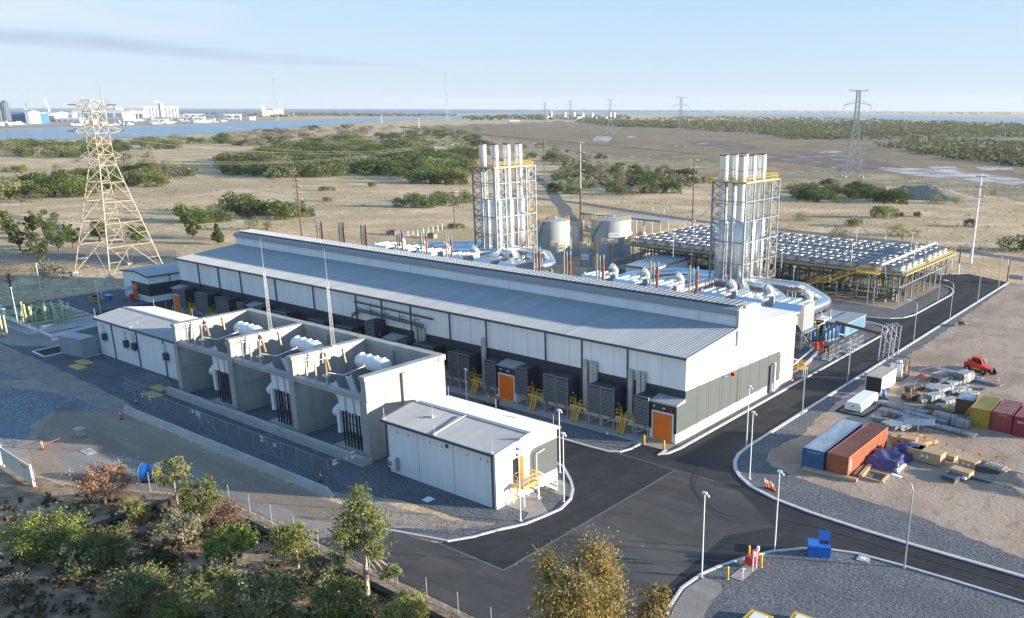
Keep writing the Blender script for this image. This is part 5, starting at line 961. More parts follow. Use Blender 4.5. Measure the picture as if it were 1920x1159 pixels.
# ------------------------------------------------------------------ lamp posts
def lamp_proto(kind):
    t = thing('lamp_post', '', 'lamp post', (0, 0, 0), 0, 'slim steel lamp and camera posts')
    h = 8.2
    if kind == 'cam':
        obj('pole', MB().pipe([(0, 0, 0), (0, 0, h)], [0.07, 0.05], 8), M_white2, t); obj('base', MB().cyl(0, 0, 0, 0.12, 0.22, 10), M_steel, t)
        m = MB().box(-0.2, 0.2, -0.11, 0.11, h-0.08, h+0.12); m.pipe([(0.1, 0, h), (0.5, -0.1, h-0.15)], 0.09, 6); hd = obj('lamp_head', m, M_white2, t); obj('sensor', MB().box(-0.2, -0.06, -0.12, 0.08, h-0.2, h-0.08), M_red, hd)
    elif kind == 'arm':
        obj('pole', MB().pipe([(0, 0, 0), (0, 0, h*0.55), (0, 0, h), (0.12, 0.08, h+0.6), (0.5, 0.3, h+1.0), (1.1, 0.6, h+1.15)], [0.09, 0.075, 0.06, 0.05, 0.05, 0.05], 8), M_steel, t); obj('base', MB().cyl(0, 0, 0, 0.12, 0.22, 10), M_steel, t)
        obj('lamp_head', MB().beam((1.0, 0.55, h+1.12), (1.8, 0.95, h+1.2), 0.4, 0.12), M_white2, t)
    return t
LC, LA = lamp_proto('cam'), lamp_proto('arm')
lamps = [('cam', (-34.3, 59.8), 8.2, 'white post with red and white sensor at the kerb left of the red cabinets'), ('cam', (-31.2, 67.9), 8.2, 'white post with red and white sensor beside the blue bin'), ('arm', (-20.4, 72.3), 7.6, 'grey curved-arm lamp at the kerb of the right road'),
 ('cam', (-54.6, 58.3), 7.9, 'white post in front of the switch room landing'), ('cam', (-59.2, 70.0), 7.6, 'white post at the back right corner of the switch room, rear one'), ('cam', (-53.9, 64.3), 7.8, 'white post on the gravel beside the switch room stair'),
 ('cam', (-45.7, 89.4), 8.0, 'white post at the road corner left of the blue container, rear one'), ('cam', (-41.0, 81.4), 8.0, 'white post on gravel left of the blue container, front one'), ('arm', (-45.5, 105.0), 6.6, 'lamp on the right kerb opposite the hall end'), ('arm', (-45.5, 120.9), 6.8, 'lamp on the right kerb opposite the yellow stair'),
 ('arm', (-45.9, 152.4), 6.6, 'lamp on the right kerb opposite the side road'), ('cam', (-84.4, 80.0), 5.4, 'short white post beside the worker'), ('arm', (-45.8, 173.9), 6.8, 'lamp on the right kerb facing the radiator structure'), ('arm', (-45.7, 193.7), 6.6, 'lamp on the right kerb near the far apron'), ('arm', (-46.5, 215.0), 6.6, 'farthest lamp on the right kerb'),
 ('arm', (-53.1, 190.5), 6.6, 'lamp on the left kerb beside the radiator structure'), ('cam', (-78.5, 171.5), 7.5, 'lamp in front of the radiator structure near the duct bend'), ('cam', (-183.6, 61.1), 7.6, 'lamp beside the pale green gas pipes, leftmost'), ('cam', (-207.7, 74.6), 7.6, 'lamp behind the gas pipes near the round bush'), ('cam', (-184.2, 76.0), 6.4, 'lamp between the gas pipes and the relay building'), ('cam', (-197.0, 82.0), 7.0, 'lamp at the back fence left of the annex'),
 ('cam', (-148.0, 73.5), 5.6, 'lamp head just over the relay building roof, left one'), ('cam', (-127.5, 73.5), 5.6, 'lamp head just over the relay building roof, right one'), ('cam', (-59, 76.9), 5.6, 'short post standing between switch room and hall')]
lamps = lamps[:-1]
fc = {'cam': LC, 'arm': LA}; used = {}
for kind, p, h, w in lamps:
    s = (1, 1, h/8.2) if kind == 'cam' else (1, 1, h/9.2*1.12)
    if kind not in used: o = fc[kind]; used[kind] = 1; o.location = (*p, 0.0); o.scale = s; o['label'] = w; o.rotation_euler = (0, 0, 0 if kind == 'cam' else rad(150))
    else: dup(fc[kind], (*p, 0.0), 0 if kind == 'cam' else rad(150), w, s)

# ------------------------------------------------------------------ lattice pylons and power poles
def pylon_far(px, py, h, lab, proto=None):
    x, y, _ = G(px, py)
    if proto: return dup(proto, (x, y, 0), proto.rotation_euler.z, lab, h/50.0)
    t = thing('pylon', lab, 'pylon', (x, y, 0), rad(35), 'lattice pylons marching across the marsh'); t['_o'] = (0, 0, 0); m = MB(); th = 0.28
    def W_(z): return 5.2-(5.2-1.3)*min(1, z/31.0) if z < 31 else 1.3-(z-31)*0.02
    lv = [0, 7, 13, 18.5, 23, 27, 30, 33, 36, 39, 42, 45, 48, 50]
    for z0, z1 in zip(lv[:-1], lv[1:]):
        a, b = W_(z0), W_(z1); c0_ = [(-a, -a), (a, -a), (a, a), (-a, a)]; c1_ = [(-b, -b), (b, -b), (b, b), (-b, b)]
        for j in range(4):
            k = (j+1) % 4; m.beam((*c0_[j], z0), (*c1_[j], z1), th); m.beam((*c0_[j], z0), (*c1_[k], z1), th*0.6); m.beam((*c0_[k], z0), (*c1_[j], z1), th*0.6); m.beam((*c1_[j], z1), (*c1_[k], z1), th*0.6)
    obj('lattice_body', m, M_steel, t, False)
    for z, w in ((31.5, 8.0), (43.0, 8.0), (50, 6.0)):
        m = MB(); 
        for s in (-1, 1): 
            for dz in (0, -1.8 if z < 50 else 0.8): m.beam((s*1.0, 0, z), (s*w, 0, z+dz*0 - (1.6 if z < 50 else 0)), 0.22); m.beam((s*1.0, 0, z+2.0 if z < 50 else z-1), (s*w, 0, z-(1.6 if z < 50 else 0)), 0.18)
            if z < 50: m.pipe([(s*w, 0, z-1.6), (s*w, 0, z-5.5)], 0.12, 5)
        obj('crossarm', m, M_steel, t, False)
    m = MB()
    for s in ((-5.2, -5.2), (5.2, -5.2), (5.2, 5.2), (-5.2, 5.2)): m.cyl(*s, 0, 1.0, 0.8, 8)
    obj('footing', m, M_conc, t, False); return t
py0 = pylon_far(1597, 332, 50, 'nearest grey lattice pylon of the marsh line, right of the right flues')
P2 = [(1275, 275, 50, 'second grey marsh pylon, between the two flue clusters'), (1144, 250, 51, 'third grey marsh pylon from the right'), (1070, 240, 51, 'fourth grey marsh pylon from the right'), (1022, 231.5, 51, 'faint fifth marsh pylon, farthest left of the row')]
for a in P2: pylon_far(*a, proto=py0)
for px, py, h, lab in ((62, 212, 62, 'faint blue lattice tower behind the blue sheds at the far left port'), (521, 227, 125, 'very tall faint lattice mast beyond the river by the far works'), (839, 226, 133, 'very tall thin radio mast standing on the far horizon')):
    x, y, _ = G(px, py if py > 215 else 224); t = thing('radio_mast', lab, 'mast', (x, y, 0), 0); h = hgt((px, py if py > 215 else 224), (px, {62: 166, 521: 145, 839: 136}[px])); m = MB(); w = h*0.022
    for k in range(14):
        z0, z1 = h*k/14, h*(k+1)/14; a, b = w*(1-k/14)+0.7, w*(1-(k+1)/14)+0.7
        for sx, sy in ((-1, -1), (1, -1), (1, 1), (-1, 1)): m.beam((x+sx*a, y+sy*a, z0), (x+sx*b, y+sy*b, z1), 0.4); m.beam((x+sx*a, y+sy*a, z0), (x-sx*b, y+sy*b, z1), 0.2)
    obj('lattice_body', m, mat('faint_mast_grey', (0.30, 0.33, 0.36), 0.8), t)
# big cream pylon at the left
M_cream2 = mat('cream_pylon_steel', (0.30, 0.27, 0.21), 0.6, 0.1, var=0.1)
PXc, PYc = -228.5, 100.5
t = thing('transmission_tower', 'large cream lattice transmission tower at the left, in front of the river', 'pylon', (PXc, PYc, 0)); m = MB()
def cor(z):
    H_ = 41.5
    if z < 27: w = 7.2-(7.2-1.9)*z/27
    else: w = 1.9-(z-27)*0.02
    a = rad(8); return [(PXc+w*(cx_*math.cos(a)-cy_*math.sin(a)), PYc+w*(cx_*math.sin(a)+cy_*math.cos(a)), z) for cx_, cy_ in ((-1, -1), (1, -1), (1, 1), (-1, 1))]
lv = [0, 7, 12.5, 17.5, 22, 26, 28.5, 31, 33.5, 36, 38.5, 41]
for z0, z1 in zip(lv[:-1], lv[1:]):
    A, B = cor(z0), cor(z1)
    for j in range(4):
        k = (j+1) % 4; m.beam(A[j], B[j], 0.22 if z0 < 26 else 0.14)
        mid = tuple((V3(*A[j])+V3(*A[k]))/2) if z0 < 20 else None; top = tuple((V3(*B[j])+V3(*B[k]))/2)
        if z0 < 20: m.beam(A[j], top, 0.13); m.beam(A[k], top, 0.13); m.beam(tuple((V3(*A[j])+V3(*B[j]))/2), tuple((V3(*A[j])+V3(*top))/2), 0.12); m.beam(tuple((V3(*A[k])+V3(*B[k]))/2), tuple((V3(*A[k])+V3(*top))/2), 0.12)
        else: m.beam(A[j], B[k], 0.1); m.beam(A[k], B[j], 0.1)
        m.beam(B[j], B[k], 0.14)
obj('lattice_body', m, M_cream2, t)
for z, w in ((27.5, 4.8), (33.5, 5.6), (39.5, 4.5)):
    m = MB()
    for sy in (-1, 1):
        for sx in (-1, 1): m.beam((PXc+sx*2.2, PYc+sy*2.0, z), (PXc+sx*0.6, PYc+sy*w, z+0.5), 0.2); m.beam((PXc+sx*2.1, PYc+sy*2.0, z+1.8), (PXc+sx*0.6, PYc+sy*w, z+0.5), 0.15)
        m.beam((PXc-2.4, PYc+sy*w, z+0.5), (PXc+2.4, PYc+sy*w, z+0.5), 0.2)
    obj('crossarm', m, M_cream2, t)
obj('peak_rod', MB().pipe([(PXc+1.5, PYc+1.5, 41), (PXc+1.5, PYc+1.5, 44)], 0.1, 5), M_cream2, t)
m = MB()
for q in cor(0): m.box(q[0]-0.6, q[0]+0.6, q[1]-0.6, q[1]+0.6, 0, 0.5)
obj('footing', m, M_conc, t)
M_wire2 = mat('conductor', (0.30, 0.29, 0.27), 0.5, 0.3)
def cable(name, lab, a, b, sag, r=0.035, cat='cable', grp='overhead conductors', mm=None):
    a, b = V3(*a), V3(*b); pts = [a+(b-a)*k/16-V3(0, 0, sag*4*(k/16)*(1-k/16)) for k in range(17)]
    return tag(obj(name, MB().pipe(pts, r, 5), mm or M_wire2), lab, cat, grp)
M_polebrown = mat('treated_timber_pole', (0.13, 0.085, 0.06), 0.9, var=0.25, scale=2)
def pole(px, py, ph, lab, mm, arms=2, r=0.2, tilt=0, steel_top=False):
    x, y, _ = G(px, py); h = hgt((px, py), (px, ph)); t = thing('power_pole', lab, 'power pole', (x, y, 0), rad(rnd.uniform(20, 50)), 'power poles in the grassland'); t['_o'] = (0, 0, 0)
    obj('pole', MB().pipe([(0, 0, 0), (0, 0, h)], [r, r*0.6], 8), mm, t, False)
    if steel_top: obj('lower_sleeve', MB().pipe([(0, 0, 0), (0, 0, h*0.42)], [r*1.15, r*1.0], 8), M_rust, t, False)
    for k in range(arms):
        z = h-0.8-k*h*0.11; a = obj('crossarm', MB().beam((-1.4, 0, z), (1.4, 0, z), 0.14, 0.18), M_polebrown if not steel_top else M_steel, t, False); m = MB()
        for x_ in (-1.3, -0.6, 0.6, 1.3): m.cyl(x_, 0, z, z+0.45, 0.09, 6)
        obj('insulator', m, M_white2, a, False)
    return (x, y, h)
q1 = pole(566, 443, 333, 'timber power pole with several crossarms behind the left end of the hall', M_polebrown, 4, 0.28)
q2 = pole(1089, 415, 265, 'tall pale power pole with rusty lower half right of the left flues', M_conc, 5, 0.34, steel_top=True)
q3 = pole(1298, 428, 297, 'dark brown timber pole just left of the right flues', M_polebrown, 3, 0.26)
q4 = pole(1820, 494, 325, 'tall pale steel pole standing alone at the far right', M_white2, 3, 0.32)
q5 = pole(1021, 347, 262, 'thin brown timber pole beside the old road right of the left flues', M_polebrown, 2, 0.25)
q6 = pole(853, 430, 356, 'short brown pole in front of the row of bushes left of the left flues', M_polebrown, 2, 0.2)
q7 = pole(786, 240, 221, 'white marker pole near the river, left of the flues', M_white2, 0, 0.5); q8 = pole(716, 232, 216, 'white marker pole on the river bank', M_white2, 0, 0.5)
q9 = pole(1042, 360, 322, 'short timber pole by the bend of the old road', M_polebrown, 1, 0.2); q10 = pole(974, 265, 246, 'far timber pole along the road to the coast, nearer one', M_polebrown, 2, 0.3); q11 = pole(935, 262, 240, 'far timber pole along the road to the coast, farther one', M_polebrown, 2, 0.35)
q12 = pole(503, 432, 411, 'broken stub of a timber pole behind the hall ridge', M_rust, 0, 0.3)
for i, dz in enumerate((0.8, 1.8, 3.4)):
    cable('power_line', 'overhead wire sagging from the short pole toward the tall pale pole', (q6[0], q6[1], q6[2]-dz*0.5), (q2[0], q2[1], q2[2]-5-dz*1.3), 2.0, 0.025)
    cable('power_line', 'overhead wire running left from the short brown pole across the paddock', (q6[0], q6[1], q6[2]-dz*0.5), (-290, 175+i, 12.0), 3.0, 0.025)
    cable('power_line', 'overhead wire from the tall pale pole into the distance', (q2[0], q2[1], q2[2]-0.8-dz), (q5[0], q5[1], q5[2]-dz*0.5), 2.5, 0.025)
for i, (sy, z) in enumerate(((-5.6, 33.6), (5.6, 33.6), (-4.8, 27.6), (4.8, 27.6), (4.5, 39.6))):
    cable('power_line', 'conductor strung from the cream tower down to the right behind the hall', (PXc, PYc+sy, z), (-330-i*4, 330, 24+i), 6.0, 0.03)
# ------------------------------------------------------------------ shipping containers
def container(name, label, x0, y0, w, L, h, col, rot=0, roofcol=None, open_top=False):
    t = thing(name, label, 'shipping container', (x0, y0, 0), rot); t['_o'] = (0, 0, 0)
    mm = mat('container_paint_%d' % int(col[0]*1000), col, 0.65, var=0.2, scale=0.8, bump=0.05); mr = mat('container_roof_%d' % int((roofcol or col)[0]*1000+(roofcol or col)[1]*777), roofcol or col, 0.7, var=0.3, scale=0.9, stretch=(1, 0.3, 1), bump=0.05)
    m = MB(); m.box(0.03, w-0.03, 0.03, L-0.03, 0.12, h-0.06)
    m.ribbed((w, 0.05, 0.15), (w, L-0.05, 0.15), (w, 0.05, h-0.1), (w, L-0.05, h-0.1), 0.28, 0.04); m.ribbed((0, L-0.05, 0.15), (0, 0.05, 0.15), (0, L-0.05, h-0.1), (0, 0.05, h-0.1), 0.28, 0.04)
    m.ribbed((0.05, 0, 0.15), (w-0.05, 0, 0.15), (0.05, 0, h-0.1), (w-0.05, 0, h-0.1), 0.28, 0.04); obj('body', m, mm, t, False)
    m = MB(); m.ribbed((0, 0.02, h-0.05), (w, 0.02, h-0.05), (0, L-0.02, h-0.05), (w, L-0.02, h-0.05), w, 0.001) if 0 else None
    m.ribbed((w, 0.02, h-0.04), (w, L-0.02, h-0.04), (0, 0.02, h-0.04), (0, L-0.02, h-0.04), 0.3, 0.025); obj('roof', m, mr, t, False)
    m = MB()
    for x in (0, w):
        for y in (0, L): m.beam((x, y, 0), (x, y, h), 0.14)
    for z in (0.08, h-0.06):
        m.beam((0, 0, z), (w, 0, z), 0.1, 0.13); m.beam((0, L, z), (w, L, z), 0.1, 0.13); m.beam((0, 0, z), (0, L, z), 0.1, 0.13); m.beam((w, 0, z), (w, L, z), 0.1, 0.13)
    obj('frame', m, mm, t, False); return t
M_letter = mat('white_lettering', (0.7, 0.7, 0.68), 0.6)
t = container('shipping_container', 'long blue shipping container with pale weathered roof, left of the orange one', -37.65, 87.9, 2.45, 12.1, 2.6, (0.045, 0.12, 0.27), rad(0.8), (0.40, 0.44, 0.48)); text_mesh('lettering', 'UTTU 270107 0', 0.24, M_letter, t, (1.4, -0.06, 2.25), (math.pi/2, 0, 0))
t = container('shipping_container', 'long orange rusty shipping container beside the blue one', -34.75, 88.2, 2.45, 12.1, 2.6, (0.37, 0.115, 0.055), rad(-0.5), (0.25, 0.09, 0.06)); m = MB().box(0.0, 0.0, 0, 0, 0, 0)
for k in range(6): obj('logo', MB().box(2.5, 2.52, 0.45+(0.1 if k % 2 else 0), 0.85, 0.8+k*0.24, 0.95+k*0.24), M_letter, t, False)
t = container('shipping_container', 'yellow shipping container in the row at the right edge of the yard', -26.05, 114.2, 2.4, 6.0, 2.6, (0.36, 0.25, 0.03), rad(1), (0.33, 0.27, 0.08))
t = container('shipping_container', 'dull red shipping container between the yellow one and the right frame edge', -23.35, 114.2, 2.4, 6.0, 2.6, (0.26, 0.05, 0.05), rad(0.5), (0.36, 0.17, 0.15)); text_mesh('lettering', 'TEX 203875', 0.2, M_letter, t, (1.3, -0.06, 2.3), (math.pi/2, 0, 0))
t = container('shipping_container', 'crimson shipping container lettered tex at the right frame edge', -20.6, 114.0, 2.4, 6.0, 2.6, (0.24, 0.03, 0.04), 0, (0.33, 0.13, 0.13)); text_mesh('lettering', 'tex', 0.6, M_letter, t, (0.75, -0.06, 1.95), (math.pi/2, 0, 0))
t = container('shipping_container', 'short rusty brown box container with a pale top behind the yellow one', -28.9, 118.0, 2.2, 3.0, 2.2, (0.14, 0.07, 0.05), rad(4), (0.35, 0.42, 0.48))
# dark pits, generator, tanks
t = thing('generator_box', 'white box trailer with black louvred end on the gravel strip', 'generator', (-41.3, 123, 0)); M_black2 = mat('black_louvre', (0.012, 0.012, 0.014), 0.6)
obj('body', MB().box(-42.5, -40.05, 120.2, 126.2, 0.1, 2.45), M_white2, t); obj('roof', MB().box(-42.45, -40.1, 120.25, 126.15, 2.45, 2.5), mat('tan_roof', (0.42, 0.37, 0.30), 0.8, var=0.15), t)
m = MB().box(-42.4, -40.15, 120.1, 120.19, 0.2, 2.35)
for k in range(10): m.box(-42.3, -40.25, 120.05, 120.1, 0.3+k*0.2, 0.36+k*0.2)
obj('louvre', m, M_black2, t); m = MB()
for a, b, c in ((121, 1.7, 0.3), (122.2, 0.8, 0.2), (123, 1.2, 0.15), (124.4, 1.5, 0.35), (125.4, 0.6, 0.2)): m.box(-40.05, -40.02, a, a+c, b, b+c)
obj('decal', m, M_blue, t)
t = thing('water_tank', 'white rounded poly tank lying on a black bund sheet', 'tank', (-40.4, 113.3, 0))
m = MB(); pr = [(-1.15, 0.2), (-1.2, 0.9), (-0.95, 1.35), (0.95, 1.35), (1.2, 0.9), (1.15, 0.2)]; m.extY([(x-40.4, z) for x, z in pr], 110.2, 116.6); obj('shell', m, M_white2, t)
m = MB(); 
for y in (110.6, 113.4, 116.2): m.box(-41.5, -39.3, y-0.1, y+0.1, 0.0, 0.2)
obj('skid', m, M_steel, t); obj('label_plate', MB().box(-40.6, -40.2, 110.14, 110.19, 0.7, 0.95), M_steel, t)
t = thing('bund_sheet', 'black spill bund with hose border under the white tank', 'bund', (-40.4, 113, 0)); obj('sheet', MB().box(-42.3, -38.4, 108.9, 118.0, 0.035, 0.06), mat('bund_fabric', (0.10, 0.115, 0.11), 0.7, var=0.2), t)
obj('border', MB().pipe([(-42.3, 108.9, 0.1), (-38.4, 108.9, 0.12), (-38.2, 113, 0.12), (-38.4, 118, 0.1), (-42.3, 118, 0.1), (-42.3, 108.9, 0.1)], 0.1, 6), M_black, t)
t = thing('wheelie_bin', 'small bright blue bin beside the white generator box', 'bin', (-39.3, 119.2, 0)); obj('body', MB().lathe([(0, 0.05), (0.26, 0.05), (0.34, 1.0), (0, 1.0)], -39.3, 119.2, 0, 8), mat('light_blue_plastic', (0.05, 0.30, 0.62), 0.5), t); obj('lid', MB().box(-39.68, -38.92, 118.85, 119.55, 1.0, 1.08), M_blue, t)
t = thing('tank_cage', 'black framed skid holding upright white tanks behind the generator box', 'tank skid', (-41, 130, 0))
m = MB(); x0, x1, y0, y1 = -42.3, -39.9, 128.0, 131.8
for x in (x0, x1):
    for y in (y0, (y0+y1)/2, y1): m.beam((x, y, 0), (x, y, 2.9), 0.12)
for z in (0.1, 2.85): 
    m.beam((x0, y0, z), (x1, y0, z), 0.12); m.beam((x0, y1, z), (x1, y1, z), 0.12); m.beam((x0, y0, z), (x0, y1, z), 0.12); m.beam((x1, y0, z), (x1, y1, z), 0.12)
obj('frame', m, M_trim, t)
for x, y in ((-41.5, 129.0), (-40.6, 129.2), (-41.2, 130.8)): obj('vessel', MB().lathe([(0, 0.3), (0.5, 0.4), (0.5, 2.3), (0.3, 2.55), (0, 2.6)], x, y, 0, 16), M_white2, t)
obj('orange_fitting', MB().box(-40.0, -39.8, 130, 130.6, 1.2, 1.9), M_orange, t)
t = thing('hose', 'white hose curling round the foot of the black framed tank skid', 'hose', (-40, 128, 0)); obj('tube', MB().pipe([(-38.6+0.9*math.cos(a), 128.8+2.7*math.sin(a), 0.12) for a in np.linspace(-1.7, 1.6, 14)], 0.1, 6), M_white2, t)
for i, y in enumerate((137.0, 139.3, 141.6)):
    t = thing('steel_trestle', 'tall grey steel frame leaning at the kerb, '+('front', 'middle', 'rear')[i], 'steel frame', (-46, y, 0), 0, 'upright steel frames at the kerb'); m = MB()
    for x in (-46.7, -45.1): m.beam((x, y, 0), (x+0.1, y+0.3, 6.0-0.4*i), 0.16)
    for z in (0.4, 1.6, 2.8, 4.0, 5.2): m.beam((-46.7, y+z*0.05, z), (-45.0, y+z*0.05, z), 0.1)
    m.beam((-46.7, y, 0.4), (-45.0, y+0.2, 2.8), 0.08); m.beam((-45.1, y+0.1, 2.8), (-46.6, y+0.3, 5.2), 0.08); m.beam((-46.7, y+0.3, 5.8-0.4*i), (-45.9, y+0.3, 6.4-0.4*i), 0.12); m.beam((-45.0, y+0.3, 5.8-0.4*i), (-45.9, y+0.3, 6.4-0.4*i), 0.12); obj('frame', m, M_steel, t)
# blue equipment beside the side road
M_lblue = mat('light_blue_equipment', (0.10, 0.21, 0.31), 0.5, var=0.12)
t = thing('gas_skid', 'light blue equipment container with pale roof between hall and radiators', 'equipment', (-58, 152, 0)); obj('body', MB().box(-60.2, -56.8, 147.5, 157.5, 0.2, 2.6), M_lblue, t)
m = MB().box(-60.3, -56.7, 147.4, 157.6, 2.6, 2.68); m.box(-64, -60.6, 150, 158, 2.4, 2.5); obj('roof', m, mat('pale_blue_roof', (0.26, 0.30, 0.33), 0.6), t); obj('panel', MB().box(-56.8, -56.75, 150, 156.5, 0.6, 2.2), mat('sky_blue', (0.06, 0.17, 0.30), 0.5), t)
t = thing('equipment_cabinet', 'white and black equipment cabinet left of the light blue container', 'cabinet', (-61.6, 148.5, 0)); obj('body', MB().box(-62.6, -60.7, 147, 150.5, 0.1, 2.9), M_white2, t); obj('black_face', MB().box(-62.5, -60.8, 146.93, 146.99, 0.2, 2.8), M_black2, t)
for i in range(4):
    x, y = -58.8+0.25*i, 143.0+1.1*i
    tt = thing('filter_vessel', 'light blue upright filter vessel, number %d of four counted from the hall' % (i+1), 'vessel', (x, y, 0), 0, 'light blue filter vessels'); obj('shell', MB().lathe([(0, 0.2), (0.45, 0.35), (0.45, 2.2), (0.25, 2.5), (0, 2.55)], x, y, 0, 14), M_lblue, tt); obj('stand', MB().cyl(x, y, 0, 0.3, 0.5, 8), M_steel, tt); obj('nozzle', MB().cyl(x, y, 2.5, 2.85, 0.1, 6), M_steel, tt)
t = thing('frame_skid', 'cream framed skid with dark vessel at the left of the blue filter vessels', 'skid', (-60.5, 143.5, 0)); m = MB(); x0, x1, y0, y1 = -61.6, -59.9, 142.6, 145.2
for x in (x0, x1):
    for y in (y0, y1): m.beam((x, y, 0), (x, y, 3.0), 0.13)
for z in (0.2, 2.95):
    for a, b in (((x0, y0), (x1, y0)), ((x0, y1), (x1, y1)), ((x0, y0), (x0, y1)), ((x1, y0), (x1, y1))): m.beam((*a, z), (*b, z), 0.12)
obj('frame', m, mat('cream_frame', (0.55, 0.5, 0.33), 0.6), t); obj('vessel', MB().cyl(-60.7, 143.9, 0.3, 2.4, 0.6, 14), mat('olive_vessel', (0.2, 0.2, 0.13), 0.6), t)
t = thing('blue_pump', 'blue pump with black fittings in front of the cream framed skid', 'pump', (-59.6, 140.2, 0)); obj('motor', MB().cyl(-59.6, 140.2, 0.9, 2.3, 0.3, 12), M_blue, t); obj('pipework', MB().pipe([(-60.8, 140.2, 0.5), (-59.6, 140.2, 0.9), (-58.5, 140.4, 0.5), (-57.6, 141.2, 0.5)], 0.22, 8), M_black, t)
t = thing('fire_cabinet', 'red cabinets beside the yellow bollards at the blue equipment', 'hydrant cabinet', (-57.3, 136.9, 0)); obj('body', MB().box(-57.8, -57.2, 136.4, 137.0, 0.3, 1.5), M_red, t); obj('second_cabinet', MB().box(-57.0, -56.5, 137.2, 137.7, 0.3, 1.5), M_red, t)
t = thing('black_cabinet', 'small black cabinet between the two yellow bollards', 'cabinet', (-54.9, 136, 0)); obj('body', MB().box(-55.6, -54.8, 135.5, 136.5, 0.1, 1.4), M_black2, t)
for i, (x, y) in enumerate(((-53.6, 132.6), (-53.4, 135.2), (-53.2, 138.8), (-53.1, 141.4), (-53.0, 144.0))):
    t = thing('cage_trolley', 'grey wire cage by the kerb, number %d counted from the front' % (i+1), 'cage', (x, y, 0), 0, 'wire cages along the kerb by the blue equipment'); m = MB(); w, l, h = 0.6, 1.0, (1.0 if i == 0 else 1.9)
    for a in (-w, 0, w):
        for b in (-l, 0, l): m.beam((x+a, y+b, 0.1), (x+a, y+b, h), 0.05)
    for z in (0.15, h*0.5, h): 
        for b in (-l, l): m.beam((x-w, y+b, z), (x+w, y+b, z), 0.06)
        for a in (-w, w): m.beam((x+a, y-l, z), (x+a, y+l, z), 0.06)
    obj('cage', m, M_steel, t); obj('base', MB().box(x-w, x+w, y-l, y+l, 0.06, 0.12), M_steel, t)
t = thing('rusty_beam', 'long rusty steel beam on posts over the kerb by the blue container', 'steel beam', (-52, 146, 0)); obj('beam', MB().beam((-58.5, 147.0, 2.9), (-46.2, 142.8, 2.9), 0.3, 0.5), M_rust, t); obj('post', MB().beam((-57.6, 146.7, 0), (-57.6, 146.7, 2.9), 0.25), M_blue, t); obj('post', MB().beam((-46.5, 142.9, 0), (-46.5, 142.9, 2.9), 0.2), M_steel, t)
t = thing('drain_channel', 'pair of pale steel channels lying on the gravel toward the red cabinets', 'channel', (-55.5, 128, 0)); m = MB(); m.beam((-55.9, 121.5, 0.25), (-58.4, 138.5, 0.25), 0.2, 0.15); m.beam((-55.0, 127.0, 0.2), (-56.8, 136.0, 0.2), 0.5, 0.1); obj('channel', m, M_white2, t)
t = thing('exit_stair', 'yellow railed steel stair against the far corner of the hall end', 'stair', (-54, 119.6, 0)); m = MB()
for y in (119.0, 120.6): m.beam((-55.0, y, 2.0), (-51.9, y+1.5, 0.3), 0.1, 0.25) if 0 else m.beam((-54.8, y, 0.3), (-52.6, y, 1.9), 0.08, 0.2); handrail(m, [(-54.8, y, 0.3), (-53.6, y, 1.2), (-52.7, y, 1.9), (-51.8, y, 1.9)], 1.0, 0.05)
handrail(m, [(-51.8, 119.0, 1.9), (-51.8, 120.6, 1.9)], 1.0, 0.05); m.box(-52.8, -51.8, 119.0, 120.6, 1.82, 1.9); obj('handrail', m, M_yellow, t); m = MB()
for k in range(8): m.box(-54.8+k*0.27, -54.5+k*0.27, 119, 120.6, 0.3+k*0.2, 0.34+k*0.2)
obj('tread', m, M_steel, t); 
for x, y in ((-51.9, 119.1), (-51.9, 120.5)): obj('leg', MB().beam((x, y, 0), (x, y, 1.9), 0.1), M_steel, t)
t = thing('kerb_post', 'red and white marker post at the kerb near the yellow exit stair', 'marker', (-52.7, 117.0, 0)); obj('post', MB().cyl(-52.7, 117.0, 0, 1.0, 0.14, 8), M_red, t); obj('band', MB().cyl(-52.7, 117.0, 0.4, 0.65, 0.15, 8), M_white2, t)

# ------------------------------------------------------------------ telehandler
T = thing('telehandler', 'red telehandler with raised front fork parked in the yard', 'loader', (-31.7, 140.3, 0.05), rad(-14)); T['_o'] = (0, 0, 0)
M_tred = mat('loader_red', (0.62, 0.035, 0.015), 0.35, var=0.06)
m = MB(); m.extY([(-2.0, 0.55), (1.7, 0.5), (1.9, 0.9), (0.9, 1.25), (-0.1, 1.45), (-1.2, 1.55), (-2.1, 1.35)], -0.75, 0.75); obj('body', m, M_tred, T, False)
m = MB(); m.extY([(-1.2, 1.45), (0.75, 1.3), (0.35, 2.15), (-0.75, 2.3), (-1.15, 2.1)], -0.1, 0.75); c = obj('cab', m, M_glass, T, False)
m = MB(); m.extY([(-1.2, 2.05), (0.4, 2.12), (0.3, 2.25), (-0.75, 2.38), (-1.15, 2.2)], -0.15, 0.8); m.beam((0.75, -0.1, 1.3), (0.35, -0.1, 2.15), 0.09); m.beam((0.75, 0.75, 1.3), (0.35, 0.75, 2.15), 0.09); m.beam((-0.3, -0.12, 1.4), (-0.3, -0.12, 2.2), 0.09); m.beam((-1.2, -0.12, 1.4), (-1.15, -0.12, 2.2), 0.1); obj('cab_frame', m, M_tred, c, False)
for x in (-1.35, 1.35):
    for y in (-0.95, 0.95):
        w = obj('wheel', MB().lathe([(0.2, -0.2), (0.48, -0.2), (0.52, -0.1), (0.52, 0.1), (0.48, 0.2), (0.2, 0.2)], x, y, 0.52, 20, 'y'), M_black, T, False); obj('rim', MB().lathe([(0, -0.16), (0.24, -0.2), (0.24, 0.2), (0, 0.16)], x, y, 0.52, 14, 'y'), M_steel, w, False)
obj('boom', MB().beam((-1.6, -0.45, 1.75), (1.9, -0.45, 0.9), 0.3, 0.3), M_tred, T, False)
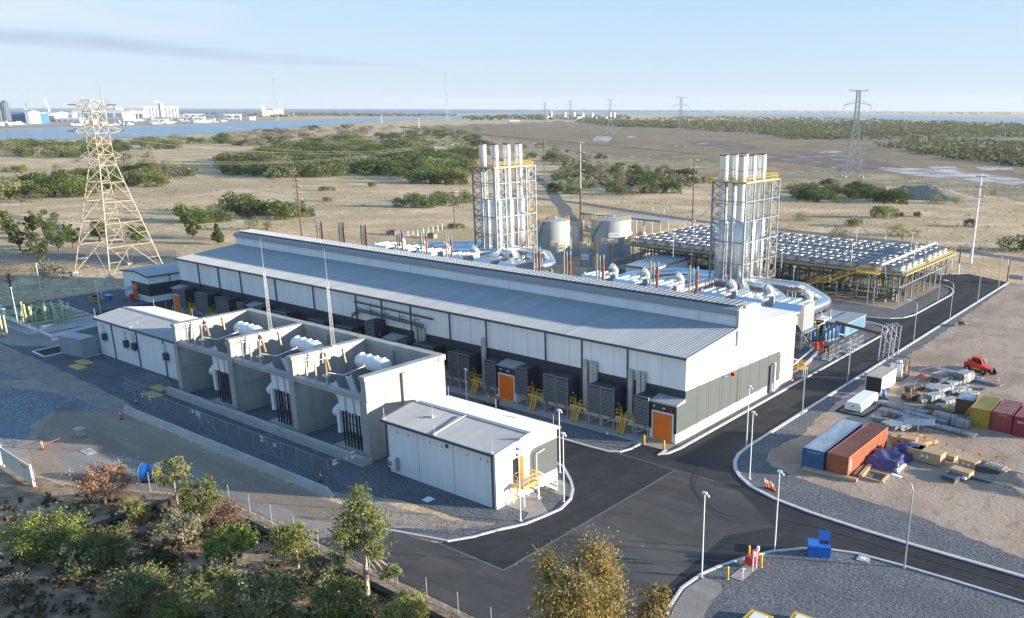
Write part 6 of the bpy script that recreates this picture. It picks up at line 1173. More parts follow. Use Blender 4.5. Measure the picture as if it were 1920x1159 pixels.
m = MB(); m.beam((1.8, -0.45, 0.9), (2.4, -0.45, 0.6), 0.2, 0.2); m.add([(2.3, -0.8, 0.3), (2.3, 0.5, 0.3), (2.9, 0.5, 0.25), (2.9, -0.8, 0.25), (2.3, -0.8, 1.1), (2.3, 0.5, 1.1), (2.4, 0.5, 1.1), (2.4, -0.8, 1.1)], [(0, 1, 2, 3), (0, 1, 5, 4), (4, 5, 6, 7), (0, 3, 7, 4), (1, 2, 6, 5)]); obj('bucket', m, M_black2, T, False)
m = MB(); m.box(-1.4, 1.2, -0.79, -0.755, 0.6, 0.68); obj('hi_vis_stripe', m, mat('lime_stripe', (0.6, 0.75, 0.05), 0.5), T, False)

# ------------------------------------------------------------------ yard materials
def at(px, py): return G(px, py)[:2]
def wpx(px, py): return depth((*at(px, py), 0))/FPX       # metres per photo pixel
crates = [((1687, 838), 8, 2.0, 1.5, 1.1, 'ply', 'reddish crate with red stencil behind the tarpaulin, left one'), ((1701, 841), 8, 1.8, 1.4, 1.2, 'ply', 'plywood crate with red stencil behind the tarpaulin, right one'), ((1723, 848), 20, 1.1, 1.0, 0.9, 'ply', 'small plywood crate right of the stencilled pair'),
 ((1710, 862), -2, 1.9, 2.2, 1.4, 'ply', 'tall plywood crate with two white labels right of the tarpaulin'), ((1733, 869), -3, 3.6, 1.8, 1.4, 'ply', 'largest plywood crate with flat lid, centre of the crate row'), ((1776, 863), -12, 1.7, 0.9, 0.6, 'ply', 'low pale crate right of the largest crate'),
 ((1811, 880), -12, 2.0, 1.4, 1.0, 'ply', 'plywood crate with slatted lid'), ((1797, 896), -10, 2.3, 1.3, 0.8, 'ply', 'grey brown crate in front of the slatted lid crate'), ((1862, 892), -12, 2.6, 1.2, 0.9, 'ply', 'open plywood crate full of fittings at the right of the crate row')]
for i, ((px, py), rt, w, l, h, kk, lab) in enumerate(crates):
    x, y = at(px, py); t = thing('crate', lab, 'crate', (x, y, 0.02), rad(rt), 'wooden crates in the yard'); t['_o'] = (0, 0, 0)
    obj('box', MB().box(-w/2, w/2, 0, l, 0.12, h), M_ply, t, False); m = MB()
    for k in range(max(2, int(w/0.5))): xx = -w/2+0.1+(w-0.2)*k/max(1, int(w/0.5)-1); m.box(xx-0.05, xx+0.05, -0.03, l+0.03, 0, 0.12); m.box(xx-0.05, xx+0.05, -0.02, 0, 0.12, h)
    m.box(-w/2-0.03, w/2+0.03, -0.03, l+0.03, h, h+0.05); obj('batten', m, M_timber, t, False)
    if i in (3, 4, 6): m = MB(); m.box(-0.5, -0.2, -0.035, -0.02, h*0.5, h*0.75); m.box(0.1, 0.4, -0.035, -0.02, h*0.5, h*0.75); obj('label_sticker', m, M_white2, t, False)
    if i in (0, 1): obj('stencil', MB().box(-0.4, 0.3, -0.04, -0.02, h*0.5, h*0.8), M_red, t, False)
    if i == 8:
        m = MB()
        for k in range(7): m.beam((-1+k*0.3, 0.2, h+0.1), (-0.8+k*0.3, 1.0, h+0.25), 0.12)
        obj('fittings', m, M_steel, t, False)
def bundle(px, py, L, w, n, h, rt, mm, lab, kind='steel_bundle', cat='steel bundle'):
    x, y = at(px, py); t = thing(kind, lab, cat, (x, y, 0.02), rad(rt), 'steel and timber stock stacked in the yard'); t['_o'] = (0, 0, 0); r = random.Random(int(px*7+py)); m = MB(); rows = max(1, int(h/0.16))
    for j in range(rows):
        for k in range(n):
            yy = -w/2+w*(k+0.5)/n; e = r.uniform(-0.15, 0.15)*L*0.3; z = 0.18+j*0.17
            m.beam((-L/2+e, yy+r.uniform(-0.03, 0.03), z), (L/2+e, yy+r.uniform(-0.05, 0.05), z+r.uniform(-0.01, 0.02)), w/n*0.72, 0.13)
    obj('members', m, mm, t, False); m = MB()
    for s in (-0.3, 0.3): m.box(s*L-0.07, s*L+0.07, -w/2-0.1, w/2+0.1, 0, 0.11); m.box(s*L-0.03, s*L+0.03, -w/2-0.05, -w/2, 0.1, h+0.5); m.box(s*L-0.03, s*L+0.03, w/2, w/2+0.05, 0.1, h+0.5)
    obj('dunnage', m, M_timber2 if mm is not M_rust else M_steel, t, False)
steel = [(1690, 768, 7.0, 1.0, 5, 0.5, -8, M_steel, 'long bundle of grey steel sections left in the third row'), (1722, 774, 6.5, 1.0, 5, 0.5, -8, M_timber2, 'brown wrapped bundle in the third row'), (1760, 772, 4.0, 1.0, 4, 0.5, -8, M_timber2, 'brown bundle beside the yellow sheet'), (1700, 783, 7.5, 1.1, 6, 0.35, -8, M_steel, 'long low grey bundle in the fourth row, left'),
 (1735, 787, 6.0, 1.1, 6, 0.6, -8, M_steel, 'blue grey bundle in the middle of the fourth row'), (1738, 798, 7.0, 1.0, 5, 0.4, -8, M_steel, 'long grey bundle just below the middle of the fourth row'), (1772, 791, 3.0, 1.2, 5, 1.1, -8, M_steel, 'tall racked steel bundle in the fourth row, right'), (1772, 806, 7.5, 1.0, 6, 0.4, -8, M_steel, 'long grey bundle nearest the yellow container'), (1801, 800, 2.2, 1.3, 4, 0.8, -8, M_tank, 'short blue grey stillage left of the yellow container'),
 (1687, 800, 4.0, 2.6, 8, 0.5, 60, M_bright, 'loose silver rails lying diagonally behind the orange container, left group'), (1703, 803, 3.6, 1.6, 6, 0.4, 62, M_bright, 'loose silver rails lying diagonally, right group'), (1654, 790, 3.0, 1.4, 4, 0.5, 10, M_steel, 'mixed steel pallet right of the hose'), (1668, 788, 2.0, 1.4, 4, 0.7, 10, M_rust, 'rusty red stillage right of the mixed pallet'),
 (1740, 730, 2.8, 1.4, 5, 0.5, 62, M_steel, 'grey steel tube pallet in the second row, far left'), (1752, 735, 3.2, 1.8, 6, 0.8, 68, M_bright, 'bright steel section pallet in the second row, left'), (1766, 737, 3.2, 1.6, 6, 0.8, 68, M_steel, 'grey steel section pallet in the second row, centre left'), (1778, 734, 3.0, 1.4, 5, 0.5, 62, M_steel, 'grey steel pallet in the second row, centre'), (1795, 736, 3.6, 1.6, 6, 0.5, 60, M_bright, 'pale steel pallet in the second row, right of centre'), (1815, 741, 3.0, 1.5, 6, 0.4, 62, M_bright, 'pale steel rails at the right of the second row'),
 (1762, 712, 2.4, 1.8, 4, 1.1, 70, M_conc, 'stack of pale cladding sheets left in the first row'), (1760, 720, 2.0, 1.8, 4, 1.0, 68, M_trim, 'dark ended crate of sections left in the first row'), (1806, 716, 2.6, 2.0, 5, 1.5, 72, M_bright, 'tall white stack right in the first row'), (1790, 704, 8.0, 1.2, 5, 0.5, -10, M_steel, 'long grey bundle along the back of the stock'), (1835, 716, 7.0, 1.2, 5, 0.4, -10, M_steel, 'long rusty grey bundle at the back right of the stock'), (1787, 722, 2.4, 1.2, 4, 0.5, 62, M_steel, 'small grey bundle between the first and second row'), (1829, 729, 2.6, 1.2, 5, 0.4, 20, M_steel, 'flat grey bundle right of the tall white stack'),
 (1735, 754, 2.2, 1.2, 4, 0.5, 60, M_steel, 'small pallet of brackets left in the middle gap'), (1751, 752, 2.4, 1.6, 4, 1.1, 62, M_steel, 'tall racked pallet of brackets in the middle gap'), (1779, 755, 2.6, 1.4, 5, 0.6, 62, M_steel, 'racked pallet of brackets right in the middle gap'), (1773, 763, 2.4, 1.2, 5, 0.3, 0, M_steel, 'low flat pallet beside the yellow sheet'), (1714, 735, 2.6, 1.3, 4, 0.8, 62, M_rust, 'rusty racked pallet at the left edge of the stock'), (1707, 750, 2.4, 1.4, 4, 0.9, 62, M_rust, 'brown racked pallet at the left edge, lower'), (1712, 722, 2.4, 1.2, 4, 0.3, 40, M_steel, 'loose sections by the orange barrier heap'), (1722, 740, 1.8, 1.2, 4, 0.4, 50, M_timber, 'small timber pallet near the left edge of the stock')]
for a in steel: bundle(*a[:8], a[8])
timb = [(1698, 822, 3.6, 1.6, 7, 0.4, 40, 'loose pale boards piled behind the stencilled crates, left'), (1716, 826, 2.6, 1.2, 5, 0.5, 55, 'short boards leaning in the timber pile, middle'), (1731, 833, 3.2, 1.5, 7, 0.5, 60, 'pale boards fanned out at the right of the timber pile'), (1712, 834, 2.6, 1.2, 5, 0.25, -25, 'orange brown boards at the foot of the timber pile')]
for a in timb: bundle(*a[:7], M_timber, a[7], 'timber_pile', 'timber pile')
t = thing('metal_sheet', 'single pale corrugated sheet propped on the timber pile', 'metal sheet', (*at(1720, 815), 0)); x, y = at(1718, 812); obj('sheet', MB().ribbed((x-1.5, y-0.8, 1.0), (x+1.9, y+0.7, 1.2), (x-1.8, y+0.4, 1.5), (x+1.6, y+1.8, 1.7), 0.2, 0.03), M_roof, t); obj('prop', MB().beam((x, y+0.5, 0), (x, y+0.5, 1.3), 0.12), M_timber, t)
def long_timber(pts, w, h, lab, mm=M_timber):
    t = thing('timber_beam', lab, 'timber beam', (*pts[0][:2], 0), 0, 'packing timbers in the yard'); m = MB(); m.beam((*pts[0][:2], h/2+0.05), (*pts[1][:2], h/2+0.05), w, h); obj('beam', m, mm, t); return t
long_timber((at(1505, 881), at(1607, 904)), 0.55, 0.35, 'long packing timber lying in front of the blue and orange containers', M_ply)
long_timber((at(1602, 895), at(1619, 876)), 0.4, 0.35, 'dark timber beam along the side of the orange container', M_timber2)
long_timber((at(1613, 897), at(1631, 877)), 0.45, 0.4, 'white timber beam in front of the tarpaulin')
long_timber((at(1633, 885), at(1664, 893)), 0.25, 0.2, 'rear board of the low square timber frame'); long_timber((at(1618, 897), at(1652, 906)), 0.25, 0.2, 'front board of the low square timber frame'); long_timber((at(1653, 906), at(1665, 893)), 0.25, 0.25, 'pale end board of the low square timber frame')
sheet('mat', [q for q in PX((1620, 897), (1651, 905), (1663, 893), (1634, 886))], 0.06, M_gravel)
long_timber((at(1818, 689), at(1848, 697)), 1.2, 0.6, 'flat timber pack in front of the red telehandler', M_timber2)
# tarpaulin heap
x, y = at(1662, 868); t = thing('tarpaulin_pile', 'heap of goods under a wrinkled purple blue tarpaulin right of the orange container', 'tarpaulin', (x, y, 0)); M_tarp = mat('purple_tarp', (0.06, 0.055, 0.17), 0.4, var=0.35, scale=1.5, bump=0.4, bscale=2.5)
n = 26; vs = []; r_ = random.Random(3)
for i in range(n+1):
    for j in range(n+1):
        u, v = i/n, j/n; e = min(u, 1-u, v, 1-v); hh = 1.35*min(1, (e/0.12))**0.6*(0.75+0.3*math.sin(u*9+v*4)*math.cos(v*7)*0.6+r_.uniform(-0.06, 0.06)); vs.append((x-2.1+4.2*u+0.15*math.sin(v*9), y-2.4+5.4*v+0.2*math.sin(u*8), 0.02+max(0, hh)))
m = MB().add(vs, [(i*(n+1)+j, (i+1)*(n+1)+j, (i+1)*(n+1)+j+1, i*(n+1)+j+1) for i in range(n) for j in range(n)], True); obj('cover', m, M_tarp, t)
obj('plastic_wrap', MB().pipe([(x+1.9, y-2.3, 0.2), (x+2.3, y-1.2, 0.6), (x+2.2, y, 0.3)], [0.35, 0.25, 0.2], 7), mat('clear_wrap', (0.5, 0.52, 0.6), 0.3), t)
x, y = at(1697, 862); t = thing('tarpaulin_pile', 'small blue wrapped roll on top of goods between tarpaulin and labelled crate', 'tarpaulin', (x, y, 0)); obj('cover', MB().pipe([(x-1.2, y+0.5, 1.0), (x, y+1.2, 1.3), (x+1.0, y+1.6, 1.1)], [0.5, 0.6, 0.45], 9), M_tarp, t); obj('box', MB().box(x-1.0, x+0.8, y+0.3, y+2.2, 0, 0.9), M_timber2, t)
for i, (px, py, w, l, h, mm, lab) in enumerate([(1776, 903, 1.7, 1.8, 0.45, M_trim, 'dark folded black pack in front of the crates, leftmost'), (1791, 897, 2.4, 0.9, 0.35, M_white2, 'low white wrapped bundle behind the black pack'), (1846, 890, 2.9, 2.2, 0.7, M_trim, 'black plastic tray stack at the right of the crates'), (1835, 905, 4.0, 0.6, 0.35, M_trim, 'long dark channel in front of the black trays')]):
    x, y = at(px, py); t = thing('pallet_load', lab, 'pallet load', (x, y, 0.02), rad(-12)); t['_o'] = (0, 0, 0); m = MB(); m.box(-w/2, w/2, 0, l, 0.12, h); m.box(-w/2+0.1, w/2-0.1, 0.1, l-0.1, h, h+0.06); obj('load', m, mm, t, False); obj('pallet', MB().box(-w/2, w/2, 0, l, 0, 0.12), M_timber2, t, False)
t = thing('yellow_sheet', 'crumpled yellow sheet between bundles in the third row', 'sheet', (*at(1773, 770), 0)); x, y = at(1773, 771); obj('sheet', MB().add([(x-1, y-0.6, 0.1), (x+1.2, y-0.5, 0.15), (x+1.4, y+0.8, 0.4), (x, y+0.4, 0.7), (x-0.9, y+0.9, 0.3)], [(0, 1, 3), (1, 2, 3), (0, 3, 4)]), M_yellow, t)
t = thing('wood_prop', 'plank leaning against the yellow container', 'plank', (*at(1805, 790), 0)); a = at(1806, 790); obj('plank', MB().beam((*a, 0.05), (-26.2, 114.4, 2.4), 0.2, 0.1), M_timber, t)
t = thing('rubble_pile', 'small rubble heap on a pallet alone in the open yard by the gravel strip', 'pile', (*at(1804, 612), 0)); x, y = at(1805, 612); m = MB()
for k in range(12): m.beam((x+rnd.uniform(-0.8, 0.8), y+rnd.uniform(-0.8, 0.8), rnd.uniform(0.2, 0.8)), (x+rnd.uniform(-0.8, 0.8), y+rnd.uniform(-0.8, 0.8), rnd.uniform(0.3, 1.1)), 0.3, 0.25)
obj('chunks', m, M_timber2, t)
# orange flagging, posts
M_fl = mat('orange_plastic', (0.8, 0.12, 0.02), 0.6)
def flagline(pxs, lab, z=0.9):
    t = thing('flag_line', lab, 'bunting', (*at(*pxs[0]), 0)); P = [(*at(*p), z) for p in pxs]; m = MB(); m.pipe(P, 0.02, 4); obj('rope', m, M_fl, t); m = MB()
    for a, b in zip(P[:-1], P[1:]):
        L = math.hypot(b[0]-a[0], b[1]-a[1]); n = max(1, int(L/1.6))
        for k in range(n):
            q = V3(*a)+(V3(*b)-V3(*a))*(k+0.5)/n; m.add([q+V3(-0.16, 0, 0), q+V3(0.16, 0, 0), q+V3(0, 0.05, -0.38)], [(0, 1, 2)])
    obj('flags', m, M_fl, t); m = MB()
    for p in P[::2]: m.pipe([(p[0], p[1], 0), p], 0.03, 5)
    obj('stake', m, M_steel, t)
flagline([(1708, 828), (1757, 836), (1790, 852), (1850, 868), (1884, 870)], 'orange triangular flags strung from the timber pile to the right')
flagline([(82, 841), (150, 815), (205, 782), (222, 776)], 'orange flags along the edge of the crushed stone at the left', 0.5)
flagline([(1722, 705), (1738, 700), (1765, 697)], 'orange tape behind the steel stock'); flagline([(1556, 588), (1575, 592), (1600, 594)], 'orange bunting beside the blue equipment')
t = thing('barrier_heap', 'heap of orange barrier mesh left of the steel stock', 'barrier mesh', (*at(1728, 712), 0)); x, y = at(1728, 713); obj('mesh', MB().pipe([(x-1, y, 0.2), (x-0.3, y+0.5, 0.7), (x+0.6, y+0.2, 0.3), (x+1, y, 0.5)], 0.2, 6), M_fl, t)
def delineator(px, py, lab, tilt=(0, 0), cone=False):
    x, y = at(px, py); t = thing('traffic_cone' if cone else 'bollard_post', lab, 'traffic cone' if cone else 'delineator', (x, y, 0.02)); t['_o'] = (0, 0, 0)
    if cone: obj('body', MB().lathe([(0.0, 0.72), (0.04, 0.7), (0.17, 0.05), (0, 0.05)], 0, 0, 0, 12), M_fl, t, False); obj('band', MB().lathe([(0.08, 0.5), (0.125, 0.3)], 0, 0, 0.01, 12), M_white2, t, False); obj('base', MB().box(-0.2, 0.2, -0.2, 0.2, 0, 0.05), M_black, t, False)
    else: obj('post', MB().lathe([(0, 1.15), (0.07, 1.12), (0.09, 0.05), (0, 0.05)], 0, 0, 0, 10), M_fl, t, False); obj('band', MB().lathe([(0.085, 0.95), (0.09, 0.7)], 0, 0, 0.0, 10), M_white2, t, False); obj('base', MB().cyl(0, 0, 0, 0.06, 0.25, 8), M_black, t, False)
    t.rotation_euler = (tilt[0], tilt[1], 0); return t
delineator(1139, 818, 'orange cone on the gravel strip in front of the intakes', cone=True); delineator(256, 757, 'red cone at the left end of the concrete barrier', cone=True); delineator(602, 903, 'red and white post at the right end of the concrete barrier'); delineator(229, 786, 'leaning brown and white post at the corner of the crushed stone', (0.15, -0.2)); delineator(80, 843, 'red and white post at the lower end of the flag line'); delineator(5, 633, 'orange post at the far left edge below the gas pipes'); delineator(1870, 722, 'red and white post at the right of the steel stock')
for i, (px, py) in enumerate(((1437, 915), (1442, 917), (1449, 919), (1453, 922))): delineator(px, py, ('leftmost', 'second', 'third', 'rightmost')[i]+' of the leaning orange posts clustered on the corner gravel', (0.1*(i-1), -0.35))

# ------------------------------------------------------------------ corner island
x, y = -27.7, 70.0; t = thing('skip_bin', 'bright blue metal bin with one lid open on the corner island', 'bin', (x, y, 0.03), rad(28)); t['_o'] = (0, 0, 0)
obj('body', MB().extX([(-0.75, 0), (0.75, 0), (0.75, 1.0), (-0.75, 1.1)], -1.0, 1.0), M_blue, t, False); obj('lid', MB().box(-1.03, -0.02, -0.75, 0.78, 1.1, 1.16), M_blue, t, False); obj('open_lid', MB().add([(0.0, 0.75, 1.05), (1.05, 0.75, 1.05), (1.05, 1.0, 1.95), (0.0, 1.0, 1.95), (0, 0.8, 1.05), (1.05, 0.8, 1.05), (1.05, 1.05, 1.95), (0, 1.05, 1.95)], [(0, 1, 2, 3), (7, 6, 5, 4), (0, 4, 5, 1), (3, 2, 6, 7), (0, 3, 7, 4), (1, 5, 6, 2)]), M_blue, t, False)
m = MB(); m.box(-1.03, 1.03, -0.8, -0.75, 0.95, 1.1); m.box(-1.08, -1.0, -0.3, 0.3, 0.55, 0.75); obj('rim', m, M_blue, t, False); obj('inner', MB().box(0.05, 0.95, -0.68, 0.7, 1.02, 1.05), M_black, t, False)
t = thing('hydrant_station', 'red hydrant cabinets and white signs on a small slab with bollards', 'hydrant', (*at(1400, 1072), 0)); sheet('slab', PX((1367, 1083), (1392, 1091), (1425, 1062), (1400, 1057)), 0.07, M_slab)
x, y = at(1408, 1062); obj('cabinet', MB().box(x-0.5, x+0.25, y-0.3, y+0.3, 0.25, 0.95), M_red, t); x, y = at(1414, 1052); obj('second_cabinet', MB().box(x-0.2, x+0.3, y-0.3, y+0.3, 0.3, 1.1), M_red, t)
m = MB()
for px, py, h in ((1411, 1072, 1.9), (1418, 1067, 2.2), (1392, 1085, 0.95)): x, y = at(px, py); m.cyl(x, y, 0, h, 0.05, 6); m.box(x-0.03, x+0.16, y-0.14, y+0.14, h-0.3 if h > 1 else h-0.02, h+0.1 if h > 1 else h+0.04)
obj('sign', m, M_white2, t)
x, y = at(1618, 1048); t = thing('inspection_slab', 'pale square pit lid on the gravel right of the blue bin', 'pit lid', (x, y, 0)); obj('frame', MB().prism(PX((1605, 1051), (1611, 1042), (1632, 1047), (1627, 1056)), 0.03, 0.10), M_conc, t); obj('cover', MB().prism(PX((1611, 1049), (1615, 1045), (1625, 1047), (1621, 1052)), 0.10, 0.12), M_white2, t)
for i, (pp, lab) in enumerate([([(1392, 1159), (1410, 1142), (1450, 1156), (1438, 1175)], 'yellow tank lid with grey cover at the bottom edge, left'), ([(1478, 1162), (1490, 1146), (1530, 1160), (1518, 1180)], 'yellow tank lid with grey cover at the bottom edge, right')]):
    Q = PX(*pp, z=0.5); cx_, cy_ = sum(q[0] for q in Q)/4, sum(q[1] for q in Q)/4; t = thing('tank_hatch', lab, 'hatch', (cx_, cy_, 0), 0, 'yellow hatches'); obj('frame', MB().prism(Q, 0.03, 0.5), M_yellow, t); obj('cover', MB().prism([(cx_+(a-cx_)*0.62, cy_+(b-cy_)*0.62) for a, b in Q], 0.5, 0.54), M_white2, t)

# ------------------------------------------------------------------ left foreground: drum, gate, fence, pipe, meter pillar
t = thing('cable_drum', 'blue cable drum with dark end flanges on the dirt track', 'cable drum', (-94.0, 40.9, 0), rad(38)); t['_o'] = (0, 0, 0)
obj('core', MB().lathe([(0.95, -0.75), (0.95, 0.75)], 0, 0, 1.12, 24, 'x'), M_blue, t, False)
for s in (-0.8, 0.8): 
    obj('flange', MB().lathe([(0, s-0.05), (1.12, s-0.05), (1.12, s+0.05), (0, s+0.05)], 0, 0, 1.12, 28, 'x'), mat('dark_green_flange', (0.05, 0.075, 0.07), 0.6, var=0.2), t, False)
m = MB(); 
for k in range(6): a = k*math.pi/3; m.beam((-0.87, 0.15*math.cos(a), 1.12+0.15*math.sin(a)), (-0.87, 1.05*math.cos(a), 1.12+1.05*math.sin(a)), 0.08)
obj('spoke', m, M_steel, t, False)
t = thing('sliding_gate', 'white panelled gate standing open at the left edge', 'gate', (*at(30, 890), 0)); a, b = V3(*at(8, 874), 0), V3(*at(64, 912), 0)
m = MB(); m.beam(a+V3(0, 0, 1.25), b+V3(0, 0, 1.25), 0.08, 2.1); obj('panel', m, mat('cream_gate', (0.6, 0.58, 0.5), 0.6, var=0.08), t); m = MB()
for q in (a, b): m.beam(q, q+V3(0, 0, 2.6), 0.18)
m.beam(a+V3(0, 0, 2.35), b+V3(0, 0, 2.35), 0.1); obj('frame', m, M_white2, t); c_ = a*0.3+b*0.7; obj('yellow_plate', MB().beam(c_+V3(0.1, -0.1, 1.9), c_+(b-a)*0.12+V3(0.1, -0.1, 1.9), 0.08, 0.3), M_yellow, t)
t = thing('gate_post', 'thick pale gate post at the left frame edge', 'post', (*at(3, 870), 0)); x, y = at(2, 872); obj('post', MB().box(x-0.5, x+0.1, y-0.2, y+0.2, 0, 3.0), M_white2, t); obj('cap', MB().box(x-0.55, x+0.15, y-0.25, y+0.25, 3.0, 3.08), M_white2, t)
t = fence('track_fence', 'rusty chain wire fence with thin posts between the track and the foreground trees', [(-102.3, 32.6), (-99.7, 35.2), (-91.5, 39.6), (-82.1, 43.2), (-70.3, 43.0), (-36, 42.75)], 1.95, 4.0, rails=False, post_r=0.045)
obj('strut', MB().beam((-102.0, 32.8, 1.6), (-100.2, 34.6, 0.1), 0.07), M_steel, t)
P_ = [at(*p) for p in ((275, 985), (300, 955), (335, 940))]; cable('black_pipe', 'fat black pipe lying under the trees, left length', (*at(160, 1001), 0.35), (*at(335, 941), 0.35), 0, 0.38, 'pipe', 'black pipes on the ground', M_black); cable('black_pipe', 'fat black pipe lying beside the fence, right length', (*at(463, 985), 0.35), (*at(905, 1210), 0.35), 0, 0.38, 'pipe', 'black pipes on the ground', M_black)
x, y = at(151, 818); t = thing('meter_pillar', 'pale green grey service pillar on the dirt beside the flag line', 'service box', (x, y, 0)); obj('body', MB().box(x-0.55, x+0.55, y-0.45, y+0.45, 0.1, 1.0), mat('pale_green_box', (0.33, 0.36, 0.30), 0.7), t); obj('lid', MB().box(x-0.62, x+0.62, y-0.52, y+0.52, 1.0, 1.08), M_conc, t); obj('base', MB().box(x-0.65, x+0.65, y-0.55, y+0.55, 0, 0.1), M_timber2, t)
x, y = at(166, 847); t = thing('drain_grate', 'rectangular concrete drain grate in the dirt track', 'drain', (x, y, 0)); obj('surround', MB().box(x-1.1, x+1.1, y-0.6, y+0.6, 0.0, 0.05), M_conc, t); obj('grate', MB().box(x-0.5, x+0.5, y-0.25, y+0.25, 0.05, 0.065), M_steel, t)

# ------------------------------------------------------------------ left yard
t = thing('battery_container', 'grey ribbed equipment container standing on the gravel at the left', 'container', (-155.5, 59.8, 0), rad(10)); t['_o'] = (0, 0, 0); M_gcont = mat('grey_container_paint', (0.30, 0.33, 0.37), 0.5, var=0.06)
m = MB(); m.box(-2.9, 2.9, -1.3, 1.3, 0.1, 3.1); m.ribbed((-2.93, 1.3, 0.15), (-2.93, -1.3, 0.15), (-2.93, 1.3, 3.0), (-2.93, -1.3, 3.0), 0.3, 0.05); m.ribbed((-2.9, -1.33, 0.15), (2.9, -1.33, 0.15), (-2.9, -1.33, 3.0), (2.9, -1.33, 3.0), 0.3, 0.03); obj('body', m, M_gcont, t, False); obj('roof', MB().box(-2.95, 2.95, -1.35, 1.35, 3.1, 3.16), M_gcont, t, False); obj('base', MB().box(-2.9, 3.4, -1.25, 1.5, 0, 0.1), M_conc, t, False)
for i, (px, py, w, lab) in enumerate([(146, 689, 3.4, 'yellow cable pit cover in front of the grey container, front one'), (158, 680, 3.4, 'yellow cable pit cover in front of the grey container, rear one'), (287, 741, 3.2, 'yellow cable pit cover inside the small wire guard, front one'), (299, 729, 3.2, 'yellow cable pit cover inside the small wire guard, rear one')]):
    x, y = at(px, py); t = thing('pit_cover', lab, 'pit cover', (x, y, 0), 0, 'yellow pit covers'); obj('frame', MB().box(x-w/2, x+w/2, y-0.75, y+0.75, 0.0, 0.16), M_yellow, t); obj('lid', MB().box(x-w*0.3, x+w*0.3, y-0.2, y+0.5, 0.16, 0.19), M_steel, t)
fence('pit_guard', 'small wire guard fence with white signs round the yellow pit covers', [(-129.5, 55.0), (-129.5, 58.3), (-123.0, 58.3), (-123.0, 55.0), (-129.5, 55.0)], 1.8, 2.2)
t = thing('bund_pit', 'dark rectangular pit with pale concrete rim left of the grey container', 'pit', (-160.5, 57.5, 0)); m = MB(); P_ = [(-163.2, 55.6), (-158.1, 55.4), (-158.6, 60.2), (-163.8, 60.0)]
for a, b in zip(P_, P_[1:]+P_[:1]): m.beam((*a, 0.06), (*b, 0.06), 0.22, 0.14)
obj('rim', m, M_white2, t); obj('floor', MB().prism([(-163.0, 55.7), (-158.2, 55.5), (-158.7, 60.1), (-163.6, 59.9)], 0.02, 0.045), M_asph, t)
t = thing('gas_regulator_skid', 'tangle of pale green gas pipes and valves at the left edge', 'gas skid', (-190, 66, 0)); r_ = random.Random(11)
gx0, gx1, gy0, gy1 = -200, -177, 60.5, 73.5
m = MB()
for y in (62, 64, 66, 69, 71.5): m.pipe([(gx0+r_.uniform(0, 5), y, 0.9), (gx1-r_.uniform(2, 9), y, 0.9)], r_.choice((0.22, 0.3)), 8)
for x in (-196, -192, -188.5, -184, -180.5): m.pipe([(x, gy0+1, 0.9), (x, gy1-1, 0.9)], r_.choice((0.2, 0.28)), 8)
obj('ground_pipe', m, M_ygreen, t)
for (px, w_, h_) in ((60, 6, 2.6), (85, 7, 3.0), (100, 8, 2.8), (118, 6, 2.4), (70, 5, 2.2), (45, 5, 2.4)):
    x, y = G(px, 604-(px-60)*0.05)[:2]; obj('pipe_loop', MB().pipe([(x-w_/2, y+1.5, 0.4), (x-w_/2, y+1.5, h_-0.5), (x-w_/2+0.5, y+1.4, h_), (x+w_/2-0.6, y-0.8, h_), (x+w_/2, y-1, h_-0.6), (x+w_/2, y-1, 0.4)], 0.26, 10), M_ygreen, t)
for i in range(26):
    x, y = r_.uniform(gx0+1, gx1-2), r_.uniform(gy0+1, gy1-1); obj('valve', MB().lathe([(0, 0), (0.35, 0.1), (0.35, 0.5), (0.12, 0.6), (0.12, 1.1), (0.3, 1.15), (0.3, 1.2), (0, 1.2)], x, y, 0.8, 10), M_ygreen if i % 3 else M_white2, t)
for px, py, top in ((48, 612, 565), (52, 612, 570), (60, 608, 574), (105, 578, 568), (111, 580, 570), (13, 625, 590), (6, 628, 588)):
    x, y = at(px, py); obj('vent_pipe', MB().pipe([(x, y, 0), (x, y, hgt((px, py), (px, top)))], 0.16, 8), mat('pale_yellow_vent', (0.55, 0.5, 0.25), 0.5), t)
m = MB(); 
for a, b in (((0, 598), (98, 638)), ((98, 638), (250, 600)), ((98, 645), (130, 640))): m.beam((*at(*a), 0.8), (*at(*b), 0.8), 0.12, 0.5)
obj('low_screen', m, M_white2, t); obj('hardstand', MB().prism([(-202, 60), (-176, 60), (-175, 74), (-200, 75)], 0.03, 0.06), M_conc, t)
fence('boundary_fence', 'galvanised boundary fence running from the left edge to the annex', [(-206.5, 55), (-206.3, 66), (-206, 90.8), (-197, 92)], 2.2, 3.5); fence('boundary_fence', 'inner galvanised fence between gas pipes and relay building', [(-206, 60.5), (-173, 60.5), (-172.5, 73.5)], 1.9, 3.5)
x, y = at(180, 567); t = thing('pallet_stack', 'stack of pale timber pallets by the back fence', 'pallet stack', (x, y, 0)); m = MB()
for k in range(6): m.box(x-1.3, x+1.3, y-0.8, y+0.8, k*0.22+0.1, k*0.22+0.2)
obj('pallet', m, M_timber, t); obj('blocks', MB().box(x-1.1, x+1.1, y-0.6, y+0.6, 0, 1.3), M_timber2, t)
t = thing('blue_drum_rack', 'small blue rack right of the timber pallets', 'rack', (*at(204, 562), 0)); x, y = at(204, 562); obj('body', MB().box(x-0.9, x+0.9, y-0.4, y+0.4, 0, 1.0), M_blue, t); obj('top', MB().box(x-1, x+1, y-0.5, y+0.5, 1.0, 1.06), M_steel, t)

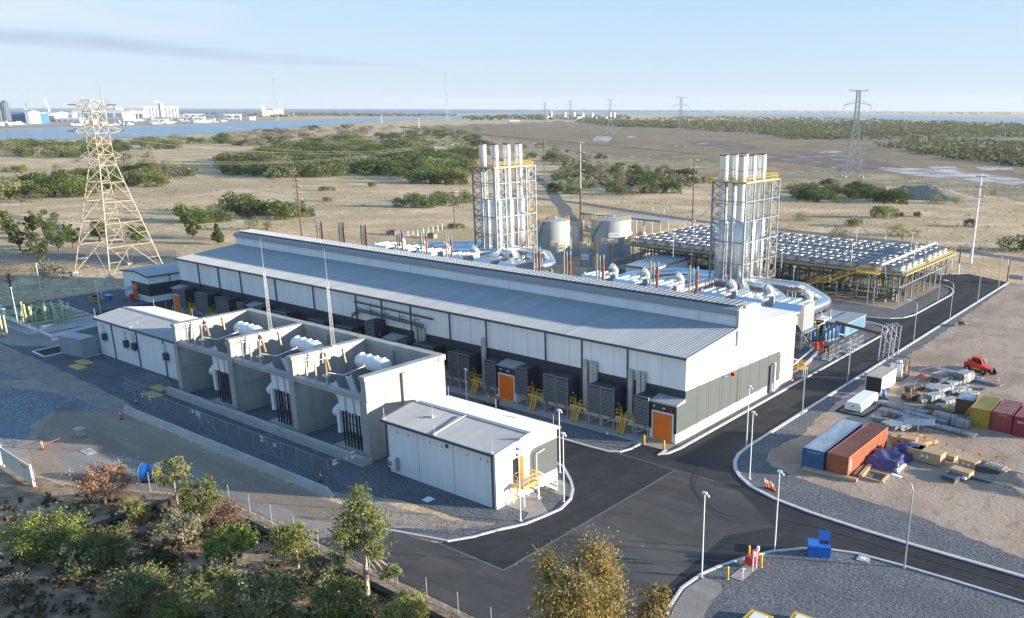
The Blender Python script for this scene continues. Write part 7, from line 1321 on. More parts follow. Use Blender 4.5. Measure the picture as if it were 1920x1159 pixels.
# ------------------------------------------------------------------ worker
def person(x, y, rot, lab):
    t = thing('person', lab, 'person', (x, y, 0.05), rot); t['_o'] = (0, 0, 0)
    M_navy = mat('navy_workwear', (0.03, 0.04, 0.08), 0.9); M_skin = mat('skin', (0.45, 0.27, 0.19), 0.6); M_vest = mat('orange_vest', (0.85, 0.13, 0.01), 0.7)
    m = MB()
    def limb(pts, rs, n=10): m.pipe(pts, rs, n)
    for s in (-1, 1):
        limb([(s*0.09, 0, 0.95), (s*0.105, 0.01, 0.72), (s*0.11, -0.01, 0.48), (s*0.115, 0.02, 0.28), (s*0.12, 0.03, 0.08)], [0.1, 0.09, 0.062, 0.058, 0.045])
        limb([(s*0.12, 0.06, 0.05), (s*0.125, -0.12, 0.035)], [0.05, 0.04]); limb([(s*0.18, 0, 1.42), (s*0.26, 0.02, 1.2), (s*0.28, -0.06, 1.08), (s*0.16, -0.22, 1.1)], [0.06, 0.05, 0.042, 0.033])
    m.lathe([(0.02, 0.88), (0.14, 0.9), (0.155, 1.0), (0.14, 1.12), (0.17, 1.3), (0.185, 1.42), (0.10, 1.5), (0.055, 1.53), (0.05, 1.6), (0.075, 1.63), (0.085, 1.7), (0.08, 1.77), (0.03, 1.82)], 0, 0, 0, 14)
    bo = obj('body', m, M_navy, t, False); rm = bo.modifiers.new('merge', 'REMESH'); rm.mode = 'VOXEL'; rm.voxel_size = 0.02; rm.use_smooth_shade = True; obj('face', MB().lathe([(0.03, 1.57), (0.076, 1.62), (0.092, 1.69), (0.085, 1.76), (0.02, 1.8)], 0, -0.008, 0, 12), M_skin, t, False)
    obj('vest', MB().lathe([(0.165, 1.0), (0.155, 1.12), (0.185, 1.3), (0.2, 1.42), (0.11, 1.52)], 0, 0, 0, 14), M_vest, t, False)
    for s in (-1, 1): obj('hand', MB().pipe([(s*0.16, -0.22, 1.1), (s*0.09, -0.28, 1.12), (s*0.06, -0.31, 1.12)], [0.035, 0.04, 0.02], 7), M_skin, t, False)
    obj('helmet', MB().lathe([(0.13, 1.73), (0.115, 1.74), (0.105, 1.82), (0.06, 1.88), (0, 1.9)], 0, -0.01, 0, 14), M_white2, t, False)
person(*at(934, 764), rad(20), 'person in an orange vest, navy trousers and white helmet standing by the orange door')

# ------------------------------------------------------------------ paddock bits
for i, (px, py) in enumerate(((765, 445), (774, 445), (783, 443), (794, 440), (803, 438), (812, 436), (821, 434), (829, 430))):
    x, y = at(px, py); tt = thing('fence_post', 'short pale post in the paddock row, number %d from the left' % (i+1), 'post', (x, y, 0), 0, 'row of old posts in the paddock'); tt['_o'] = (0, 0, 0); obj('post', MB().beam((0, 0, 0), (0, 0, 2.0), 0.35, 0.3), M_conc, tt, False)
for px, py, lab in ((736, 440, 'low ruined brick block left of the post row'), (808, 446, 'pale rubble block in front of the post row')):
    x, y = at(px, py); tt = thing('rubble_block', lab, 'rubble', (x, y, 0), rad(10)); tt['_o'] = (0, 0, 0); obj('block', MB().box(-1.8, 1.8, -0.9, 0.9, 0, 1.2), M_bank, tt, False); obj('cap', MB().box(-0.6, 1.4, -0.6, 0.8, 1.2, 1.5), M_rust, tt, False)
for i, (px, py) in enumerate(((1784, 500), (1890, 497), (1848, 470), (1757, 465), (1706, 440), (1660, 450), (1224, 395), (1245, 400))):
    x, y = at(px, py); tt = thing('marker_post', 'short white marker post beside the old road, number %d from the right' % (8-i), 'marker post', (x, y, 0), 0, 'white marker posts by the old road'); tt['_o'] = (0, 0, 0); obj('post', MB().cyl(0, 0, 0, 1.6, 0.12, 6), M_white2, tt, False)
fence('apron_fence', 'chain wire fence and brown gate post behind the far asphalt apron', [(-66, 229), (-54, 230)], 2.6, 3.0)
x, y = at(1796, 515); t = thing('gate_pole', 'tall rusty brown gate pole at the far apron', 'pole', (x, y, 0)); obj('pole', MB().cyl(x, y, 0, 6.5, 0.16, 8), M_rust, t); obj('lower_sleeve', MB().cyl(x, y, 0, 2.8, 0.19, 8), M_white2, t)
x, y = at(1888, 530); t = thing('gate_pole', 'brown pole with blue sign boards at the end of the right kerb', 'pole', (x, y, 0)); obj('pole', MB().cyl(x, y, 0, 5.8, 0.14, 8), M_rust, t); obj('sign', MB().box(x+0.3, x+3.5, y-0.05, y+0.05, 1.0, 2.0), M_tank, t)
# ------------------------------------------------------------------ vegetation
def leaf_mat(name, c1, c2, objrand=0.38, transl=0.32):
    return mat(name, c1, 0.75, var=0.3, scale=0.9, col2=c2, objrand=objrand, transl=transl, spec=0.25)
L_dark = leaf_mat('dark_foliage', (0.075, 0.12, 0.035), (0.035, 0.065, 0.022))
L_mid = leaf_mat('mid_foliage', (0.15, 0.20, 0.055), (0.07, 0.105, 0.034))
L_olive = leaf_mat('olive_foliage', (0.29, 0.30, 0.14), (0.14, 0.155, 0.07))
L_grey = leaf_mat('grey_foliage', (0.32, 0.335, 0.22), (0.17, 0.18, 0.12))
L_brown = leaf_mat('brown_scrub', (0.17, 0.13, 0.095), (0.10, 0.075, 0.055))
L_dead = leaf_mat('dead_foliage', (0.42, 0.25, 0.15), (0.25, 0.15, 0.09), 0.05, 0.1)
L_bright = leaf_mat('bright_green_foliage', (0.22, 0.30, 0.05), (0.10, 0.16, 0.03), 0.1)
L_yel = leaf_mat('yellow_green_foliage', (0.36, 0.37, 0.09), (0.18, 0.21, 0.05), 0.1)
L_euc = leaf_mat('eucalypt_foliage', (0.27, 0.31, 0.13), (0.13, 0.165, 0.07), 0.08)
L_orange = leaf_mat('bronze_eucalypt_foliage', (0.46, 0.32, 0.10), (0.24, 0.19, 0.06), 0.05)
L_orange2 = leaf_mat('rusty_leaf_tips', (0.36, 0.16, 0.06), (0.2, 0.1, 0.04), 0.05)
def leaves(rs, clumps, n, size, asp=0.45, droop=0.0, soft=False):
    """clumps: list of (x,y,z,r); n leaf faces spread over the clumps' outer shells"""
    cl = np.array(clumps, float); w = cl[:, 3]**2; idx = rs.choice(len(cl), n, p=w/w.sum()); c = cl[idx]
    d = rs.normal(size=(n, 3)); d /= np.linalg.norm(d, axis=1)[:, None]; rad_ = c[:, 3]*(0.45+0.6*rs.random(n)**0.6); rad_ = c[:, 3]*np.abs(rs.normal(size=n))*0.78 if soft else rad_; p = c[:, :3]+d*rad_[:, None]*np.array([1, 1, 0.8])
    a = rs.normal(size=(n, 3))+d*0.4; a[:, 2] -= droop*2; a /= np.linalg.norm(a, axis=1)[:, None]; b = np.cross(a, rs.normal(size=(n, 3))); b /= np.linalg.norm(b, axis=1)[:, None]
    s = size*(0.6+0.8*rs.random(n)); a = a*s[:, None]/2; b = b*(s*asp)[:, None]/2
    return np.stack([p-a, p+b, p+a, p-b], axis=1).reshape(-1, 3)
def leaf_mesh(name, vs, mats, share=None, rs=None):
    me = D.meshes.new(name); n = len(vs)//4; me.vertices.add(n*4); me.vertices.foreach_set('co', vs.astype(np.float32).ravel()); me.loops.add(n*4); me.loops.foreach_set('vertex_index', np.arange(n*4, dtype=np.int32)); me.polygons.add(n); me.polygons.foreach_set('loop_start', np.arange(0, n*4, 4, dtype=np.int32))
    for m in mats: me.materials.append(m)
    if len(mats) > 1: me.polygons.foreach_set('material_index', rs.choice(len(mats), n, p=share).astype(np.int32))
    me.update(calc_edges=True); return me
def bush_mesh(name, seed, mats, share, n=520, wide=1.3, ncl=13, size=0.062):
    rs = np.random.RandomState(seed); cl = []
    for k in range(ncl):
        a = rs.uniform(0, 6.283); r = rs.random()**0.6*0.48*wide; z = 0.28+(0.25+0.75*rs.random())*0.5*(1-(r/(0.58*wide))**2); cl.append((r*math.cos(a), r*math.sin(a), z, rs.uniform(0.17, 0.29)))
        if k % 3 == 0: cl.append((r*math.cos(a), r*math.sin(a), 0.16, 0.2))
    return leaf_mesh(name, leaves(rs, cl, n, size, 0.7), mats, share, rs)
BM = {k: [bush_mesh('bush_'+k, i+10*j, m, s, n=n) for i in range(3)] for j, (k, m, s, n) in enumerate((('dark', [L_dark, L_mid], [0.7, 0.3], 1900), ('mid', [L_mid, L_dark, L_bright], [0.65, 0.2, 0.15], 1900), ('olive', [L_olive, L_mid], [0.75, 0.25], 950), ('grey', [L_grey, L_olive, L_brown], [0.45, 0.3, 0.25], 800), ('brown', [L_brown, L_grey], [0.75, 0.25], 800)))}
def bush(kind, x, y, h, label, group, name='bush', cat='bush', wf=(0.95, 1.45)):
    o = D.objects.new(name, BM[kind][rnd.randrange(3)]); C.objects.link(o); h *= rnd.uniform(1.05, 1.5); w = h*rnd.uniform(*wf); o.location = (x, y, -0.12*h); o.scale = (w, w*rnd.uniform(0.85, 1.15), h*1.12); o.rotation_euler = (0, 0, rnd.uniform(0, 6.28)); return tag(o, label, cat, group)
placed = []
def thicket(region, n, hr, kinds, label, group, cat='bush', sep=0.55, name='bush', wf=(0.95, 1.45)):
    """region: photo outline of the thicket's footing; bushes are spread over the ground inside it"""
    P = [G(*p)[:2] for p in region]; xs = [p[0] for p in P]; ys = [p[1] for p in P]
    def inside(x, y):
        c = False; j = len(region)-1
        for i in range(len(region)):
            (xi, yi), (xj, yj) = region[i], region[j]
            if (yi > y) != (yj > y) and x < (xj-xi)*(y-yi)/(yj-yi)+xi: c = not c
            j = i
        return c
    x0, x1 = min(p[0] for p in region), max(p[0] for p in region); y0, y1 = min(p[1] for p in region), max(p[1] for p in region); k = tries = 0
    while k < n and tries < n*60:
        tries += 1; px, py = rnd.uniform(x0, x1), rnd.uniform(y0, y1)
        if not inside(px, py): continue
        X, Y = G(px, py)[:2]; h = rnd.uniform(*hr)
        if any((X-a)**2+(Y-b)**2 < (sep*(h+c))**2/1.0*0.5 for a, b, c in placed[-400:]): continue
        placed.append((X, Y, h)); bush(rnd.choice(kinds), X, Y, h, label, group, name, cat, wf); k += 1
thicket([(330, 418), (345, 402), (420, 388), (560, 384), (575, 408), (520, 414), (430, 418)], 5, (3, 4.5), ['mid', 'mid', 'dark', 'olive'], 'big rounded dark green tree in the clump behind the left end of the hall', 'tree clump behind the left end of the hall', 'tree', 0.62, 'round_tree')
thicket([(735, 385), (740, 376), (885, 368), (888, 380), (820, 388)], 2, (3, 4), ['mid', 'dark'], 'rounded green tree in the short row just left of the left flues', 'short tree row left of the left flues', 'tree', 0.38, 'round_tree')
thicket([(0, 350), (0, 372), (150, 372), (360, 332), (350, 315), (250, 318), (100, 335)], 44, (4, 6.5), ['mid', 'dark', 'olive'], 'bushy green tree in the thicket behind the cream tower', 'thicket behind the cream tower', 'tree', 0.55, 'bushy_tree', (1.3, 1.9))
thicket([(530, 335), (420, 325), (430, 300), (520, 282), (660, 262), (860, 250), (890, 262), (890, 300), (888, 338), (840, 345), (700, 326), (600, 330)], 185, (5.5, 8.5), ['mid', 'mid', 'dark', 'olive', 'dark', 'grey'], 'green tree in the large dense thicket left of the left flues', 'large thicket between river and hall', 'tree', 0.6, 'bushy_tree', (1.5, 2.2))
thicket([(0, 288), (0, 272), (150, 268), (330, 262), (420, 258), (420, 272), (200, 292), (60, 300)], 90, (5, 7.5), ['mid', 'olive', 'dark', 'grey'], 'green bush in the belt along the near river bank at the left', 'bush belt on the river bank', 'bush', 0.5, 'bush', (1.4, 2.1))
thicket([(420, 258), (470, 250), (640, 238), (760, 236), (900, 246), (880, 254), (640, 266), (420, 278)], 90, (5, 8), ['grey', 'brown', 'olive', 'dark'], 'grey green scrub bush between river and large thicket', 'grey scrub by the river', 'bush', 0.5, 'bush', (1.4, 2.2))
thicket([(40, 330), (0, 320), (200, 296), (400, 300), (420, 320), (300, 330)], 12, (2.5, 4.5), ['mid', 'olive', 'grey'], 'scattered bush on dry grass right and left of the cream tower', 'scattered bushes round the cream tower', 'bush')
thicket([(1040, 362), (1040, 300), (1100, 300), (1300, 330), (1345, 345), (1290, 360), (1170, 368)], 60, (3.5, 5.5), ['mid', 'olive', 'brown', 'grey', 'dark'], 'bush in the loose scrub between the two flue clusters', 'scrub between the flue clusters', 'bush', 0.45)
thicket([(975, 300), (975, 270), (1060, 285), (1150, 300), (1150, 318), (1040, 315)], 20, (3, 5), ['olive', 'dark', 'grey', 'brown'], 'grey green bush behind the thin brown pole', 'scrub behind the left flues', 'bush', 0.45)
thicket([(1468, 378), (1490, 362), (1520, 350), (1600, 352), (1700, 372), (1690, 386), (1560, 385)], 30, (4, 6), ['dark', 'dark', 'olive'], 'dark bush in the long low thicket right of the right flues', 'dark thicket right of the right flues', 'bush', 0.4)
thicket([(1640, 368), (1700, 358), (1790, 372), (1840, 380), (1760, 384)], 12, (2.5, 4), ['dark', 'olive'], 'dark bush on the sand mound right of the long thicket', 'bushes on the sand mound', 'bush')
for px, py, h, k, lab in ((1660, 409, 6.5, 'mid', 'single round green bush right of the right flues, largest lone one'), (1602, 424, 4.0, 'mid', 'lone green bush by the old road right of the right flues'), (1567, 445, 4.0, 'brown', 'lone dark brown bush on the verge of the old road'), (1684, 441, 3.6, 'olive', 'small tilted brown green bush above the radiator fans, left of two'), (1714, 444, 3.2, 'olive', 'small olive bush above the radiator fans, right of two'), (1500, 414, 2.6, 'grey', 'low grey bush just right of the right flues'), (1720, 406, 2.2, 'dark', 'small dark bush right of the largest lone bush'), (1818, 425, 3.0, 'dark', 'small dark bush left of the tall steel pole'), (1686, 405, 2.0, 'dark', 'tiny dark bush beside the largest lone bush'),
    (699, 350, 2.6, 'mid', 'small green bush alone left of the left flues'), (615, 358, 2.4, 'mid', 'small dark bush alone behind the clump'), (613, 378, 2.2, 'mid', 'tiny bush right of the tree clump'), (483, 432, 5.5, 'olive', 'olive bush at the left end of the hall ridge'), (92, 525, 4.6, 'grey', 'rounded grey green bush behind the gas pipes'), (1905, 470, 5.0, 'dark', 'dark bush at the right edge behind the steel pole'), (1860, 366, 2.5, 'olive', 'small bush on pale sand at the right'), (1575, 372, 2.5, 'olive', 'small olive bush in front of the dark thicket'), (1092, 408, 2.4, 'grey', 'grey bush at the foot of the tall pale pole'), (1115, 413, 2.0, 'grey', 'pale shrub right of the tall pale pole'), (1300, 400, 2.0, 'grey', 'pale shrub behind the brown timber pole'), (857, 428, 1.8, 'mid', 'tiny bush at the foot of the short brown pole')):
    X, Y = G(px, py)[:2]; bush(k, X, Y, h, lab, None)
BIG = [(350, 416, 52, 42, 'mid', 'leftmost rounded tree of the big clump behind the left end of the hall'), (388, 419, 44, 34, 'mid', 'low pale green tree in front of the big clump, left'), (444, 400, 78, 52, 'dark', 'tallest domed tree in the middle of the big clump'), (412, 416, 34, 30, 'mid', 'small round tree in front of the big clump, centre'), (498, 404, 60, 42, 'dark', 'dark tree right of the tallest dome in the big clump'), (541, 408, 74, 46, 'mid', 'wide rounded tree at the right end of the big clump'), (470, 410, 36, 26, 'brown', 'brownish bush in front of the big clump'), (574, 406, 30, 26, 'dark', 'small dark tree behind the timber power pole'),
 (748, 387, 30, 20, 'mid', 'leftmost tree of the short row left of the left flues'), (777, 389, 38, 33, 'mid', 'tallest tree of the short row left of the left flues'), (806, 389, 36, 26, 'mid', 'middle tree of the short row left of the left flues'), (838, 385, 44, 32, 'dark', 'fourth tree of the short row left of the left flues'), (868, 380, 40, 28, 'mid', 'rightmost tree of the short row, touching the left flues'),
 (587, 332, 60, 30, 'mid', 'round tree at the front left corner of the large thicket'), (546, 324, 34, 26, 'dark', 'dark tree just behind the front left corner tree of the thicket'), (434, 326, 42, 30, 'dark', 'dark round tree standing apart left of the large thicket'), (482, 326, 20, 26, 'dark', 'slim dark conifer left of the large thicket, left of two'), (502, 322, 16, 20, 'dark', 'slim dark conifer left of the large thicket, right of two'), (634, 330, 50, 26, 'mid', 'round tree on the front edge of the large thicket'), (690, 322, 54, 30, 'mid', 'tree in the middle of the front edge of the large thicket'), (745, 336, 52, 28, 'olive', 'olive tree on the front edge of the large thicket, right part'), (794, 343, 60, 34, 'dark', 'broad dark tree at the front right of the large thicket'), (845, 345, 58, 36, 'mid', 'broad green tree nearest the left flues in the thicket'), (876, 300, 34, 30, 'dark', 'dark tree behind the left flues at the edge of the thicket'), (560, 300, 40, 24, 'dark', 'dark crown inside the left part of the large thicket'), (640, 296, 42, 22, 'mid', 'green crown inside the middle of the large thicket'), (720, 300, 44, 26, 'dark', 'dark crown inside the right part of the large thicket'), (470, 300, 40, 20, 'olive', 'olive crown at the far left of the large thicket'),
 (22, 374, 62, 48, 'olive', 'broad olive tree at the left edge behind the pines'), (92, 370, 66, 44, 'mid', 'broad green tree left of the cream tower'), (140, 368, 60, 48, 'mid', 'tall green tree touching the cream tower on its left'), (60, 380, 40, 24, 'brown', 'brown low bush in front of the broad trees at the left'), (198, 342, 40, 30, 'dark', 'dark tree seen through the cream tower waist'), (252, 342, 40, 26, 'olive', 'olive tree right of the cream tower'), (290, 350, 44, 26, 'mid', 'green tree at the right end of the left thicket'), (318, 336, 46, 30, 'brown', 'brown green tree at the right end of the left thicket'), (276, 304, 34, 24, 'brown', 'brown green tree on open grass right of the tower top'), (240, 306, 26, 24, 'brown', 'small brown green tree just right of the tower top'), (142, 296, 24, 18, 'dark', 'dark round bush left of the tower top'), (30, 322, 40, 18, 'mid', 'low green bush on open grass at the left edge'),
 (1158, 330, 28, 24, 'mid', 'round green tree alone between the flue clusters, rear'), (1195, 345, 34, 28, 'dark', 'dark green tree right of the rear lone tree between the flues'), (1222, 350, 44, 34, 'mid', 'largest green tree between the flue clusters'), (1170, 350, 30, 20, 'brown', 'brown bush left of the largest tree between the flues'), (1055, 360, 32, 26, 'mid', 'green tree just right of the old road bend'), (1110, 348, 26, 18, 'olive', 'low olive bush right of the tall pale pole'), (1280, 332, 34, 20, 'dark', 'dark tree left of the brown timber pole'), (1040, 302, 36, 26, 'dark', 'dark tree behind the thin brown pole'), (1100, 310, 34, 20, 'brown', 'brown tree behind the tall pale pole')]
for px, py, wq, hq, k_, lab in BIG:
    X, Y = G(px, py)[:2]; s_c = wpx(px, py) if 'wpx' in globals() else 1; Hh = hgt((px, py), (px, py-hq)); o = D.objects.new('round_tree', BM[k_][rnd.randrange(3)]); C.objects.link(o); Wd = wq*s_c*0.92; o.location = (X, Y, -0.1*Hh); o.scale = (Wd/1.15, Wd/1.15, Hh*1.12); o.rotation_euler = (0, 0, rnd.uniform(0, 6.28)); tag(o, lab, 'tree')
# tree-form pines at the left park
def tube_tree(m, base, tips, r, bend=0.12, rs=None, n=6):
    for tp in tips:
        b, q = V3(*base), V3(*tp); L = np.linalg.norm(q-b); mid = b*0.55+q*0.45+V3(*(rs.normal(size=3)*bend*L*0.5)); mid[2] = b[2]+(q[2]-b[2])*0.5; m.pipe([b, mid, q], [r, r*0.6, r*0.2], n, False)
def tree(name, label, x, y, h, w, seed, mats, share, nleaf, leafsize, bark, trunk_h=0.35, shape='round', ncl=18, lean=(0, 0), group=None, asp=0.5, droop=0.0, cat='tree', tr=0.03):
    rs = np.random.RandomState(seed); t = thing(name, label, cat, (x, y, 0), 0, group); cl = []
    for k in range(ncl):
        u = (k+0.5)/ncl; a = k*2.399+rs.uniform(-0.4, 0.4)
        if shape == 'cone': z = trunk_h*h*0.6+(h-trunk_h*h*0.6)*(0.08+0.84*u); rr_ = w/2*(1-u)*0.75*rs.uniform(0.5, 1.0); r = max(0.09*h, w*0.2*(1.1-u))
        elif shape == 'gum':
            gx, gz, gr = [(0, .93, .13), (-.16, .85, .15), (.14, .8, .14), (-.38, .68, .15), (-.6, .6, .12), (.32, .7, .13), (.52, .6, .13), (-.2, .56, .13), (.15, .5, .11), (-.48, .46, .11), (.42, .44, .12), (.75, .24, .09), (.95, .27, .08), (.55, .2, .06)][k % 14]; z = h*gz+rs.uniform(-.02, .02)*h; rr_ = w*0.5*gx; r = w*gr*rs.uniform(.7, 1.15); a = math.atan2(RR[1], RR[0])+rs.uniform(-.5, .5)
        elif shape == 'open': z = h*(trunk_h+(0.97-trunk_h)*rs.uniform(0.1, 0.95)); rr_ = w/2*rs.uniform(0.25, 0.85); r = w*rs.uniform(0.06, 0.14)
        elif shape == 'spread': z = h*(trunk_h+(0.9-trunk_h)*rs.random()**0.7); rr_ = w/2*rs.uniform(0.2, 0.85); r = w*rs.uniform(0.07, 0.17); z -= 0.15*h*(rr_/(w/2))**2
        else: z = h*(trunk_h+(0.88-trunk_h)*u); e = 1-abs(2*(z/h-trunk_h)/(1-trunk_h)-1)**2.2; rr_ = w/2*math.sqrt(max(0.1, e))*rs.uniform(0.25, 0.9); r = w*rs.uniform(0.07, 0.17)
        cl.append((lean[0]*z/h+rr_*math.cos(a), lean[1]*z/h+rr_*math.sin(a), min(z, h-r*0.7), r))
    vs = leaves(rs, cl, nleaf, leafsize, asp, droop, soft=(asp < 0.5)); vs[:, 2] = np.maximum(vs[:, 2], 0.05); cr = D.objects.new('crown', leaf_mesh('crown', vs, mats, share, rs)); C.objects.link(cr); cr.parent = t
    m = MB(); top = (lean[0]*0.7, lean[1]*0.7, h*(0.72 if shape != 'cone' else 0.85)); R0 = max(0.07, h*tr); md = (lean[0]*0.25+rs.normal()*0.03*h, lean[1]*0.25+rs.normal()*0.03*h, h*trunk_h)
    m.pipe([(0, 0, -0.1), md, top], [R0, R0*0.75, R0*0.25], 8, False)
    for c in cl:
        k = rs.uniform(0.0, 0.75); q = V3(*md)*(1-k)+V3(*top)*k
        if q[2] > c[2]: q = V3(*md)
        tube_tree(m, q, [c[:3]], R0*0.35, 0.1, rs, 5)
        for e in range(2): d = rs.normal(size=3)*c[3]*0.7; tube_tree(m, V3(*c[:3])*0.8+q*0.2, [tuple(V3(*c[:3])+d)], R0*0.15, 0.1, rs, 4)
    tk = obj('trunk', m, bark, t, False); return t
pines = [(18, 447, 58, 34, 'dark pine at the far left edge'), (38, 470, 62, 40, 'dark pine second from the left edge'), (75, 494, 70, 60, 'largest dark pine in the left group, in front'), (84, 440, 50, 48, 'tall pine behind the front one in the left group'), (112, 472, 56, 50, 'broad pine between front pine and cream tower'), (137, 466, 52, 36, 'pine just left of the cream tower leg'), (186, 452, 46, 40, 'dark conifer seen through the cream tower, left'), (259, 455, 34, 40, 'round conifer seen through the cream tower, right'), (363, 448, 40, 42, 'pine at the rear left of the hall, left one'), (410, 458, 40, 32, 'conical pine at the rear left of the hall, right one'), (62, 440, 40, 26, 'small pine between the left group trees')]
for i, (px, py, hp, wp, lab) in enumerate(pines):
    x, y = at(px, py); tree('pine_tree', lab, x, y, hgt((px, py), (px, py-hp)), wp*wpx(px, py), 40+i, [L_dark, L_mid, L_bright], [0.45, 0.35, 0.2], 2600, 0.42, M_dbark, 0.22, 'round' if i not in (9,) else 'cone', 16, group='dark pines behind the left yard')
x, y = at(22, 552); tree('bare_tree', 'bare brown leafless tree at the left edge behind the gas pipes', x, y, hgt((22, 552), (22, 478)), 80*wpx(22, 552), 77, [L_brown], None, 3200, 0.14, M_dbark, 0.3, 'round', 24, asp=0.18)
# foreground
FG = [ # name,label, base px, top y, crown width px, shape, mats, share, leaves, size, bark, trunk_h
 ('dead_tree', 'dead orange brown tree beside the blue cable drum', (198, 946), 868, 104, 'round', [L_dead], None, 9000, 0.13, M_bark, 0.3),
 ('slender_gum', 'slender white trunked gum tree behind the dense round bush', (334, 950), 861, 62, 'open', [L_euc, L_yel, L_olive], [0.4, 0.3, 0.3], 4200, 0.17, M_bark, 0.5),
 ('dense_tree', 'dense olive green tree just right of the slender white trunked gum', (378, 972), 893, 88, 'round', [L_olive, L_yel, L_mid], [0.4, 0.25, 0.35], 8500, 0.16, M_dbark, 0.15),
 ('olive_shrub', 'small olive shrub over the black pipe', (262, 985), 930, 50, 'round', [L_olive, L_yel], [0.6, 0.4], 4200, 0.15, M_dbark, 0.15),
 ('yellow_green_bush', 'broad yellow green bush at the lower left', (92, 1046), 968, 138, 'spread', [L_yel, L_bright, L_euc], [0.45, 0.3, 0.25], 11000, 0.16, M_dbark, 0.15),
 ('grey_bush', 'dark grey green bush below the broad yellow green bush', (150, 1078), 1012, 74, 'round', [L_grey, L_olive, L_dark], [0.4, 0.3, 0.3], 6500, 0.16, M_dbark, 0.15),
 ('olive_bush', 'olive bush right of the broad yellow green bush', (212, 1066), 986, 86, 'round', [L_olive, L_yel, L_euc], [0.5, 0.25, 0.25], 7500, 0.16, M_dbark, 0.2),
 ('silver_bush', 'wispy silver green bush in the middle of the foreground trees', (345, 1022), 962, 84, 'spread', [L_grey, L_olive], [0.7, 0.3], 5200, 0.17, M_bark, 0.2),
 ('dead_shrub', 'leafless pink brown shrub beside the right black pipe', (425, 1000), 938, 74, 'spread', [L_brown, L_dead], [0.7, 0.3], 5200, 0.12, M_dbark, 0.15),
 ('bright_tree', 'bright green small tree with forked trunk in the foreground centre', (442, 1082), 988, 98, 'open', [L_bright, L_mid, L_yel], [0.6, 0.2, 0.2], 6500, 0.17, M_bark, 0.4),
 ('thin_tree', 'yellow green tree with thin branches left of the tall gum', (560, 1074), 979, 92, 'spread', [L_yel, L_bright, L_olive], [0.4, 0.3, 0.3], 5600, 0.16, M_bark, 0.4),
 ('olive_bush', 'feathery olive bush at the lower centre left', (262, 1142), 1066, 122, 'spread', [L_olive, L_grey, L_yel], [0.5, 0.25, 0.25], 9000, 0.16, M_dbark, 0.15),
 ('olive_bush', 'dark olive bush between silver bush and forked bright tree', (305, 1078), 1012, 84, 'round', [L_olive, L_dark, L_mid], [0.45, 0.3, 0.25], 6000, 0.16, M_dbark, 0.15),
 ('khaki_tree', 'khaki yellow tree with pale limbs at the bottom edge', (410, 1172), 1064, 130, 'spread', [L_euc, L_yel, L_olive], [0.4, 0.4, 0.2], 8500, 0.16, M_bark, 0.35),
 ('dark_bush', 'dark olive bush at the bottom edge right of the khaki tree', (520, 1186), 1072, 110, 'spread', [L_olive, L_dark, L_euc], [0.45, 0.25, 0.3], 9000, 0.16, M_dbark, 0.2),
 ('tall_gum', 'tall gum tree with smooth pale trunk in the foreground centre', (690, 1121), 909, 122, 'gum', [L_euc, L_mid, L_olive, L_orange], [0.42, 0.24, 0.26, 0.08], 15000, 0.17, M_bark, 0.42),
 ('grey_bush', 'grey green bush behind the foot of the tall gum', (610, 1112), 1034, 92, 'round', [L_grey, L_olive, L_euc], [0.35, 0.35, 0.3], 7000, 0.16, M_dbark, 0.15),
 ('green_bush', 'leafy green bush at the bottom edge left of the tall gum', (640, 1180), 1088, 112, 'round', [L_euc, L_mid, L_yel], [0.45, 0.3, 0.25], 9000, 0.17, M_dbark, 0.15),
 ('yellow_green_bush', 'yellow green bush at the bottom edge right of the tall gum', (762, 1186), 1110, 92, 'spread', [L_yel, L_olive], [0.6, 0.4], 6500, 0.15, M_dbark, 0.15),
 ('bronze_gum', 'large bronze leaved gum tree at the bottom centre', (1090, 1262), 1030, 200, 'round', [L_orange, L_orange2, L_euc, L_yel], [0.46, 0.14, 0.28, 0.12], 40000, 0.15, M_bark, 0.3),
 ('bronze_gum', 'smaller bronze leaved gum tree at the bottom, right of the large one', (1226, 1235), 1086, 66, 'round', [L_orange, L_euc, L_orange2], [0.5, 0.35, 0.15], 6500, 0.16, M_bark, 0.3),
 ('olive_shrub', 'low green shrub at the bottom left corner', (30, 1120), 1080, 60, 'spread', [L_grey, L_brown], [0.5, 0.5], 1800, 0.14, M_dbark, 0.1),
 ('dry_shrub', 'dry brown shrub in front of the thin branched tree', (575, 1115), 1078, 70, 'spread', [L_brown, L_dead, L_olive], [0.4, 0.2, 0.4], 3600, 0.13, M_dbark, 0.1),
 ('olive_shrub', 'sparse shrub at the bottom edge below the feathery olive bush', (330, 1170), 1115, 90, 'spread', [L_olive, L_yel], [0.5, 0.5], 5000, 0.15, M_dbark, 0.1)]
for i, (nm, lab, b, ty, wp, shp, ms, sh, nl, ls, bk, th) in enumerate(FG):
    x, y = at(*b); h = hgt(b, (b[0], ty)); w = wp*wpx(*b)*(0.97 if h < 8 else 0.92)
    if b[1] > 1200: h = hgt(b, (b[0], ty))
    tree(nm, lab, x, y, h, w*1.12, 100+i, ms, sh, int(nl*1.0), ls*1.45, bk, th, shp, 30 if nl < 9000 else (28 if shp == 'gum' else 54), asp=0.42, droop=0.25, tr=0.022 if nm in ('tall_gum', 'slender_gum') else 0.03)
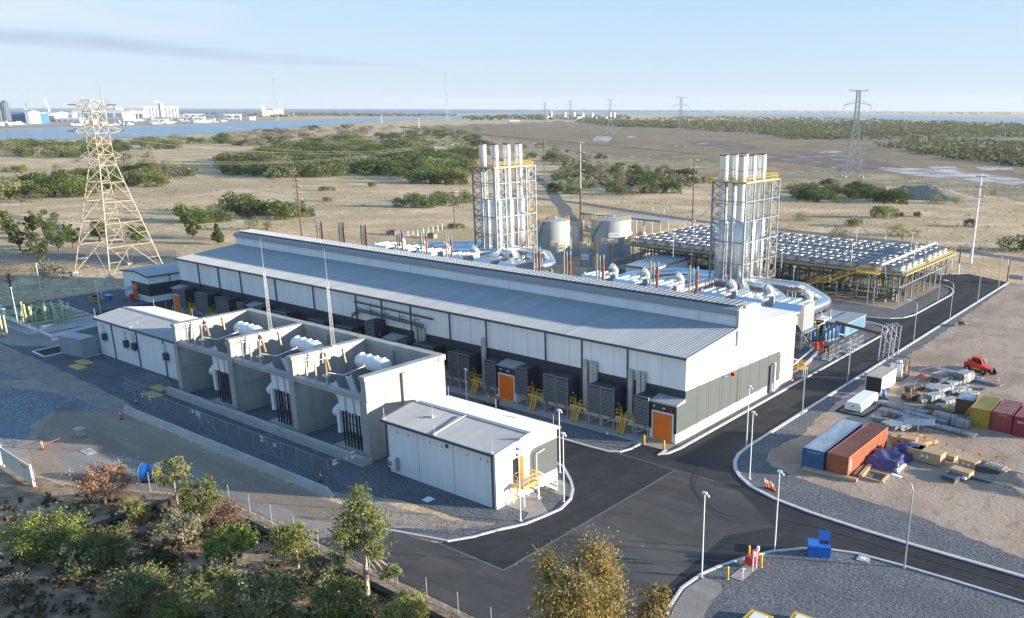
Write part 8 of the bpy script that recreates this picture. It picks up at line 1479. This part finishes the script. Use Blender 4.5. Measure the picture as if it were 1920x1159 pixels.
# ground cover and far woods that nobody could count
def scatter_stuff(name, label, cat, regions, n, hr, mats, share, per=26, seed=1, size=0.4):
    rs = np.random.RandomState(seed); r = random.Random(seed); V = []
    for reg, frac in regions:
        x0, x1 = min(p[0] for p in reg), max(p[0] for p in reg); y0, y1 = min(p[1] for p in reg), max(p[1] for p in reg); P = [G(*p)[:2] for p in reg]; X0, X1 = min(p[0] for p in P), max(p[0] for p in P); Y0, Y1 = min(p[1] for p in P), max(p[1] for p in P); k = 0; tries = 0
        def inside(x, y, pl):
            c = False; j = len(pl)-1
            for i in range(len(pl)):
                (xi, yi), (xj, yj) = pl[i], pl[j]
                if (yi > y) != (yj > y) and x < (xj-xi)*(y-yi)/(yj-yi)+xi: c = not c
                j = i
            return c
        while k < n*frac and tries < n*40:
            tries += 1; px, py = r.uniform(x0, x1), y0+(y1-y0)*r.random()
            if not inside(px, py, reg): continue
            X, Y = G(px, py)[:2]; dd = depth((X, Y, 0)); h = r.uniform(*hr)*min(1.7, max(1, dd/1200)); w = h*r.uniform(0.8, 1.6)*(1 if dd < 900 else 1.5)
            cl = [(X+rs.uniform(-0.35, 0.35)*w, Y+rs.uniform(-0.35, 0.35)*w, h*rs.uniform(0.3, 0.7), w*rs.uniform(0.22, 0.34)) for _ in range(4)]
            v = leaves(rs, cl, per, h*size, 0.8); v[:, 2] = np.maximum(v[:, 2], 0.02); V.append(v); k += 1
    o = D.objects.new(name, leaf_mesh(name, np.concatenate(V), mats, share, rs)); C.objects.link(o); tag(o, label, cat, None, 'stuff')
scatter_stuff('mangrove_forest', 'broad band of dark green mangrove across the right background', 'mangroves', [
    ([(1180, 226), (1300, 219), (1500, 221), (1750, 228), (2000, 238), (2150, 258), (1900, 250), (1700, 252), (1560, 262), (1430, 252), (1300, 244)], 0.55), ([(1480, 262), (1420, 250), (1560, 258), (1700, 248), (1900, 248), (2100, 262), (1900, 258), (1600, 264)], 0.1),
    ([(1640, 274), (1700, 264), (1780, 262), (2100, 275), (2100, 330), (1900, 312), (1780, 300), (1700, 284)], 0.22), ([(1080, 228), (1100, 224), (1280, 232), (1290, 241), (1150, 238)], 0.13)], 5200, (2.6, 4.2), [L_dark, L_olive, L_mid], [0.4, 0.35, 0.25], 30, 3, 0.42)
scatter_stuff('far_woodland', 'thin dark woods along the spits and shores of the far water', 'woodland', [
    ([(560, 214), (700, 214.5), (860, 216), (860, 218), (700, 219), (560, 217)], 0.25), ([(860, 221), (960, 216), (1180, 219), (1180, 224), (1000, 226), (880, 226)], 0.3), ([(1000, 206.5), (1300, 206.3), (1900, 211), (1900, 215.5), (1500, 211.8), (1280, 209.6)], 0.3), ([(330, 214), (560, 212), (640, 214), (560, 220), (400, 222)], 0.15)], 900, (3.5, 5.0), [L_dark, L_olive, L_brown], [0.4, 0.3, 0.3], 16, 5, 0.8)
scatter_stuff('low_scrub', 'low saltbush and tussocks dotted over the dry grassland', 'scrub', [
    ([(0, 300), (430, 262), (900, 262), (1040, 300), (1400, 330), (1920, 360), (1920, 480), (1500, 430), (1060, 395), (600, 400), (600, 430), (440, 440), (0, 420)], 0.8), ([(1040, 300), (1300, 300), (1920, 350), (1920, 365), (1400, 335)], 0.2)], 2600, (0.3, 0.75), [L_olive, L_grey, L_brown], [0.35, 0.35, 0.3], 14, 8, 0.45)
scatter_stuff('leaf_litter_plants', 'low weeds and dry grass tufts under the foreground trees', 'weeds', [
    ([(0, 940), (190, 925), (330, 960), (450, 985), (560, 1040), (700, 1100), (900, 1190), (0, 1230)], 1.0)], 900, (0.25, 0.7), [L_brown, L_olive, L_dead, L_mid], [0.35, 0.25, 0.2, 0.2], 22, 9, 0.55)
scatter_stuff('undergrowth', 'grey brown undergrowth between the trees of the large thicket', 'undergrowth', [
    ([(430, 318), (430, 290), (520, 276), (660, 256), (860, 244), (890, 262), (890, 330), (840, 338), (700, 322), (600, 324)], 0.6), ([(0, 372), (0, 340), (100, 328), (350, 312), (360, 332), (150, 368)], 0.2), ([(1040, 355), (1040, 305), (1200, 310), (1340, 345), (1290, 356)], 0.2)], 1100, (2.0, 4.2), [L_brown, L_grey, L_olive, L_dark], [0.35, 0.25, 0.2, 0.2], 34, 12, 0.3)
# dune behind the dark thicket
def mound(name, label, px, py, rx, ry, h, mm, seed):
    x, y = at(px, py); r = random.Random(seed); n = 24; vs = []; k = 10
    for i in range(k+1):
        for j in range(n):
            a = 2*math.pi*j/n; q = i/k; rr_ = 1+0.15*math.sin(3*a+seed)+0.1*math.sin(5*a); vs.append((x+rx*q*rr_*math.cos(a), y+ry*q*rr_*math.sin(a), h*(math.cos(q*math.pi)+1)/2*(1+r.uniform(-0.12, 0.12))))
    m = MB().add(vs, [(i*n+j, (i+1)*n+j, (i+1)*n+(j+1) % n, i*n+(j+1) % n) for i in range(k) for j in range(n)], True); o = obj(name, m, mm); o['kind'] = 'structure'; return o
mound('sand_dune', '', 1735, 372, 26, 12, 5.5, M_bank, 2); mound('sand_dune', '', 1690, 366, 14, 9, 3.5, M_bank, 4); mound('earth_bank', '', 1905, 900, 6.0, 3.0, 0.9, M_yard, 6); mound('earth_bank', '', 1890, 920, 5, 2, 0.6, M_yard, 8)

# ------------------------------------------------------------------ port across the river
M_pblue = mat('port_blue', (0.06, 0.18, 0.42), 0.6); M_pgrey = mat('port_grey', (0.30, 0.37, 0.43), 0.6); M_pwhite = mat('port_white', (0.56, 0.57, 0.57), 0.6); M_pcream = mat('port_cream', (0.60, 0.55, 0.45), 0.7); M_pdark = mat('port_dark', (0.10, 0.13, 0.17), 0.6)
sheet('port_ground', [q for q in PX((-700, 250), (0, 240), (120, 237.5), (250, 235.5), (400, 230), (480, 226), (520, 225), (500, 221), (330, 217), (100, 216), (-700, 216))], 0.45, M_slab)
def far_building(x0, x1, yb, yt, dep, wallm, roofm, lab, name='port_shed', cat='warehouse', roofh=0.12, doors=0, doorm=None):
    a, b = V3(*G(x0, yb)), V3(*G(x1, yb)); h = hgt((x0, yb), (x0, yt)); d = b-a; L = np.linalg.norm(d); d /= L; back = V3(-d[1], d[0], 0)
    if back@V3(-1, 1, 0) < 0: back = -back
    t = thing(name, lab, cat, tuple(a)); m = MB(); q = [a, b, b+back*dep, a+back*dep]; m.add(q+[p+V3(0, 0, h) for p in q], [(0, 1, 5, 4), (1, 2, 6, 5), (2, 3, 7, 6), (3, 0, 4, 7)]); obj('wall', m, wallm, t)
    m = MB(); z = V3(0, 0, h); e = 0.6; rt = V3(0, 0, h*roofh+0.5); q0 = [a-d*e-back*e+z, b+d*e-back*e+z, b+d*e+back*(dep+e)+z, a-d*e+back*(dep+e)+z]; mid1, mid2 = (q0[0]+q0[3])/2+rt, (q0[1]+q0[2])/2+rt; m.add([*q0, mid1, mid2], [(0, 1, 5, 4), (2, 3, 4, 5), (1, 2, 5), (3, 0, 4)]); obj('roof', m, roofm, t)
    for k in range(doors):
        c = a+d*L*(k+0.5)/doors; w = L/doors*0.35; m = MB(); m.add([c-d*w-back*0.4, c+d*w-back*0.4, c+d*w-back*0.4+V3(0, 0, h*0.7), c-d*w-back*0.4+V3(0, 0, h*0.7)], [(0, 1, 2, 3)]); obj('door', m, doorm or M_pdark, t)
    return t
B_ = [(-40, -6, 229, 201, 60, M_pgrey, M_pwhite, 'grey green block cut by the left photo edge', 2), (-6, 5, 229, 197, 40, M_pgrey, M_pgrey, 'narrow grey green tower block at the left edge', 1), (8, 14, 229, 193, 25, M_pdark, M_pdark, 'dark slim tower beside the grey green block', 0), (24, 49, 232, 210, 80, M_pblue, M_pgrey, 'large shipyard shed with blue lower doors, leftmost', 2), (50, 57, 233, 210, 60, M_pgrey, M_pgrey, 'grey shed bay between the blue doors', 0), (57, 74, 232, 213, 60, M_pblue, M_pgrey, 'blue fronted shed just left of the big white shed', 1),
 (75, 108, 229, 212, 80, M_pwhite, M_pwhite, 'big plain white shed in the shipyard', 1), (109, 137, 223, 212.5, 60, M_pgrey, M_pwhite, 'grey fronted shed with white roof right of the big white shed', 3), (96, 150, 229, 222, 50, M_pgrey, M_pwhite, 'long low shed with white roof in front of the big white shed', 5), (138, 152, 221, 216, 40, M_pwhite, M_pwhite, 'small white shed left of the long blue grey shed', 0), (136, 231, 221, 208, 90, M_pgrey, M_pwhite, 'very long blue grey warehouse behind the cream tower', 6), (152, 176, 231, 224.5, 40, M_pgrey, M_pwhite, 'small grey shed near the water left of the cream tower', 2), (217, 232, 208, 201, 40, M_pwhite, M_pwhite, 'white penthouse block above the long warehouse', 0), (231, 246, 227, 209, 50, M_pwhite, M_pwhite, 'white block right of the long warehouse', 0), (243, 270, 226, 208, 60, M_pcream, M_pcream, 'cream walled industrial building left of the white silos', 3),
 (312, 343, 219, 214.5, 40, M_pgrey, M_pgrey, 'low grey shed at the foot of the silos', 2), (344, 383, 219, 214, 40, M_pwhite, M_pwhite, 'low white roofed shed right of the silos', 3), (322, 352, 225, 220, 35, M_pgrey, M_pwhite, 'grey shed in the marina row, left', 2), (362, 382, 225, 219.5, 35, M_pwhite, M_pwhite, 'white shed in the marina row, right', 1), (383, 421, 222, 216, 50, M_pdark, M_pgrey, 'dark blue shed behind the marina', 2), (421, 452, 221, 214.5, 50, M_pwhite, M_pwhite, 'bright white long shed behind the marina', 2), (424, 452, 226, 222, 30, M_pwhite, M_pwhite, 'white low building on the river edge behind the marina', 4), (468, 478, 226, 219, 25, M_pwhite, M_pwhite, 'white boat like building at the right end of the marina', 0), (285, 312, 229, 224, 30, M_pcream, M_pwhite, 'beige low shed in front of the silos', 2), (262, 285, 226, 221, 30, M_pgrey, M_pgrey, 'small grey shed left in front of the silos', 2)]
for x0, x1, yb, yt, dp, wm, rm_, lab, nd in B_: far_building(x0, x1, yb, yt, dp, wm, rm_, lab, doors=nd)
a, b = V3(*G(269, 219.5)), V3(*G(336, 219.5)); h = hgt((270, 219.5), (270, 199)); t = thing('grain_silo', 'row of tall white grain silos with lift tower in the port', 'silo', tuple(a)); d = (b-a)/np.linalg.norm(b-a); L = np.linalg.norm(b-a); n = 11
for k in range(n): c = a+(b-a)*(k+0.5)/n; obj('silo', MB().cyl(c[0], c[1], 0, h*0.86, L/n*0.52, 14), M_pwhite, t)
m = MB(); m.beam(a+V3(0, 0, h*0.93), b+V3(0, 0, h*0.93), L/n*0.9, h*0.12); obj('gallery', m, M_pwhite, t); c = a+(b-a)*0.53; m = MB(); m.beam(c, c+V3(0, 0, h*1.28), L*0.1, L*0.12) ; m.beam(c+V3(0, 0, h*1.22), c-d*L*0.14+V3(0, 0, h*1.45), L*0.05, L*0.06); obj('lift_tower', m, M_pwhite, t)
t = thing('quay_crane', 'white leaning crane boom beside the big white shed', 'crane', G(92, 212)); a = V3(*G(94, 219)); h1 = hgt((94, 219), (85, 187)); m = MB(); m.beam(a+V3(0, 0, 0), a+V3(0, 0, h1*0.45), 5, 5); m.beam(a+V3(0, 0, h1*0.4), a+V3(-8, -8, h1), 4, 7); obj('boom', m, M_pwhite, t)
for i, px in enumerate((48, 52)): a = V3(*G(px, 218)); t = thing('dock_crane', ('left' if i == 0 else 'right')+' thin grey crane over the blue sheds', 'crane', tuple(a)); m = MB(); hh = hgt((px, 218), (px, 195 if i else 200)); m.beam(a, a+V3(0, 0, hh), 3, 3); m.beam(a+V3(0, 0, hh*0.7), a+V3(10, 10, hh*1.35), 2, 2); obj('lattice', m, M_pgrey, t)
# boats, tanks trucks along the quay: small bright hulls
def boat(px, py, L, lab, k):
    a = V3(*G(px, py)); t = thing('moored_boat', lab, 'boat', tuple(a), rad(rnd.uniform(0, 180)), 'boats moored along the marina'); t['_o'] = (0, 0, 0); m = MB(); m.add([(-L/2, -L*0.14, 0.5), (L*0.3, -L*0.14, 0.5), (L/2, 0, 0.9), (L*0.3, L*0.14, 0.5), (-L/2, L*0.14, 0.5), (-L/2, -L*0.16, 2.2), (L*0.32, -L*0.16, 2.4), (L*0.58, 0, 2.9), (L*0.32, L*0.16, 2.4), (-L/2, L*0.16, 2.2)], [(5, 6, 7, 8, 9), (0, 1, 6, 5), (1, 2, 7, 6), (2, 3, 8, 7), (3, 4, 9, 8), (4, 0, 5, 9)]); obj('hull', m, M_pwhite if k % 3 else M_pgrey, t, False)
    obj('cabin', MB().box(-L*0.3, L*0.15, -L*0.1, L*0.1, 2.2, 4.2), M_pwhite, t, False); obj('mast', MB().pipe([(0, 0, 4), (0, 0, L*0.9)], 0.15, 5), M_pwhite, t, False)
for k in range(46):
    px = rnd.choice((rnd.uniform(284, 335), rnd.uniform(362, 425), rnd.uniform(120, 260))); py = 233.2-(px-284)*0.026+rnd.uniform(-1.6, 0.4) if px > 270 else rnd.uniform(233, 236)+(200-px)*0.012
    boat(px, py, rnd.uniform(12, 22), 'small moored boat with white cabin along the far river bank', k)
M_lt = mat('truck_white', (0.7, 0.7, 0.68), 0.5)
for k in range(26):
    px = rnd.uniform(-5, 50) if k < 16 else rnd.uniform(150, 480); py = 236.0+rnd.uniform(-4, 1)-(px*0.018); a = V3(*G(px, py)); t = thing('parked_truck', 'small white truck or trailer parked on the far bank of the port', 'truck', tuple(a), rad(rnd.uniform(0, 180)), 'trucks parked at the port'); t['_o'] = (0, 0, 0); obj('cargo_box', MB().box(-7, 7, -2, 2, 1, rnd.uniform(4, 7)), M_lt, t, False); obj('cab', MB().box(7.2, 9.8, -1.8, 1.8, 0.8, 3.6), M_pgrey, t, False)
# far works beyond the river and chimneys on the spit
for x0, x1, yb, yt, dp, lab in ((492, 500, 217, 199, 30, 'pale conveyor tower of the far works beyond the river'), (501, 512, 217, 207, 40, 'stepped pale block of the far works'), (513, 522, 217, 204.5, 30, 'middle pale block of the far works'), (523, 533, 217, 205, 30, 'right pale block of the far works'), (1058, 1072, 223.5, 219.5, 40, 'low white shed on the coast, left of the white towers'), (1080, 1098, 223, 219, 40, 'low white shed among the white towers'), (1112, 1130, 222.6, 219.5, 40, 'low white shed at the right of the white towers'), (955, 975, 227.5, 225.5, 30, 'flat pale quay building at the river mouth')): far_building(x0, x1, yb, yt, dp, M_pcream if x0 < 600 else M_pwhite, M_pwhite, lab, 'far_works')
for i, px in enumerate((1034, 1059, 1076, 1092, 1110, 1144, 1151)):
    a = V3(*G(px, 222.6)); hh = hgt((px, 222.6), (px, (208, 211, 211, 212, 212, 211, 211)[i])); t = thing('white_tower', ('thin white tower standing apart at the left of the far coast works', 'first thick white tower after the thin one on the far coast', 'second thick white tower on the far coast', 'middle white tower of the far coast row', 'white tower right of the middle one on the far coast', 'left of the two close white towers at the right end', 'rightmost white tower of the far coast row')[i], 'tower', tuple(a)); m = MB(); m.beam(a, a+V3(0, 0, hh), 9 if i else 4, 9 if i else 4); obj('shaft', m, M_pwhite, t); m = MB(); m.beam(a+V3(-14, -8, 0), a+V3(-14, -8, hh*0.35), 18, 18); obj('base_block', m, M_pwhite, t)

# haze: even thin air round the camera and the whole scene
HZ = 13400
m = MB().box(-HZ, HZ, -HZ, HZ, -1.5, 165); hz = obj('haze', m, []); tag(hz, 'thin pale sea haze over the whole landscape', 'haze', None, 'stuff')
hm = D.materials.new('haze_air'); hm.use_nodes = True; h_nt = hm.node_tree; h_nt.nodes.clear(); pv = N(h_nt, 'ShaderNodeVolumePrincipled'); pv.inputs['Color'].default_value = (0.80, 0.90, 1.0, 1); pv.inputs['Density'].default_value = HAZE_D; pv.inputs['Anisotropy'].default_value = 0.1; ho = N(h_nt, 'ShaderNodeOutputMaterial'); h_nt.links.new(pv.outputs[0], ho.inputs['Volume']); hz.data.materials.append(hm)
for o in list(D.objects):
    if '_o' in o: del o['_o']
